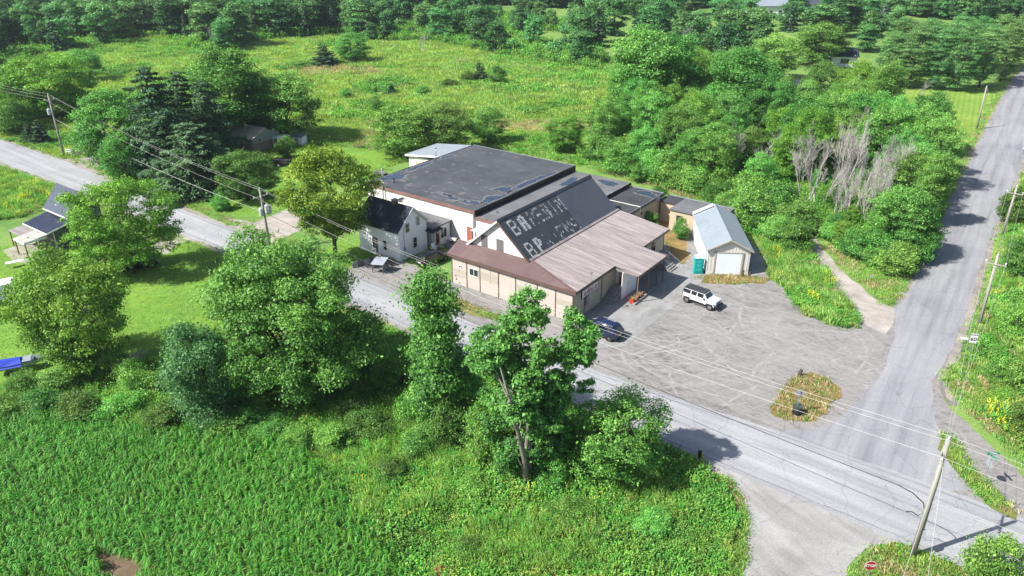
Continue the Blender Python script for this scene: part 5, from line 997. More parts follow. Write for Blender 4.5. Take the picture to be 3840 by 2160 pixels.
MB().box(0.04, 1.3, 18.2, 21.6, 0.0, 1.15).build('landing', B_conc, st)
for i in range(6): MB().box(1.3, 1.6 + i * 0.3, 18.3, 20.2, 0.0 + (5 - i) * 0.18, 0.0 + (6 - i) * 0.18).build('step', B_conc, st)
for y in (18.25, 20.25):
    MB().tube([(1.3, y, 1.15), (1.3, y, 2.0), (3.3, y, 0.95), (3.3, y, 0.0)], 0.022, 6).build('handrail', B_steel, st)
MB().tube([(1.28, 20.3, 1.15), (1.28, 20.3, 2.0), (1.28, 21.5, 2.0), (1.28, 21.5, 1.15)], 0.022, 6).build('handrail', B_steel, st)
MB().tube([(3.7, 15.1, 3.25), (3.7, 15.1, 2.9), (3.56, 15.1, 2.8)], 0.04, 6).build('downspout', B_brown, st)
# wall sign
sg = empty('store_sign', ORG, RZ, 'white SURPLUS sign with red italic letters on the side wall', 'sign')
MB().box(0.10, 0.16, 1.5, 5.05, 2.25, 3.28).build('frame', paint('navy_frame', (0.02, 0.035, 0.08), 0.5), sg); MB().box(0.161, 0.175, 1.58, 4.97, 2.33, 3.20).build('board', B_trim, sg)
Mx = Matrix(((0, 0, 1, 0.178), (1, 0, 0, 3.3), (0, 1, 0, 2.66), (0, 0, 0, 1)))
text_obj('lettering', 'SURPLUS', 0.68, paint('sign_red', (0.42, 0.02, 0.04), 0.5, 0.05), sg, Mx, 0.22, 0.004, 1.12, 0.02)
Mx2 = Matrix(((0, 0, 1, 0.178), (1, 0, 0, 3.0), (0, 1, 0, 3.08), (0, 0, 0, 1))); 
mb_ = MB(); [mb_.box(0.176, 0.18, 2.6 + 0.09 * i, 2.66 + 0.09 * i, 3.04, 3.12) for i in range(7)]; mb_.build('small_print', paint('sign_navy', (0.05, 0.04, 0.12), 0.5), sg)
el = empty('meter_box', ORG, RZ, 'grey electrical panel below the SURPLUS sign', 'meter box')
MB().box(0.085, 0.24, 2.45, 3.05, 1.05, 2.15).build('cabinet', B_steel, el, bevel=0.01); MB().box(0.241, 0.26, 2.6, 2.9, 1.3, 1.75).build('door', B_greymetal, el); MB().tube([(0.12, 2.6, 2.15), (0.12, 2.6, 3.6)], 0.03, 6).build('conduit', B_brown, el)
an = empty('roof_antenna', ORG, RZ, 'small pole bracket at the eave above the SURPLUS sign', 'antenna')
MB().tube([(0.35, 3.0, 3.95), (0.35, 3.0, 5.1)], 0.025, 6).build('pole', B_steel, an); MB().obox((0.35, 3.0, 5.0), 0.22, 0.22, 0.15).build('bracket', B_steel, an)
# ------------------------------------------------------------------ warehouse with flat roof
wh = empty('warehouse', ORG, RZ, 'white block warehouse with large dark flat roof', 'building')
WX0, WX1, WY0, WY1, WZ = -42.1, -21.75, 10.1, 35.3, 5.2
MB().box(WX0 + 0.1, WX1 - 0.1, WY0 + 0.1, WY1 - 0.1, -0.3, WZ - 0.3).build('wall', B_blockw, wh)
MB().box(WX0, WX1, WY0, WY1, WZ - 0.3, WZ).build('roof', B_roofm, wh)
MB().box(WX0 - 0.04, WX1, WY0 - 0.05, WY0 - 0.003, WZ - 0.38, WZ + 0.06).build('fascia', B_rust, wh)
MB().box(WX1 + 0.003, WX1 + 0.06, WY0 - 0.05, WY1, WZ - 0.85, WZ + 0.08).build('fascia', B_tar, wh)
MB().box(WX0 - 0.06, WX0 - 0.003, WY0 - 0.05, WY1, WZ - 0.3, WZ + 0.05).build('fascia', B_tar, wh); MB().box(WX0, WX1, WY1 + 0.003, WY1 + 0.06, WZ - 0.3, WZ + 0.05).build('fascia', B_greymetal, wh)
pr = random.Random(8)
def blob(name, cx, cy, z, rx, ry, mat, parent, n=26, seed=0, rag=0.35):
    rr = random.Random(seed); ph = [rr.uniform(0, 6.28) for _ in range(6)]; V = []
    for i in range(n):
        a_ = 6.2832 * i / n; k = 1 + rag * (0.5 * math.sin(2 * a_ + ph[0]) + 0.4 * math.sin(3 * a_ + ph[1]) + 0.35 * math.sin(5 * a_ + ph[2]) + 0.3 * math.sin(8 * a_ + ph[3])) + rr.uniform(-0.08, 0.08)
        V.append((cx + rx * k * math.cos(a_), cy + ry * k * math.sin(a_), z))
    V.append((cx, cy, z)); return me_obj(name, V, [(i, (i + 1) % n, n) for i in range(n)], mat, parent)
for i, (x, y, rx, ry) in enumerate(((-22.8, 25, 0.6, 4.5), (-22.9, 15.5, 0.7, 2.2), (-24.6, 12.6, 1.3, 0.6), (-24.0, 19.6, 0.9, 1.3), (-40.8, 14.5, 1.0, 2.6), (-41.2, 20.5, 0.5, 2.6), (-41.1, 27, 0.6, 1.2), (-27.5, 12.4, 0.8, 0.5), (-29.2, 13.0, 0.5, 0.4))):
    blob('stain', x, y, WZ + 0.004, rx + 0.35, ry + 0.35, B_stain, wh, seed=i, rag=0.45); blob('puddle', x, y, WZ + 0.008, rx, ry, B_puddle, wh, seed=i, rag=0.45)
for i in range(46):
    x = WX0 + 2 + pr.random() * 18; y = WY0 + 1 + abs(pr.gauss(0, 5)); blob('stain', x, min(y, 34), WZ + 0.0045 + i * 1e-4, pr.uniform(0.15, 0.55), pr.uniform(0.12, 0.4), B_stain, wh, 16, 100 + i)
for x, y, h in ((-41.0, 12.5, 1.5), (-41.1, 24.5, 2.0), (-38.6, 12.4, 1.1)):
    vp = empty('roof_vent', (0, 0, 0)); bpy.data.objects.remove(vp)
    MB().tube([(x, y, WZ), (x, y, WZ + h)], 0.07, 8).build('vent_pipe', B_steel if h > 1.2 else B_tar, wh, True); 
    if h > 1.2: MB().tube([(x, y, WZ + h), (x, y, WZ + h + 0.2)], 0.15, 8).build('vent_cap', B_steel, wh, True)
MB().box(-23.15, -22.2, WY0 + 0.02, WY0 + 0.095, 0.5, 2.75).build('door', B_rdoor2, wh); MB().box(-23.3, -23.16, WY0 - 0.003, WY0 + 0.097, 0.5, 2.85).build('door_frame', B_blockw, wh); MB().box(-23.3, -22.05, WY0 - 0.003, WY0 + 0.097, 2.76, 2.9).build('door_frame', B_blockw, wh)
MB().box(-25.4, -22.2, WY0 - 2.2, WY0 + 0.05, 0.0, 0.45).build('loading_dock', B_conc, wh)
MB().tube([(-22.0, WY0 - 0.02, 2.9), (-22.0, WY0 - 0.02, 4.8)], 0.06, 8).build('conduit', B_steel, wh); MB().tube([(-41.0, WY0 - 0.08, 0.3), (-41.0, WY0 - 0.08, 4.9)], 0.07, 8).build('downpipe', B_steel, wh)
for i in range(1, 13):
    MB().box(WX0 + 0.12, WX1 - 0.12, WY0 + 0.094, WY0 + 0.099, i * 0.38 - 0.006, i * 0.38 + 0.006).build('mortar_line', B_conc, wh)
# middle flat-roofed block, rear annexes
md = empty('flat_roofed_block', ORG, RZ, 'low flat-roofed block wedged between the warehouse and the black gable roof', 'building')
MB().box(-21.65, -16.2, 10.25, 35.0, -0.3, 4.15).build('wall', B_white, md); MB().box(-21.68, -11.8, 10.2, 35.1, 4.16, 4.42).build('roof', B_roofm2, md)
MB().box(-21.68, -15.5, 10.14, 10.197, 4.0, 4.46).build('fascia', B_rust, md); MB().box(-16.2, -11.9, 22.4, 35.0, -0.3, 4.15).build('rear_wall', B_beige, md); MB().box(-11.797, -11.74, 22.4, 35.1, 4.0, 4.46).build('fascia', B_tar, md)
for i, (x, y, rx, ry) in enumerate(((-14.5, 33, 1.6, 1.0), (-19.5, 30, 0.7, 2.5))): blob('puddle', x, y, 4.43, rx, ry, B_puddle, md, seed=40 + i)
for x in (-20.3, -18.2): MB().tube([(x, 15 + x * 0.1, 4.42), (x, 15 + x * 0.1, 4.8)], 0.12, 8).build('roof_vent', B_steel, md)
MB().box(-21.3, -16.2, 8.6, 10.13, 3.05, 3.15).build('awning', B_white, md); MB().box(-21.2, -21.1, 8.7, 8.8, 0.0, 3.04).build('awning_post', B_rusty, md)
MB().box(-20.0, -17.0, 5.0, 8.4, -0.2, 2.35).build('lean_to', B_beige, md); MB().box(-20.2, -16.9, 4.8, 8.5, 2.36, 2.5).build('lean_to_roof', B_tan, md)
ax = empty('rear_annex', ORG, RZ, 'low rear annex with black puddled flat roof and beige block wall', 'building')
MB().box(-11.7, -6.5, 22.7, 34.8, -0.3, 3.6).build('wall', B_block, ax); MB().box(-11.73, -6.4, 22.6, 34.95, 3.61, 3.9).build('roof', B_roofm3, ax)
MB().box(-6.397, -6.3, 22.6, 34.95, 3.55, 4.0).build('parapet', B_roofm2, ax); MB().box(-11.7, -6.3, 34.953, 35.05, 3.55, 4.0).build('parapet', B_greymetal, ax)
blob('stain', -8.3, 33.2, 3.905, 2.3, 1.15, B_stain, ax, seed=61); blob('puddle', -8.3, 33.2, 3.91, 2.0, 0.9, B_puddle, ax, 34, 61, 0.5)
MB().tube([(-11.6, 27.6, 3.98), (-6.3, 27.6, 3.98), (-6.3, 27.6, 3.2)], 0.05, 6).build('pipe', B_cream, ax); MB().box(-6.497, -6.44, 28.2, 28.6, 2.6, 2.9).build('vent', B_tar, ax)
bk = empty('block_outbuilding', ORG, RZ, 'beige block outbuilding with flat black roof behind the garage', 'building')
MB().box(-6.25, -3.6, 34.0, 36.4, -0.3, 3.0).build('wall', B_block, bk); MB().box(-3.597, 3.6, 31.6, 36.4, -0.3, 3.0).build('wall', B_block, bk)
MB().box(-6.28, -3.62, 33.8, 36.6, 3.003, 3.22).build('roof', B_roofm3, bk); MB().box(-3.615, 3.8, 31.4, 36.6, 3.003, 3.22).build('roof', B_roofm2, bk)
MB().box(-6.2, 3.8, 36.603, 36.68, 2.9, 3.3).build('parapet', B_greymetal, bk); window(bk, 'y', 31.6, -2.6, -1.7, 1.4, 2.4, B_brown, 0, out=-1)
# grey metal annex behind the warehouse
ga = empty('metal_annex', ORG, RZ, 'beige annex with light grey metal roof behind the warehouse', 'building')
MB().box(-50.6, -42.2, 28.2, 36.0, -0.3, 3.6).build('wall', B_cream, ga)
ribbed('metal_roof', (27.8, 36.4), lambda y: (-51.1, -42.15), lambda x, y=0: 3.75 + (x + 51.1) * 0.125, B_greymetal, ga, 0.6, 0.03)
MB().box(-51.15, -51.1, 27.8, 36.4, 3.5, 3.8).build('fascia', B_trim, ga); MB().prism([(-51.1, 27.74, 3.5), (-42.2, 27.74, 4.6), (-42.2, 27.74, 4.9), (-51.1, 27.74, 3.8)], (0, 0.05, 0)).build('fascia', B_trim, ga)
MB().box(-48.9, -45.6, 28.12, 28.19, 0.0, 2.9).build('garage_door', B_beige, ga); MB().box(-49.05, -48.91, 28.1, 28.197, 0, 3.0).build('door_frame', B_tan, ga)
# ------------------------------------------------------------------ white house
hs_ = empty('white_house', ORG, RZ, 'two-storey white house with dark gable roof beside the warehouse', 'house')
HX0, HX1, HY0, HY1, HE, HP = -34.0, -26.7, 0.7, 6.0, 4.25, 6.65; HM = (HY0 + HY1) / 2
MB().box(HX0, HX1, HY0, HY1, -0.2, HE).build('wall', B_siding, hs_); MB().prism([(HX1 - 0.2, HY0, HE + 0.002), (HX1 - 0.2, HY1, HE + 0.002), (HX1 - 0.2, HM, HP)], (0.2, 0, 0)).build('gable', B_siding, hs_); MB().prism([(HX0, HY0, HE + 0.002), (HX0, HY1, HE + 0.002), (HX0, HM, HP)], (0.2, 0, 0)).build('gable', B_siding, hs_)
hsl = (HP - HE) / (HM - HY0)
for s_ in (-1, 1):
    ye = HM + s_ * (HM - HY0 + 0.35); ze = HE - 0.35 * hsl
    MB().prism([(HX0 - 0.3, HM, HP + 0.02), (HX1 + 0.3, HM, HP + 0.02), (HX1 + 0.3, ye, ze + 0.02), (HX0 - 0.3, ye, ze + 0.02)], (0, 0, 0.12)).build('roof', B_shingle, hs_)
    MB().prism([(HX1 + 0.303, HM, HP + 0.16), (HX1 + 0.303, ye, ze + 0.16), (HX1 + 0.303, ye, ze - 0.1), (HX1 + 0.303, HM, HP - 0.1)], (0.05, 0, 0)).build('barge_board', B_trim, hs_)
for i in range(1, 15): MB().box(HX1 + 0.001, HX1 + 0.012, HY0 + 0.02, HY1 - 0.02, i * 0.28 - 0.01, i * 0.28 + 0.01).build('siding_line', B_trim, hs_)
window(hs_, 'x', HX1 + 0.012, HY0 + 1.25, HY0 + 2.05, 3.55, 4.85, hbar=1, mull=0); window(hs_, 'x', HX1 + 0.012, HY0 + 3.3, HY0 + 4.0, 3.9, 5.15, hbar=1, mull=0); window(hs_, 'x', HX1 + 0.012, HY0 + 2.5, HY0 + 3.3, 1.0, 2.5, hbar=1, mull=0)
window(hs_, 'y', HY0, HX1 - 2.9, HX1 - 2.2, 1.0, 2.4, out=-1, hbar=1, mull=0); MB().box(HX1 - 4.8, HX1 - 3.9, HY0 - 0.05, HY0 - 0.003, 0.3, 2.4).build('door', B_boards, hs_); MB().box(HX1 - 5.0, HX1 - 4.81, HY0 - 0.06, HY0 - 0.003, 0.3, 2.5).build('door_frame', B_trim, hs_)
MB().tube([(HX1 + 0.06, HY0 + 0.9, 0.4), (HX1 + 0.06, HY0 + 0.9, 4.6)], 0.03, 6).build('service_conduit', B_steel, hs_); MB().box(HX1 + 0.02, HX1 + 0.18, HY0 + 0.8, HY0 + 1.0, 1.3, 1.7).build('meter', B_steel, hs_)
MB().box(HX0 + 0.6, HX1 - 2.5, 6.003, 10.0, -0.2, 2.9).build('addition_wall', B_siding, hs_); MB().box(HX1 - 2.497, HX1 + 0.6, 6.9, 10.0, -0.2, 2.9).build('addition_wall', B_siding, hs_)
MB().box(HX0 + 0.4, HX1 + 0.9, 6.15, 10.3, 2.903, 3.08).build('addition_roof', B_roofm2, hs_); MB().prism([(HX1 - 0.9, 5.7, 2.72), (HX1 + 1.3, 5.7, 2.6), (HX1 + 1.3, 7.9, 2.6), (HX1 - 0.9, 7.9, 2.72)], (0, 0, 0.12)).build('porch_roof', B_shingle, hs_)
dd = MB().box(HX1 + 0.603, HX1 + 0.66, 7.0, 7.75, 0.25, 2.35).build('door', B_reddoor, hs_); MB().box(HX1 + 0.661, HX1 + 0.67, 7.12, 7.63, 0.45, 1.25).build('pane', G_win, dd); MB().box(HX1 + 0.661, HX1 + 0.67, 7.12, 7.63, 1.4, 2.2).build('pane', G_win, dd)
MB().box(HX1 + 0.601, HX1 + 0.65, 6.9, 6.998, 0.2, 2.45).build('door_frame', B_trim, hs_); MB().box(HX1 + 0.601, HX1 + 0.65, 7.752, 7.85, 0.2, 2.45).build('door_frame', B_trim, hs_)
window(hs_, 'x', HX1 + 0.6, 8.0, 9.3, 0.9, 2.3, mull=1)
MB().box(-29.9, -29.3, HM - 0.3, HM + 0.3, HP - 0.2, HP + 0.45).build('chimney', B_brick, hs_); MB().box(-30.0, -29.2, HM - 0.4, HM + 0.4, HP + 0.453, HP + 0.53).build('chimney_cap', B_conc, hs_)
# ------------------------------------------------------------------ garage
gr = empty('garage', (24.25, 86.25, 0), R(-4.5), 'pale metal garage with white roller door and grey gable roof', 'garage')
GW, GL, GE, GP = 5.15, 12.4, 3.45, 4.75
MB().box(0, GW, 0.03, GL, -0.2, GE).build('wall', B_creamw, gr); MB().box(0.0, GW, 0.0, 0.027, 0.0, GE).build('front_wall', B_cream, gr); MB().prism([(0, 0, GE + 0.002), (GW, 0, GE + 0.002), (GW / 2, 0, GP - 0.05)], (0, 0.2, 0)).build('gable', B_cream, gr); MB().prism([(0, GL - 0.2, GE + 0.002), (GW, GL - 0.2, GE + 0.002), (GW / 2, GL - 0.2, GP - 0.05)], (0, 0.2, 0)).build('gable', B_cream, gr)
gs = (GP - GE) / (GW / 2)
for s_ in (-1, 1):
    xe = GW / 2 + s_ * (GW / 2 + 0.35); ze = GE - 0.35 * gs
    for k in range(6):
        y0, y1 = -0.3 + k * (GL + 0.6) / 6, -0.3 + (k + 1) * (GL + 0.6) / 6 - 0.012
        MB().prism([(GW / 2, y0, GP), (xe, y0, ze), (xe, y1, ze), (GW / 2, y1, GP)], (0, 0, 0.05)).build('roof_panel', B_greymetal, gr)
    MB().prism([(GW / 2, -0.36, GP + 0.06), (xe, -0.36, ze + 0.06), (xe, -0.36, ze - 0.12), (GW / 2, -0.36, GP - 0.12)], (0, 0.05, 0)).build('barge_board', B_tan, gr)
MB().prism([(GW / 2 - 0.2, -0.35, GP + 0.0), (GW / 2, -0.35, GP + 0.1), (GW / 2 + 0.2, -0.35, GP + 0.0)], (0, GL + 0.7, 0)).build('ridge_cap', B_greymetal, gr)
MB().prism([(-0.3, GL - 0.6, GE + 0.05), (GW / 2 - 0.3, GL - 0.6, GP + 0.07), (GW / 2 - 0.3, GL + 0.25, GP + 0.07), (-0.3, GL + 0.25, GE + 0.05)], (0, 0, 0.03)).build('patch_sheet', B_trim, gr)
rd = MB().box(1.0, 4.15, -0.05, -0.003, 0.05, 2.95).build('roller_door', B_door, gr)
for i in range(10): MB().box(1.02, 4.13, -0.068, -0.052, 0.08 + i * 0.287, 0.08 + i * 0.287 + 0.265).build('slat', B_door, rd)
for x0, x1 in ((0.82, 0.995), (4.155, 4.33)): MB().box(x0, x1, -0.12, -0.003, 0.0, 3.05).build('door_frame', B_tan, gr)
MB().box(0.82, 4.33, -0.12, -0.003, 2.955, 3.08).build('door_frame', B_tan, gr)
for i in range(13):
    x = 0.05 + i * 0.4
    if x < 0.8 or x > 4.35: MB().box(x, x + 0.05, -0.03, -0.002, 0.4, GE + 0.3).build('rib', B_cream, gr)
    else: MB().box(x, x + 0.05, -0.03, -0.002, 3.1, GE + min(x, GW - x) * gs * 0.6).build('rib', B_cream, gr)
for i in range(31): MB().box(-0.03, -0.001, 0.1 + i * 0.4, 0.15 + i * 0.4, 0.35, GE - 0.1).build('rib', B_creamw, gr)
MB().box(-0.05, -0.001, 8.9, 9.8, 0.0, 2.1).build('side_door', B_trim, gr)
for x0, x1 in ((-0.02, 0.8), (4.35, GW + 0.02)): MB().box(x0, x1, -0.06, -0.032, -0.1, 0.32).build('footing', B_cream, gr)
for i, x in enumerate((4.45, 5.25)):
    bp = empty('wooden_bollard', (0, 0, 0), 0, ('rotting wooden post at the right side of the roller door', 'rotting wooden post at the right corner of the garage')[i], 'post')
    bp.location = gr.matrix_basis @ Vector((x, -0.5, 0)); MB().tube([(0, 0, -0.1), (0.03, 0, 0.9 - i * 0.2)], [0.13, 0.11], 8).build('stump', M_bark, bp)
# ------------------------------------------------------------------ dark-roofed house, left edge
lh = empty('dark_roofed_house', (-60.9, 93.6, 0), R(-36), 'grey house with navy metal roofs and open carport, left edge', 'house')
MB().box(-5.9, 0, 0, 2.5, -0.2, 2.7).build('wall', B_greysid, lh); MB().box(-5.9, 0.0, 2.503, 6.8, -0.2, 4.3).build('wall', B_greysid, lh); MB().prism([(0, 2.5, 4.3), (0, 6.8, 4.3), (0, 4.65, 6.9)], (-.2, 0, 0)).build('gable', B_greysid, lh)
V_, F_ = [], []; k_ = 0
for i in range(18):
    x0_ = -6.3 + i * 0.37
    MB().prism([(x0_, -0.85, 2.72), (x0_ + .34, -0.85, 2.72), (x0_ + .34, 2.62, 3.45), (x0_, 2.62, 3.45)], (0, 0, .06)).build('roof_sheet', B_navyroof, lh); MB().prism([(x0_ + .335, -0.85, 2.74), (x0_ + .375, -0.85, 2.74), (x0_ + .375, 2.62, 3.47), (x0_ + .335, 2.62, 3.47)], (0, 0, .08)).build('roof_seam', B_navyroof, lh)
    for s_ in (-1, 1): MB().prism([(x0_, 4.65, 6.95), (x0_ + .355, 4.65, 6.95), (x0_ + .355, 4.65 + s_ * 2.5, 4.0), (x0_, 4.65 + s_ * 2.5, 4.0)], (0, 0, .07)).build('roof_sheet', B_navyroof, lh)
MB().box(-6.35, 0.4, 2.09, 2.14, 3.86, 4.06).build('gutter', B_trim, lh); MB().prism([(0.37, -0.85, 2.6), (0.37, 2.62, 3.33), (0.37, 2.62, 3.53), (0.37, -0.85, 2.8)], (.05, 0, 0)).build('fascia', B_trim, lh); MB().box(-6.3, 0.4, -0.92, -0.86, 2.6, 2.78).build('fascia', B_trim, lh)
MB().box(0.005, 0.09, 0.02, 0.12, 0, 2.6).build('corner_trim', B_trim, lh); window(lh, 'x', 0.0, 1.1, 1.5, 1.3, 1.7, B_cream, 0)
for i in range(1, 14): MB().box(0.001, 0.012, 0.13, 6.78, i * .3 - .012, i * .3 + .004).build('siding_line', B_greysid, lh)
ribbed('carport_roof', (-3.7, -0.95), lambda y: (-2.9, 0.15), lambda x, y=0: 2.3 + (y + 3.7) * 0.1, B_poly, lh, 0.3, 0.02); ribbed('carport_roof', (-2.8, -0.95), lambda y: (-6.4, -2.95), lambda x, y=0: 2.3 + (y + 2.8) * 0.1, B_mauve, lh, 0.3, 0.02)
MB().box(-2.9, 0.15, -3.76, -3.71, 2.1, 2.3).build('carport_fascia', B_trim, lh); MB().box(0.16, 0.2, -3.7, -0.95, 2.15, 2.42).build('carport_fascia', B_trim, lh)
for x, y in ((-2.8, -3.6), (0.0, -3.6), (-2.8, -1.2), (0.0, -1.2), (-6.3, -2.7), (-6.3, -1.1)): MB().box(x - 0.07, x + 0.07, y - 0.07, y + 0.07, 0, 2.28).build('carport_post', B_rusty, lh)
MB().tube([(-2.5, 4.0, 6.2), (-2.5, 4.0, 7.1)], 0.07, 6).build('vent_pipe', B_steel, lh)
sheet('patio', [(-68.5, 93.5), (-64.5, 90.2), (-60.5, 88.5), (-59.5, 91.5), (-62.0, 95.0), (-66.5, 97.5)], 0.0065, M_dirt, 0.15)
# ------------------------------------------------------------------ hidden houses
sh = empty('hidden_bungalow', (-48.2, 138.6, 0), R(-30), 'grey and brick bungalow half hidden behind the spruces', 'house')
MB().box(-10.0, 0, 0, 6.6, -0.2, 2.0).build('brick_base', B_stucco2, sh); MB().box(-10.05, 0.05, -0.05, 6.65, 2.003, 3.1).build('wall', B_stucco, sh); MB().prism([(0.05, -0.05, 3.1), (0.05, 6.65, 3.1), (0.05, 3.3, 4.3)], (-0.2, 0, 0)).build('gable', B_stucco, sh)
for s_ in (-1, 1): MB().prism([(-10.4, 3.3, 4.4), (0.5, 3.3, 4.4), (0.5, 3.3 + s_ * 3.8, 3.0), (-10.4, 3.3 + s_ * 3.8, 3.0)], (0, 0, 0.12)).build('roof', B_tan if s_ < 0 else B_shingle, sh)
MB().box(0.6, 2.4, 4.2, 7.2, 2.4, 2.5).build('deck_roof', B_trim, sh); MB().box(0.7, 2.3, 4.3, 7.1, 1.0, 1.1).build('deck', B_trim, sh)
for x, y in ((0.8, 4.3), (2.3, 4.3), (2.3, 7.1)): MB().box(x - 0.05, x + 0.05, y - 0.05, y + 0.05, 0, 2.39).build('deck_post', B_trim, sh)
MB().tube([(-4, 2.2, 3.6), (-4, 2.2, 5.4)], 0.12, 8).build('flue', B_steel, sh); window(sh, 'x', 0.05, 1.2, 2.2, 2.1, 2.9, B_trim, 0)
gR = empty('brick_garage', (62.4, 175.5, 0), R(-12), 'brick garage with white panelled door hidden in the right-hand wood', 'garage')
MB().box(0, 7, 0, 8, -0.2, 3.2).build('wall', B_brick, gR); MB().prism([(0, -0.02, 3.2), (7, -0.02, 3.2), (3.5, -0.02, 5.4)], (0, 0.2, 0)).build('gable', B_brick, gR)
for s_ in (-1, 1): MB().prism([(3.5, -0.4, 5.45), (3.5 + s_ * 4, -0.4, 2.95), (3.5 + s_ * 4, 8.4, 2.95), (3.5, 8.4, 5.45)], (0, 0, 0.12)).build('roof', B_shingle, gR)
gd = MB().box(1.6, 5.4, -0.08, -0.003, 0, 2.5).build('garage_door', B_trim, gR)
for i in range(4): MB().box(1.8 + i * 0.9, 2.5 + i * 0.9, -0.1, -0.082, 1.75, 2.2).build('pane', G_dark, gd)
sheet('garage_drive', [(62, 175), (68, 174), (67, 167), (63, 166)], 0.007, M_dirt, 0.2)
wb = empty('white_cottage', (94.6, 231, 0), R(-8), 'white cottage with dark roof in the trees, upper right', 'house')
MB().box(0, 7, 0, 7, -0.2, 3.0).build('wall', B_siding, wb); window(wb, 'y', 0, 2.2, 4.8, 0.9, 2.4, out=-1, mull=2, glass=G_dark)
for s_ in (-1, 1): MB().prism([(-0.4, 3.5, 4.9), (7.4, 3.5, 4.9), (7.4, 3.5 + s_ * 4, 2.9), (-0.4, 3.5 + s_ * 4, 2.9)], (0, 0, 0.12)).build('roof', B_shingle, wb)
MB().prism([(0, 0, 3.0), (0, 7, 3.0), (0, 3.5, 4.85)], (0.2, 0, 0)).build('gable', B_siding, wb)
for i, (x, y, wd, h, lb) in enumerate(((96, 352, 26, 4.5, 'long white building with grey roof at the top edge, right of centre'), (133, 365, 16, 4.0, 'white house at the top edge near the blue spruce'))):
    q = empty('far_building', (x, y, 0), R(4), lb, 'building'); MB().box(0, wd, 0, 10, -0.2, h).build('wall', B_siding, q)
    for s_ in (-1, 1): MB().prism([(-0.5, 5, h + 2.2), (wd + 0.5, 5, h + 2.2), (wd + 0.5, 5 + s_ * 5.6, h - 0.1), (-0.5, 5 + s_ * 5.6, h - 0.1)], (0, 0, 0.15)).build('roof', B_greymetal if i == 0 else B_slateroof, q)
    for k in range(int(wd / 4)): window(q, 'y', 0, 1.2 + k * 4, 2.8 + k * 4, 1.2, 2.6, out=-1, mull=0, glass=G_dark)

# ------------------------------------------------------------------ vehicles
V_white = paint('car_white', (0.80, 0.80, 0.80), 0.25, 0.02, 1, spec=0.6, bmp=0); V_navy = paint('car_navy', (0.008, 0.015, 0.055), 0.18, 0.05, 1, spec=0.8, bmp=0); V_black = paint('car_black', (0.010, 0.010, 0.013), 0.2, 0.05, 1, spec=0.7, bmp=0)
V_silver = paint('car_silver', (0.25, 0.29, 0.27), 0.3, 0.05, 1, metal=0.4, bmp=0); V_dark = paint('car_charcoal', (0.03, 0.022, 0.025), 0.35, 0.05, 1, bmp=0)
V_tyre = paint('tyre_rubber', (0.013, 0.013, 0.013), 0.9, 0.2, 3); V_rim = paint('alloy_rim', (0.42, 0.42, 0.43), 0.3, 0.05, 2, metal=0.7); V_plast = paint('black_plastic', (0.016, 0.016, 0.018), 0.7, 0.2, 2); V_top = paint('soft_top', (0.035, 0.037, 0.042), 0.85, 0.15, 2, bmp=0.3)
V_red = paint('tail_lamp', (0.35, 0.01, 0.01), 0.3); V_lamp = paint('head_lamp', (0.7, 0.7, 0.68), 0.2); V_chrome = paint('chrome', (0.6, 0.6, 0.62), 0.18, 0.02, 1, metal=0.9, bmp=0)
def wheel(parent, x, y, r, wd, rim=V_rim, spokes=5):
    m = MB(); n = 20; prof = [(r * 0.62, -wd / 2), (r * 0.93, -wd / 2), (r, -wd * 0.36), (r, wd * 0.36), (r * 0.93, wd / 2), (r * 0.62, wd / 2)]
    for i in range(n):
        a_ = 6.2832 * i / n
        for q, h in prof: m.v.append((x + q * math.cos(a_), y + h, r + q * math.sin(a_)))
    k = len(prof)
    for i in range(n):
        j = (i + 1) % n
        for s_ in range(k): m.f.append((i * k + s_, j * k + s_, j * k + (s_ + 1) % k, i * k + (s_ + 1) % k))
    wl = m.build('wheel', V_tyre, parent, True)
    rm = MB(); sd = 1 if y > 0 else -1
    rm.tube([(x, y - sd * wd * 0.3, r), (x, y + sd * wd * 0.28, r)], r * 0.62, 16)
    for i in range(spokes):
        a_ = 6.2832 * i / spokes; rm.obox((x + math.cos(a_) * r * 0.33, y + sd * wd * 0.33, r + math.sin(a_) * r * 0.33), r * 0.6, 0.05, r * 0.16, 0, 0, -a_)
    rm.build('rim', rim, wl); return wl
def lerp_st(st_, x):
    for a_, b_ in zip(st_, st_[1:]):
        if a_[0] <= x <= b_[0]:
            t = (x - a_[0]) / (b_[0] - a_[0]); return [p + (q - p) * t for p, q in zip(a_, b_)]
    return st_[-1]
SUV = [(0.0, .78, .48, .86, .70, .98), (0.08, .90, .36, 1.02, .78, 1.14), (0.32, .93, .30, 1.08, .73, 1.52), (0.62, .94, .28, 1.08, .72, 1.70), (1.6, .95, .28, 1.05, .72, 1.76), (2.5, .95, .28, 1.02, .70, 1.72), (2.95, .95, .28, 1.0, .68, 1.56), (3.62, .94, .28, .98, .80, 1.08), (4.25, .92, .30, .92, .78, .99), (4.62, .84, .36, .80, .68, .88), (4.74, .72, .42, .70, .58, .76)]
SEDAN = [(0.0, .74, .46, .80, .66, .92), (0.1, .86, .34, .94, .72, 1.0), (0.75, .90, .27, .96, .68, 1.08), (1.35, .91, .25, .95, .62, 1.42), (2.0, .91, .25, .93, .62, 1.46), (2.6, .91, .25, .92, .62, 1.40), (3.35, .90, .25, .90, .74, 1.0), (4.1, .88, .28, .84, .72, .90), (4.5, .78, .34, .72, .62, .78), (4.62, .64, .42, .64, .52, .70)]
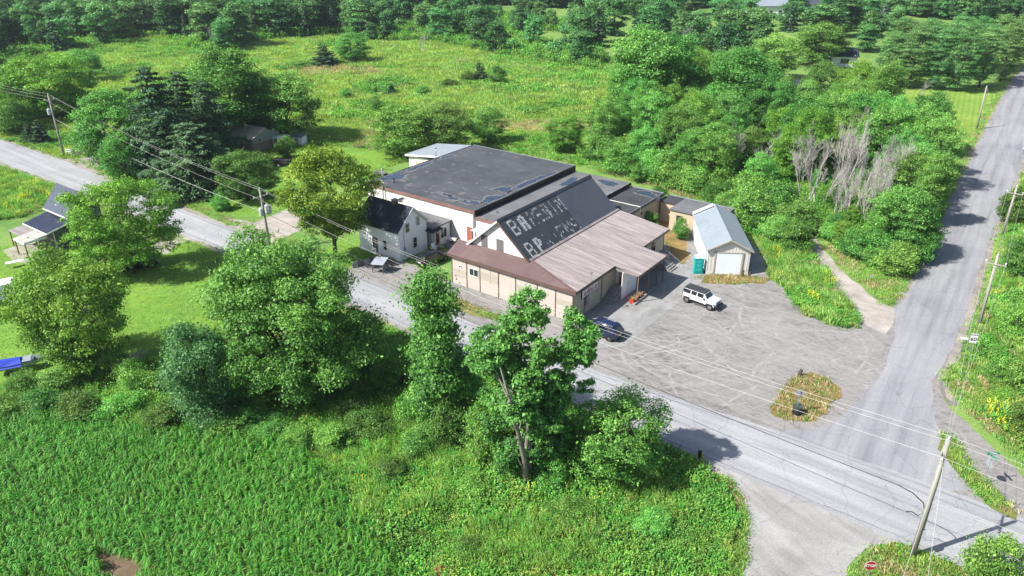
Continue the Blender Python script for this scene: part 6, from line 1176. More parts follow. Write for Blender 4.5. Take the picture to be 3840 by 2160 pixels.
def car(name, loc, rz, label, cat, st_, body, rails=None, wr=0.35, glass=((0.5, 1.45), (1.53, 2.45), (2.53, 2.98)), rear=(0.12, 0.58), wind=(2.98, 3.55), axles=(0.85, 3.75), x0=2.37):
    o = empty(name, loc, rz, label, cat); V, F = [], []; K = 7
    prof = lambda s_: [(0, s_[2]), (s_[1] * .9, s_[2]), (s_[1], s_[2] + .14), (s_[1], s_[3]), (s_[4], s_[5] - .07), (s_[4] * .86, s_[5]), (0, s_[5] + .015)]
    for s_ in st_:
        h = prof(s_); V += [(s_[0] - x0, y, z) for y, z in h] + [(s_[0] - x0, -y, z) for y, z in h[1:-1][::-1]]
    n = 2 * K - 2
    for i in range(len(st_) - 1):
        for j in range(n): F.append((i * n + j, i * n + (j + 1) % n, (i + 1) * n + (j + 1) % n, (i + 1) * n + j))
    F.append(tuple(range(n))[::-1]); F.append(tuple((len(st_) - 1) * n + j for j in range(n)))
    b = me_obj('body', V, F, body, o, True); bm = bmesh.new(); bm.from_mesh(b.data); bmesh.ops.recalc_face_normals(bm, faces=bm.faces); bm.to_mesh(b.data); bm.free()
    md = b.modifiers.new('bevel', 'BEVEL'); md.width = 0.025; md.segments = 2; md.limit_method = 'ANGLE'; md.angle_limit = R(25)
    def side(x, t, s): q = lerp_st(st_, x); a_ = (q[1], q[3]); c_ = (q[4], q[5] - .07); return (x - x0, s * (a_[0] + (c_[0] - a_[0]) * t + 0.012), a_[1] + (c_[1] - a_[1]) * t)
    for s in (-1, 1):
        for a_, c_ in glass:
            m_ = (a_ + c_) / 2; MB().face(side(a_, .08, s), side(m_, .08, s), side(c_, .08, s), side(c_, .9, s), side(m_, .9, s), side(a_, .9, s)).build('window', G_dark, o)
        MB().obox(((0.10 - x0), s * .80, .98), .12, .16, .16).build('tail_lamp', V_red, o); MB().obox((st_[-2][0] - 0.02 - x0, s * .66, .74), .2, .3, .12).build('headlight', V_lamp, o)
        q = lerp_st(st_, wind[0] + 0.35); MB().obox((wind[0] + 0.3 - x0, s * (q[1] + .10), q[3] + .08), .14, .2, .13).build('mirror', body, o)
        if rails: MB().tube([(0.6 - x0, s * .66, 1.76), (1.6 - x0, s * .66, 1.83), (2.5 - x0, s * .64, 1.78)], 0.025, 6).build('roof_rail', rails, o)
        for ax_ in axles:
            m_ = MB(); m_.tube([(ax_ - x0, s * .80, wr), (ax_ - x0, s * (lerp_st(st_, ax_)[1] + .012), wr)], wr * 1.14, 16); m_.build('wheel_arch', V_plast, o); wheel(o, ax_ - x0, s * .86, wr, .22)
    def top(x, k, s): q = lerp_st(st_, x); return (x - x0, s * q[4] * k, q[5] + .022)
    for nm, (a_, c_) in (('rear_window', rear), ('windscreen', wind)):
        xs = [a_ + (c_ - a_) * i / 4 for i in range(5)]; MB().face(*([top(x, .82, 1) for x in xs] + [top(x, .82, -1) for x in xs[::-1]])).build(nm, G_dark, o)
        m_ = MB()
    MB().obox((-x0 + 0.02, 0, .42), .12, 1.5, .16).build('bumper', V_plast, o); MB().obox((-x0 - 0.02, 0, .78), .03, .5, .14).build('number_plate', V_white, o)
    return o
car('suv', (9.5, 71.06, 0), math.atan2(.589, -.808), 'dark navy SUV parked by the sign corner of the store', 'car', SUV, V_navy, V_chrome)
car('suv', (-10.2, 89.75, 0), math.atan2(.76, .65), 'black car parked between the white house and the store', 'car', SUV, V_black)
car('sedan', (-52.6, 89.6, 0), R(150), 'silver-green car half hidden behind the yellow-green tree', 'car', SEDAN, V_silver, glass=((1.0, 1.9), (1.98, 2.85)), rear=(0.8, 1.3), wind=(2.7, 3.3), axles=(0.9, 3.6), wr=0.33)
car('suv', (-47.6, 88.2, 0), R(25), 'dark vehicle in the shade under the yellow-green tree', 'car', SUV, V_dark)
# boxy white off-roader
jp = empty('off_road_vehicle', (0, 0, 0), math.atan2(-1.99, 2.17), 'white boxy four-wheel-drive with black top in the gravel lot', 'car')
hd = Vector((.737, -.676, 0)); rt_ = Vector((-.676, -.737, 0)); jp.location = (Vector((20.25, 78.46, 0)) + Vector((22.42, 76.47, 0))) / 2 - rt_ * 0.79
def jb(name, *a_, m=V_white, bevel=0.03, par=None): return MB().box(*a_).build(name, m, par or jp, bevel=bevel)
tub = MB().prism([(-2.05, -.78, .55), (1.15, -.78, .55), (1.15, -.78, 1.12), (-2.05, -.78, 1.15)], (0, 1.56, 0)).build('body', V_white, jp, bevel=0.04)
MB().prism([(1.152, -.70, .60), (2.02, -.60, .66), (2.02, -.60, 1.10), (1.152, -.74, 1.20)], (0, 1.0, 0)).build('bonnet_core', V_white, jp, bevel=0.03)
MB().prism([(1.0, -.75, .85), (1.0, .75, .85), (1.0, .75, 1.22), (1.0, -.75, 1.22)], (0.15, 0, 0)).build('cowl', V_white, jp, bevel=0.03)
bn = MB(); bn.v = [(1.1, -.74, .7), (2.05, -.62, .7), (2.05, .62, .7), (1.1, .74, .7), (1.1, -.74, 1.2), (2.05, -.62, 1.12), (2.05, .62, 1.12), (1.1, .74, 1.2)]; bn.f = [(0, 3, 2, 1), (4, 5, 6, 7), (0, 1, 5, 4), (1, 2, 6, 5), (2, 3, 7, 6), (3, 0, 4, 7)]; bn.build('bonnet', V_white, jp, bevel=0.04)
jb('grille', 2.052, 2.10, -.60, .60, .66, 1.10); [MB().box(2.101, 2.108, -.30 + i * 0.1, -.25 + i * 0.1, .74, 1.02).build('grille_slot', V_plast, jp) for i in range(7)]
for s in (-1, 1):
    MB().tube([(2.09, s * .46, .90), (2.125, s * .46, .90)], .10, 12).build('headlight', V_lamp, jp)
    for ax_ in (-1.475, 1.475):
        MB().prism([(ax_ - .58, s * .78, .62), (ax_ - .42, s * .78, .96), (ax_ + .42, s * .78, .96), (ax_ + .60, s * .78, .62), (ax_ + .52, s * .78, .62), (ax_ + .38, s * .78, .88), (ax_ - .38, s * .78, .88), (ax_ - .50, s * .78, .62)], (0, s * .20, 0)).build('fender', V_white, jp)
        wheel(jp, ax_, s * .79, .41, .27)
    MB().box(-.75, .85, *sorted((s * .79, s * .90)), .40, .48).build('side_step', V_plast, jp)
    # pillars and glass
    zt = 1.72; yb, yt = .77, .68
    pt = lambda x, t: (x, s * (yb + (yt - yb) * t + 0.006), 1.14 + (zt - 1.14) * t)
    for x0_, x1_, nm, mt in ((-2.0, -1.12, 'rear_quarter_window', G_dark), (-1.02, -.32, 'rear_door_window', G_dark), (-.22, .55, 'front_door_window', G_dark)):
        MB().face(pt(x0_, .12), pt(x1_, .12), pt(x1_, .92), pt(x0_, .92)).build(nm, mt, jp)
    for x_ in (-1.07, -.27): MB().prism([(x_ - .03, s * .784, .62), (x_ + .0, s * .784, .62), (x_ + .0, s * .784, 1.1), (x_ - .03, s * .784, 1.1)], (0, s * .004, 0)).build('door_gap', V_plast, jp)
    for x_ in (-.95, -.14): MB().box(x_, x_ + .16, *sorted((s * .79, s * .83)), 1.0, 1.05).build('door_handle', V_plast, jp)
    MB().obox((.72, s * .92, 1.2), .1, .2, .2).build('mirror', V_plast, jp)
    MB().box(-2.10, -2.05, *sorted((s * .55, s * .72)), .85, 1.05).build('tail_lamp', V_red, jp)
cb = MB(); cb.v = [(-2.05, -.77, 1.14), (1.02, -.77, 1.14), (1.02, .77, 1.14), (-2.05, .77, 1.14), (-1.98, -.68, 1.72), (.62, -.68, 1.72), (.62, .68, 1.72), (-1.98, .68, 1.72)]; cb.f = list(bn.f); cb.build('cabin', V_white, jp, bevel=0.02)
wp = lambda t, y: (1.02 - .40 * t + .008, y, 1.14 + .58 * t + .006)
MB().face(wp(.1, -.66), wp(.1, .66), wp(.9, .60), wp(.9, -.60)).build('windscreen', G_dark, jp)
MB().box(-2.06, .60, -.70, .70, 1.722, 1.80).build('soft_top', V_top, jp, bevel=0.03); MB().box(-2.055, -2.03, -.62, .62, 1.22, 1.65).build('rear_window', G_dark, jp)
MB().tube([(-2.08, 0, .98), (-2.32, 0, .98)], .40, 18).build('spare_wheel', V_tyre, jp); MB().box(2.12, 2.32, -.80, .80, .50, .68).build('front_bumper', V_plast, jp, bevel=0.02); MB().box(-2.25, -2.07, -.78, .78, .48, .64).build('rear_bumper', V_plast, jp, bevel=0.02)
# boat, camper, utility trailer, tarp in the left yard
bt = empty('boat_trailer', (-48.4, 63.9, 0), R(25), 'aluminium boat under blue tarp in the shade, left edge', 'boat')
hl = MB(); sec = [(-2.1, .75, .15), (-.5, .8, .1), (1.0, .7, .12), (1.9, .3, .35), (2.2, .02, .6)]; Vb, Fb = [], []
for x, hw_, kz in sec: Vb += [(x, -hw_, 1.1), (x, -hw_ * .8, .55 + kz * .4), (x, 0, .35 + kz), (x, hw_ * .8, .55 + kz * .4), (x, hw_, 1.1)]
for i in range(4):
    for j in range(4): Fb.append((i * 5 + j, i * 5 + j + 1, i * 5 + j + 6, i * 5 + j + 5))
Fb.append((0, 1, 2, 3, 4)); me_obj('hull', Vb, Fb, B_greymetal, bt)
tp = MB(); tp.v = [(-2.2, -.9, .9), (.2, -.95, .85), (.2, .95, .85), (-2.2, .9, .9), (-1.9, -.2, 1.5), (0.1, -.15, 1.35), (0.1, .25, 1.35), (-1.9, .3, 1.45)]; tp.f = list(bn.f); tp.build('tarp', paint('blue_tarp', (0.02, 0.06, 0.55), 0.5, 0.15, 3, bmp=0.4), bt)
MB().box(0.25, 1.0, -.6, .6, 1.1, 1.16).build('seat', B_greymetal, bt); [wheel(bt, -.8, s * .85, .28, .18) for s in (-1, 1)]; MB().tube([(2.0, 0, .45), (3.2, 0, .4)], .04, 6).build('drawbar', B_steel, bt)
cp = empty('camper_trailer', (-59.6, 78.6, 0), R(38), 'old white camper trailer at the left edge', 'trailer')
MB().prism([(-2.4, -1.0, .5), (2.0, -1.0, .5), (2.5, -1.0, 1.1), (2.1, -1.0, 2.3), (-2.2, -1.0, 2.35), (-2.5, -1.0, 1.4)], (0, 2.0, 0)).build('shell', B_siding, cp, bevel=0.06); window(cp, 'y', -1.0, -1.5, -.5, 1.2, 1.8, B_steel, 0, out=-1); window(cp, 'y', -1.0, .6, 1.5, 1.2, 1.8, B_steel, 0, out=-1)
[wheel(cp, 0, s * .95, .33, .2) for s in (-1, 1)]; MB().tube([(2.3, 0, .5), (3.6, 0, .45)], .05, 6).build('drawbar', B_steel, cp); MB().box(-2.4, 2.0, -1.012, -1.003, 1.0, 1.1).build('stripe', B_tan, cp)
bi = empty('boat', (-56.0, 79.2, 0), R(60), 'small white and navy runabout beside the camper', 'boat'); Vb = []
for x, hw_, kz in sec: Vb += [(x, -hw_, 1.0), (x, -hw_ * .8, .5 + kz * .4), (x, 0, .3 + kz), (x, hw_ * .8, .5 + kz * .4), (x, hw_, 1.0)]
me_obj('hull', Vb, Fb, V_white, bi); MB().box(-1.8, .8, -.68, .68, .92, 1.02).build('deck', V_navy, bi)
MB().prism([(.3, -.6, 1.02), (.9, -.5, 1.02), (.5, -.5, 1.4), (.3, -.55, 1.4)], (0, 1.1, 0)).build('windscreen', G_dark, bi)
pb = empty('bench_table', (-63.2, 88.5, 0), R(32), 'long white plank table on the shaded lawn near the carport', 'table')
MB().box(-1.2, 1.2, -.35, .35, .70, .76).build('top', B_siding, pb); [MB().box(x - .04, x + .04, y - .04, y + .04, 0, .70).build('leg', B_siding, pb) for x in (-1.0, 1.0) for y in (-.25, .25)]
ut = empty('utility_trailer', (-41.3, 132.0, 0), R(-15), 'black utility trailer in the shade beyond the golden maple', 'trailer')
MB().box(-1.6, 1.6, -.8, .8, .55, .65).build('deck', V_plast, ut); [MB().box(-1.6, 1.6, *sorted((s * .8, s * .84)), .652, 1.2).build('side_panel', V_plast, ut) for s in (-1, 1)]; [wheel(ut, 0, s * .95, .34, .2, V_white) for s in (-1, 1)]; MB().tube([(1.6, 0, .6), (2.8, 0, .5)], .04, 6).build('drawbar', B_rusty, ut); MB().obox((0, 0, .9), 2.4, 1.2, .5, .1).build('load', B_stucco2, ut, bevel=0.1)
ws = empty('white_shed', (-41.6, 146.0, 0), R(-20), 'small white shed beyond the bungalow', 'shed'); MB().box(-1.2, 1.2, -.9, .9, 0, 1.7).build('wall', B_siding, ws); MB().prism([(-1.4, -1.1, 1.7), (1.4, -1.1, 1.7), (1.4, 1.1, 2.1), (-1.4, 1.1, 2.1)], (0, 0, .08)).build('roof', B_greymetal, ws); MB().box(-.4, .4, -.93, -.903, 0, 1.5).build('door', B_tan, ws)
# ------------------------------------------------------------------ portable toilet, planter, kiosk, house clutter
pt_ = empty('portable_toilet', (23.35, 86.75, 0), R(-5), 'turquoise portable toilet beside the garage', 'toilet')
P_t = paint('turquoise_plastic', (0.02, 0.48, 0.42), 0.45, 0.08, 1.5, bmp=0.05); P_td = paint('turquoise_dark', (0.015, 0.36, 0.32), 0.5, 0.08, 1.5)
MB().box(-.56, .56, -.56, .56, .12, 2.05).build('cabin', P_t, pt_, bevel=0.04); MB().box(-.6, .6, -.6, .6, 0, .12).build('skid', P_td, pt_); MB().box(-.46, .46, -.60, -.562, .2, 1.95).build('door', P_td, pt_, bevel=0.015)
for z0, z1 in ((.4, .85), (.95, 1.4), (1.5, 1.8)): MB().box(-.3, .3, -.625, -.602, z0, z1).build('door_panel', P_t, pt_, bevel=0.008)
MB().prism([(-.6, -.62, 2.05), (.6, -.62, 2.05), (.6, .6, 2.05), (-.6, .6, 2.05)], (0, 0, .05)).build('roof_rim', P_t, pt_); MB().prism([(-.55, -.57, 2.1), (0, -.57, 2.28), (.55, -.57, 2.1)], (0, 1.1, 0)).build('roof', paint('toilet_roof', (0.62, 0.72, 0.70), 0.5), pt_); MB().tube([(.5, .45, 2.0), (.5, .45, 2.45)], .05, 8).build('vent', P_td, pt_)
pl = empty('planter_box', ORG, RZ, 'red planter trough with dried plants at the canopy post', 'planter'); P_r = paint('planter_red', (0.50, 0.045, 0.02), 0.6, 0.15, 2)
MB().box(2.95, 3.35, 7.75, 9.9, .06, .12).build('base', P_r, pl)
for b_ in ((2.9, 2.95, 7.7, 9.95), (3.35, 3.40, 7.7, 9.95), (2.952, 3.348, 7.7, 7.75), (2.952, 3.348, 9.9, 9.95)): MB().box(*b_, .06, .62).build('side', P_r, pl)
MB().box(2.955, 3.345, 7.76, 9.89, .125, .54).build('soil', M_soil, pl); dpm = tuft('dried_plant', 40, .35, .5, .012, L_dry)
for y in (8.1, 8.7, 9.3, 9.7): o = bpy.data.objects.new('dried_plant', dpm); C.objects.link(o); o.parent = pl; o.location = (3.15, y, .54)
ks = empty('roadside_shelter', (-16.6, 87.0, 0), R(-20), 'little stand with tilted grey sheet roof in front of the white house', 'shelter')
MB().prism([(-.9, -.8, 1.15), (.9, -.8, 1.3), (.9, .7, 1.75), (-.9, .7, 1.6)], (0, 0, .04)).build('roof', paint('weathered_sheet', (0.30, 0.33, 0.37), 0.5), ks); [MB().box(x - .04, x + .04, y - .04, y + .04, 0, 1.2 if y < 0 else 1.6).build('post', B_boards, ks) for x in (-.75, .75) for y in (-.65, .55)]; MB().box(-.7, .7, -.6, .5, .55, .6).build('shelf', B_boards, ks); MB().box(-.6, .0, -.5, .3, .602, .9).build('crate', V_plast, ks); MB().box(.1, .6, -.5, .3, .602, .85).build('crate', B_greymetal, ks)
hsn = empty('house_sign', (-17.6, 89.2, 0), R(-40), 'white square number sign on a post by the white house', 'sign'); MB().tube([(0, 0, 0), (0, 0, 2.4)], .035, 6).build('post', B_tan, hsn); MB().box(-.4, .4, -.06, -.036, 1.5, 2.35).build('board', B_trim, hsn); MB().box(-.3, -.02, -.068, -.062, 1.7, 1.85).build('lettering', V_plast, hsn); MB().box(.04, .28, -.068, -.062, 1.9, 2.1).build('lettering', V_plast, hsn)
wf = empty('low_wall', (-20.3, 87.9, 0), R(32), 'low grey fence panel left of the little stand', 'fence'); [MB().box(i * .8, i * .8 + .78, -.03, .03, 0.02, .85).build('panel', B_boards if i % 2 else B_stucco, wf) for i in range(4)]
def at_store(x, y): return Matrix.Rotation(RZ, 4, 'Z') @ Vector((x, y, 0)) + Vector(ORG)
fb = empty('flower_bed', at_store(-27.6, -.1), RZ, 'bed of reddish plants with stone edging along the house front', 'flower bed')
tm_ = weed('bed_plant', 8, .6, .5, 8, .09, leaf_mat('leaf_purple', (.03, .02, .015), (.07, .045, .025), (.12, .10, .04)), .4); [setattr(o, 'location', (-2.6 + i * .5, .2 * (i % 2), 0)) or setattr(o, 'parent', fb) or C.objects.link(o) for i, o in enumerate([bpy.data.objects.new('plant', tm_) for _ in range(7)])]; [MB().obox((-2.9 + i * .32, -.5, .06), .28, .2, .16, .2 * i).build('edging_stone', B_conc, fb, bevel=.02) for i in range(13)]
bq = empty('barbecue', at_store(-24.4, 8.6), RZ + .2, 'covered grill standing by the red house door', 'grill'); MB().box(-.5, .5, -.3, .3, .75, .95).build('firebox', V_plast, bq); MB().prism([(-.5, -.3, .952), (-.5, .3, .952), (-.5, .18, 1.25), (-.5, -.18, 1.25)], (1.0, 0, 0)).build('lid', B_cream, bq); [MB().tube([(x, y, 0), (x, y, .75)], .03, 6).build('leg', V_plast, bq) for x in (-.4, .4) for y in (-.22, .22)]; MB().box(-.9, -.52, -.25, .25, .8, .84).build('side_shelf', B_boards, bq)
tb = empty('blue_tub', at_store(-23.4, 7.4), RZ, 'bright blue plastic tub by the house wall', 'tub'); MB().tube([(0, 0, 0.02), (0, 0, .45)], [.34, .42], 12).build('tub', paint('tub_blue', (0.01, 0.05, 0.5), .4), tb); MB().tube([(0, 0, .45), (0, 0, .49)], .45, 12).build('rim', paint('tub_blue', (0.01, 0.05, 0.5), .4), tb)
def chair(x, y, rz, mt, lb):
    c_ = empty('garden_chair', at_store(x, y), rz, lb, 'chair'); MB().box(-.27, .27, -.27, .27, .4, .45).build('seat', mt, c_); MB().prism([(-.27, .25, .45), (.27, .25, .45), (.27, .42, 1.0), (-.27, .42, 1.0)], (0, .04, 0)).build('backrest', mt, c_); [MB().tube([(a_, b_, 0), (a_, b_, .4)], .025, 5).build('leg', mt, c_) for a_ in (-.23, .23) for b_ in (-.23, .23)]; [MB().box(*sorted((s * .27, s * .33)), -.25, .3, .6, .65).build('armrest', mt, c_) for s in (-1, 1)]
chair(-25.4, 5.9, RZ + 1.2, B_siding, 'pale garden chair against the house wall, next to the red door'); chair(-24.9, 5.2, RZ + 1.7, paint('yellow_wood', (.55, .48, .2), .7), 'yellow garden chair beside the parked black car'); chair(-25.0, 7.0, RZ + 2.2, B_greymetal, 'grey garden chair below the large house window')
ds = empty('satellite_dish', at_store(-28.3, 3.4), RZ, 'round dish on the ridge of the white house roof', 'dish'); ds.location.z = 6.75; MB().tube([(0, 0, 0), (0, 0, .5)], .03, 6).build('mast', B_steel, ds); MB().tube([(0, -.02, .5), (0, -.12, .62), (0, -.15, .7)], [.12, .42, .5], 14).build('dish', B_tan, ds)
pk = empty('pallet_stack', at_store(-54.5, 25.0), RZ, 'stack of old wooden pallets on the grass behind the warehouse', 'pallets'); [MB().box(-1.3, 1.3, -.5 + i * .22, -.35 + i * .22, .02 + k * .28, .20 + k * .28).build('plank', B_boards, pk) for i in range(5) for k in range(3)]
kb = empty('rusty_post', at_store(-17.0, -1.5), RZ, 'rusty steel post on a concrete base at the left store corner', 'post'); MB().box(-.09, .09, -.09, .09, 0, .95).build('post', B_rusty, kb); MB().obox((.5, .3, .06), .9, .35, .14, .3).build('beam', B_boards, kb)
# ------------------------------------------------------------------ poles and wires
U_wood = paint('pole_wood', (0.36, 0.345, 0.31), .9, .2, 3, spec=.15, bmp=.4, stretch=(3, 3, .3)); U_wire = paint('bare_wire', (0.58, 0.56, 0.53), .5, .05, 1, bmp=0); U_cable = paint('black_cable', (.015, .015, .017), .6, .1, 1, bmp=0); U_ins = paint('porcelain', (.72, .74, .75), .3, .05, 2, bmp=0); U_can = paint('transformer_grey', (.50, .55, .58), .45, .05, 2)
tips = {}
def pole(key, xyh, az, label, arms=((0.9, 1.2),), cans=0, extra=True, lean=(0, 0)):
    x, y, h = xyh[:3]; o = empty('utility_pole', (x, y, 0), az, label, 'utility pole'); T = []
    top_ = Vector((lean[0], lean[1], h)); MB().tube([(0, 0, -.5), top_ * .5, top_], [.20, .17, .13], 10).build('pole', U_wood, o, True)
    Mz = Matrix.Translation((x, y, 0)) @ Matrix.Rotation(az, 4, 'Z')
    ins = lambda px, pz: MB().tube([(px, lean[1] * .95, pz), (px, lean[1] * .95, pz + .1), (px, lean[1] * .95, pz + .26)], [.05, .09, .05], 8).build('insulator', U_ins, o)
    ins(lean[0], h); T.append(Mz @ Vector((lean[0], lean[1], h + .26)))
    for d_, L in arms:
        f = (h - d_) / h; MB().obox((lean[0] * f, lean[1] * f + .16, h - d_), L * 2, .1, .12).build('crossarm', U_wood, o)
        for s in (-1, 1): ins(lean[0] * f + s * (L - .1), h - d_ + .06); T.append(Mz @ Vector((lean[0] * f + s * (L - .1), lean[1] * f + .16, h - d_ + .32)))
        MB().tube([(lean[0] * f - L * .6, .16, h - d_ - .05), (0, .16, h - d_ - .6), (lean[0] * f + L * .6, .16, h - d_ - .05)], .02, 4).build('brace', B_steel, o)
    spots = [(-.62, -.1), (.5, -.25), (.62, .35)][:cans]
    for px, py in spots:
        cz = h - 3.4; c_ = MB().tube([(px, py, cz), (px, py, cz + .95), (px, py, cz + 1.05)], [.30, .30, .2], 14).build('transformer', U_can, o); MB().tube([(px, py, cz + 1.05), (px, py, cz + 1.3)], .05, 6).build('bushing', U_ins, c_); MB().box(px - .06, px + .06, min(py, 0), max(py, 0) + .01, cz + .6, cz + .7).build('bracket', B_steel, c_)
        MB().tube([(px, py, cz + 1.3), (px * .7, py * .7, cz + 1.9), (px * .3, 0, h - 1)], .012, 4).build('lead', U_cable, c_)
    if extra:
        MB().tube([(0, -.2, 2.2), (0, -.16, h - 2)], .025, 5).build('ground_wire', B_steel, o); MB().box(-.15, .15, -.35, -.18, 1.9, 2.5).build('cabinet', B_greymetal, o)
    T.append(Mz @ Vector((0, -.2, h * .62))); tips[key] = T; return o
AZ = R(-37 + 90)
pole('L', (-83.4, 137.9, 11.3, 0.1), AZ, 'utility pole with one transformer beside the left road', ((.9, .9),), 1, False)
pole('T', (-32.4, 93.9, 8.5, 0.1), AZ, 'utility pole carrying three grey transformers by the gravel pull-off', ((1.0, 1.1),), 3, False, (-.25, .1))
pole('C', (28.1, 39.6, 10.1, 0.0), AZ, 'large leaning utility pole at the road corner, lower right', ((1.1, 1.15),), 0, True)
pole('S', (51.4, 73.3, 8.1, 0.0), R(56 + 90), 'utility pole behind the 60 speed sign', ((.9, 1.0),), 0, False, (.2, 0))
pole('E', (69.0, 99.3, 7.0, 0.1), R(56 + 90), 'utility pole on the right verge near the tree shadows', ((.9, 1.0),), 0, False)
pole('F', (97.5, 157.8, 8.7, 0.1), R(56 + 90), 'pale leaning utility pole on the striped lawn', (), 0, False, (.3, 0))
pole('G', (133.6, 210.3, 5.6, 0.1), R(56 + 90), 'utility pole in front of the pines at the right edge', (), 0, False)
def wire(a_, b_, sag, label, mt=U_wire, r=.010, name='power_line', n=14):
    a_, b_ = Vector(a_), Vector(b_); pts = [a_.lerp(b_, i / n) - Vector((0, 0, sag * 4 * (i / n) * (1 - i / n))) for i in range(n + 1)]
    return tag(MB().tube(pts, r, 5).build(name, mt, None), label, 'wire')
w3 = ('top', 'left crossarm', 'right crossarm')
for i in range(3):
    wire(tips['L'][i], tips['T'][i], .9, '%s power line from the left pole to the three-transformer pole' % w3[i]); wire(tips['T'][i], tips['C'][i], 1.6, '%s power line from the three-transformer pole to the corner pole' % w3[i])
    wire(tips['L'][i], tips['L'][i] + Vector((-58, 42, 0)), .9, '%s power line leaving the left pole to the left' % w3[i]); wire(tips['C'][i], tips['C'][i] + Vector((48, -36, -.5)), .9, '%s power line leaving the corner pole to the right' % w3[i])
    wire(tips['C'][i], tips['S'][i], .8, '%s power line from the corner pole to the pole behind the speed sign' % w3[i]); wire(tips['S'][i], tips['E'][i], .8, '%s power line between the two poles of the right verge' % w3[i])
wire(tips['L'][3], tips['T'][3], .9, 'low telephone cable from the left pole to the three-transformer pole', U_wire, .02, 'telephone_cable'); wire(tips['E'][0], tips['F'][0], 1.0, 'power line crossing the side road to the lawn pole'); wire(tips['F'][0], tips['G'][0], 1.0, 'power line from the lawn pole to the pole by the pines')
wire(tips['T'][3], (26.6, 40.9, 5.2), 1.0, 'black cable strung along the road to its coiled end', U_cable, .028, 'telephone_cable', 30)
wire((26.6, 40.9, 5.2), (70, 8, 5.6), .6, 'thin strand continuing past the coiled cable end', U_wire, .010, 'support_strand')
cl_ = [(26.6, 40.9, 5.2), (27.3, 40.3, 5.05), (27.9, 39.8, 4.6), (28.0, 39.6, 4.0), (27.7, 39.7, 3.6), (27.35, 39.9, 3.75), (27.1, 40.1, 3.6)]
tag(MB().tube(cl_, .035, 6).build('cable_coil', U_cable, None, True), 'looped black cable end hanging over the road', 'cable')
wire(tips['C'][0] - Vector((0, 0, 1)), Vector(tips['C'][0][:2] + (0,)) + Vector((-2.6, -3.4, 0)) , .0, 'left guy wire of the corner pole', U_wire, .014, 'guy_wire'); wire(tips['C'][0] - Vector((0, 0, 1.2)), Vector(tips['C'][0][:2] + (0,)) + Vector((-1.2, -4.2, 0)), .0, 'right guy wire of the corner pole', U_wire, .014, 'guy_wire')
wire(tips['T'][3] + Vector((0, 0, .5)), at_store(-26.6, 1.6) + Vector((0, 0, 5.2)), .5, 'service line from the three-transformer pole to the white house', U_cable, .02, 'service_line'); wire(tips['T'][3] + Vector((0, 0, .8)), at_store(-38.5, 10.0) + Vector((0, 0, 6.0)), .5, 'service line from the three-transformer pole to the warehouse mast', U_cable, .02, 'service_line')
sm = empty('service_mast', at_store(-38.5, 9.9), RZ, 'short wooden service mast on the warehouse wall', 'mast'); MB().tube([(0, 0, 2.6), (0, 0, 6.3)], .09, 8).build('mast', U_wood, sm); MB().obox((0, 0, 6.0), .9, .1, .1).build('crossarm', U_wood, sm)
# ------------------------------------------------------------------ signs
def octagon(cx, cy, cz, r, d, face=1):
    return [(cx + r * math.cos(R(22.5 + 45 * i)), cy, cz + r * math.sin(R(22.5 + 45 * i))) for i in range(8)]
S_red = paint('stop_red', (.48, .012, .02), .45, .04, 1, bmp=0); S_wht = paint('sign_white', (.80, .80, .80), .45, .03, 1, bmp=0); S_blk = paint('sign_black', (.02, .02, .02), .5, .05, 1, bmp=0); S_grn = paint('sign_green', (.0, .30, .16), .45, .04, 1, bmp=0); S_al = paint('sign_back', (.42, .45, .47), .4, .05, 1, metal=.4)
FR = Matrix.Rotation(R(90), 4, 'X')
ss = empty('stop_sign', (23.45, 36.6, 0), R(-3), 'red octagonal STOP sign at the bottom edge', 'sign'); MB().box(-.04, .04, 0, .08, 0, 2.55).build('post', B_steel, ss)
MB().prism(octagon(0, -.004, 2.2, .41, 1), (0, -.008, 0)).build('border', S_wht, ss); MB().prism(octagon(0, -.014, 2.2, .375, 1), (0, -.006, 0)).build('face', S_red, ss); text_obj('lettering', 'STOP', .30, S_wht, ss, Matrix.Translation((0, -.024, 2.2)) @ FR, 0, .003, .95, .008)
sp = empty('speed_sign', (46.95, 67.1, 0), R(-14), 'white MAXIMUM 60 speed sign on the right verge', 'sign'); MB().box(-.04, .04, 0, .08, 0, 2.3).build('post', B_steel, sp); MB().box(-.37, .37, -.02, -.005, 1.2, 2.3).build('board', S_wht, sp)
text_obj('lettering', '60', .55, S_blk, sp, Matrix.Translation((0, -.026, 1.63)) @ FR, 0, .003, 1.05, .012); text_obj('lettering', 'MAXIMUM', .15, S_blk, sp, Matrix.Translation((0, -.026, 2.12)) @ FR, 0, .003, .95, .004); fr_ = MB(); [fr_.box(*b_) for b_ in ((-.35, .35, -.026, -.0205, 1.22, 1.235), (-.35, .35, -.026, -.0205, 2.265, 2.28), (-.35, -.335, -.026, -.0205, 1.236, 2.264), (.335, .35, -.026, -.0205, 1.236, 2.264))]; fr_.build('border', S_blk, sp)
pn = empty('road_name_plate', (46.2, 67.35, 0), R(-14), 'small white plate on a post left of the speed sign', 'sign'); MB().box(-.03, .03, 0, .06, 0, 1.75).build('post', B_steel, pn); MB().box(-.45, .35, -.02, -.004, 1.45, 1.72).build('plate', S_wht, pn)
gs_ = empty('street_sign', (37.17, 47.03, 0.00), R(20), 'green street-name blades on a thin post in the grass triangle', 'sign'); MB().tube([(0, 0, 0), (0, 0, 3.0)], .035, 6).build('post', B_steel, gs_); MB().obox((0, 0, 3.05), .95, .03, .2, R(-18)).build('blade', S_grn, gs_); MB().obox((0, 0, 2.82), .95, .03, .2, R(75)).build('blade', S_grn, gs_); MB().obox((0, 0, 3.05), .6, .034, .07, R(-18)).build('lettering', S_wht, gs_)
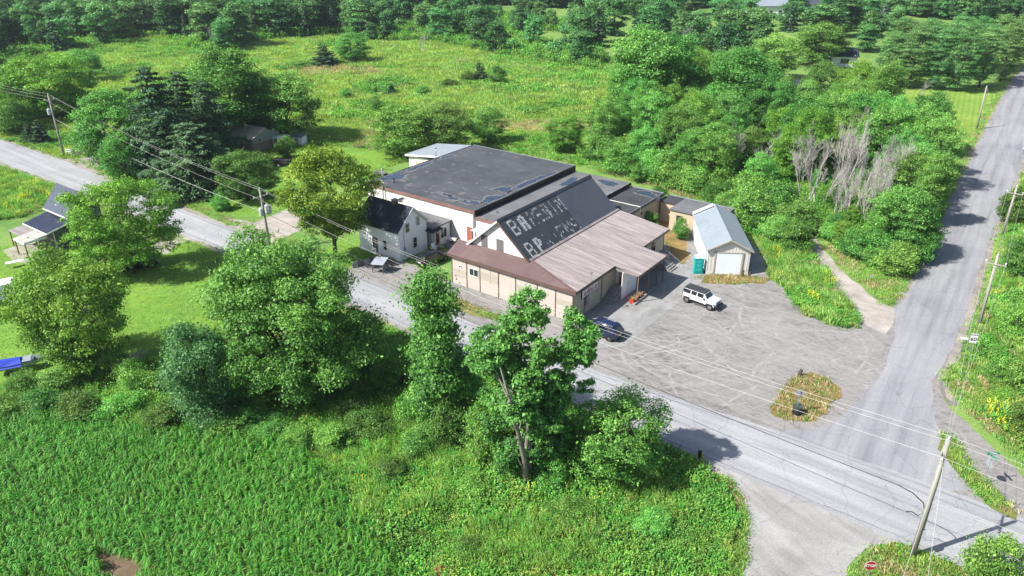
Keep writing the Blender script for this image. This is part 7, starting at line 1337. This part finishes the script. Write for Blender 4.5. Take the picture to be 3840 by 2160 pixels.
oc = MB().prism(octagon(0, 0, 2.1, .40, 1), (0, .01, 0)); ob = oc.build('stop_plate', S_al, gs_); ob.rotation_euler = (0, 0, R(80))
bs = empty('stop_sign', (25.65, 56.57, 0.00), R(-8), 'back of an octagonal sign standing in a barrel on the round island', 'sign'); MB().box(-.04, .04, -.04, .04, .2, 2.5).build('post', B_steel, bs); MB().prism(octagon(0, .045, 2.15, .41, 1), (0, .012, 0)).build('plate', S_al, bs); MB().box(-.03, .03, -.043, -.041, 1.75, 2.5).build('strap', B_steel, bs)
br_ = empty('barrel', (25.65, 56.45, 0.00), 0, 'black tyre-filled barrel weighting the sign on the round island', 'barrel'); MB().tube([(0, 0, .04), (0, 0, .35), (0, 0, .7)], [.40, .44, .40], 14).build('drum', V_plast, br_); MB().tube([(0, 0, .7), (0, 0, .9)], [.40, .44], 14).build('rim', paint('green_rubber', (.05, .07, .06), .8), br_)
for nm_, p_, lb in (('stump', (28.00, 62.76, 0.00), 'dark rotten stump at the top of the round island'),):
    q = empty(nm_, p_, 0, lb, 'stump'); MB().tube([(0, 0, -.1), (.05, 0, .4), (.12, .05, .75)], [.22, .2, .12], 8).build('trunk', M_bark, q); MB().tube([(0, 0, .2), (.4, .2, .5)], [.08, .03], 5).build('branch', M_bark, q)
mk = empty('hazard_marker', (15.3, 49.6, 0), R(-20), 'yellow and black hazard marker post at the road edge', 'marker'); MB().box(-.05, .05, 0, .08, 0, 1.3).build('post', B_boards, mk); MB().box(-.15, .15, -.02, -.004, .55, 1.35).build('board', S_blk, mk); MB().obox((.25, .02, .55), .08, .08, 1.1).build('yellow_post', paint('marker_yellow', (.55, .36, .01), .6), mk)
for i, (p_, lb) in enumerate((((96.51, 160.17, 0.00), 'yellow gas marker post on the striped lawn'), ((-55.28, 83.63, 0.00), 'orange marker stake in the verge'))):
    q = empty('marker_post', p_, 0, lb, 'marker'); MB().tube([(0, 0, 0), (.03, 0, 1.5)], .07, 6).build('stake', paint('marker_yellow', (.55, .36, .01), .6), q); MB().tube([(.03, 0, 1.5), (.03, 0, 1.62)], .09, 6).build('cap', paint('marker_yellow', (.55, .36, .01), .6), q)
def mailbox(p_, rz, lb, mt):
    q = empty('mailbox', p_, rz, lb, 'mailbox'); MB().box(-.05, .05, -.05, .05, 0, 1.05).build('post', B_boards, q); MB().prism([(-.28, -.12, 1.05), (-.28, .12, 1.05), (-.28, .12, 1.2), (-.28, 0, 1.3), (-.28, -.12, 1.2)], (.56, 0, 0)).build('box', mt, q); MB().box(.1, .13, .122, .14, 1.15, 1.4).build('flag', S_red, q)
mailbox((-75.78, 132.44, 0.00), R(20), 'white mailbox at the mouth of the left driveway', S_wht); mailbox((95.91, 139.26, 0.00), R(50), 'mailbox on the right edge beside the side road', S_wht)
gt = empty('driveway_rail', (-73.71, 131.71, 0.00), R(15), 'low wooden rails beside the left driveway', 'fence'); [MB().box(0, 1.6, y, y + .08, .35, .45).build('rail', B_brown, gt) for y in (0, .9)]; [MB().box(x, x + .1, -.1, 1.1, 0, .5).build('post', B_brown, gt) for x in (0, 1.5)]
wfn = empty('white_board_fence', (-83.38, 138.73, 0.00), R(-8), 'white board fence by the left driveway', 'fence')
for k in range(4): MB().box(k * 1.3, k * 1.3 + .1, -.05, .05, 0, 1.3).build('post', B_siding if k < 2 else B_boards, wfn)
for k in range(3):
    for z in (.25, .62, 1.0): MB().box(k * 1.3 + .1, (k + 1) * 1.3, -.075, -.052, z, z + .17).build('board', B_siding if k < 1 else B_boards, wfn)
mh = empty('utility_marker', (31.86, 91.05, 0.00), 0); bpy.data.objects.remove(mh)
bxw = empty('survey_marker', (44.10, 84.30, 0.00), R(10), 'small white tag sign in the grass between lane and side road', 'sign'); MB().box(-.02, .02, 0, .03, 0, .7).build('stake', B_steel, bxw); MB().box(-.22, .22, -.02, -.005, .45, .75).build('tag', S_wht, bxw)
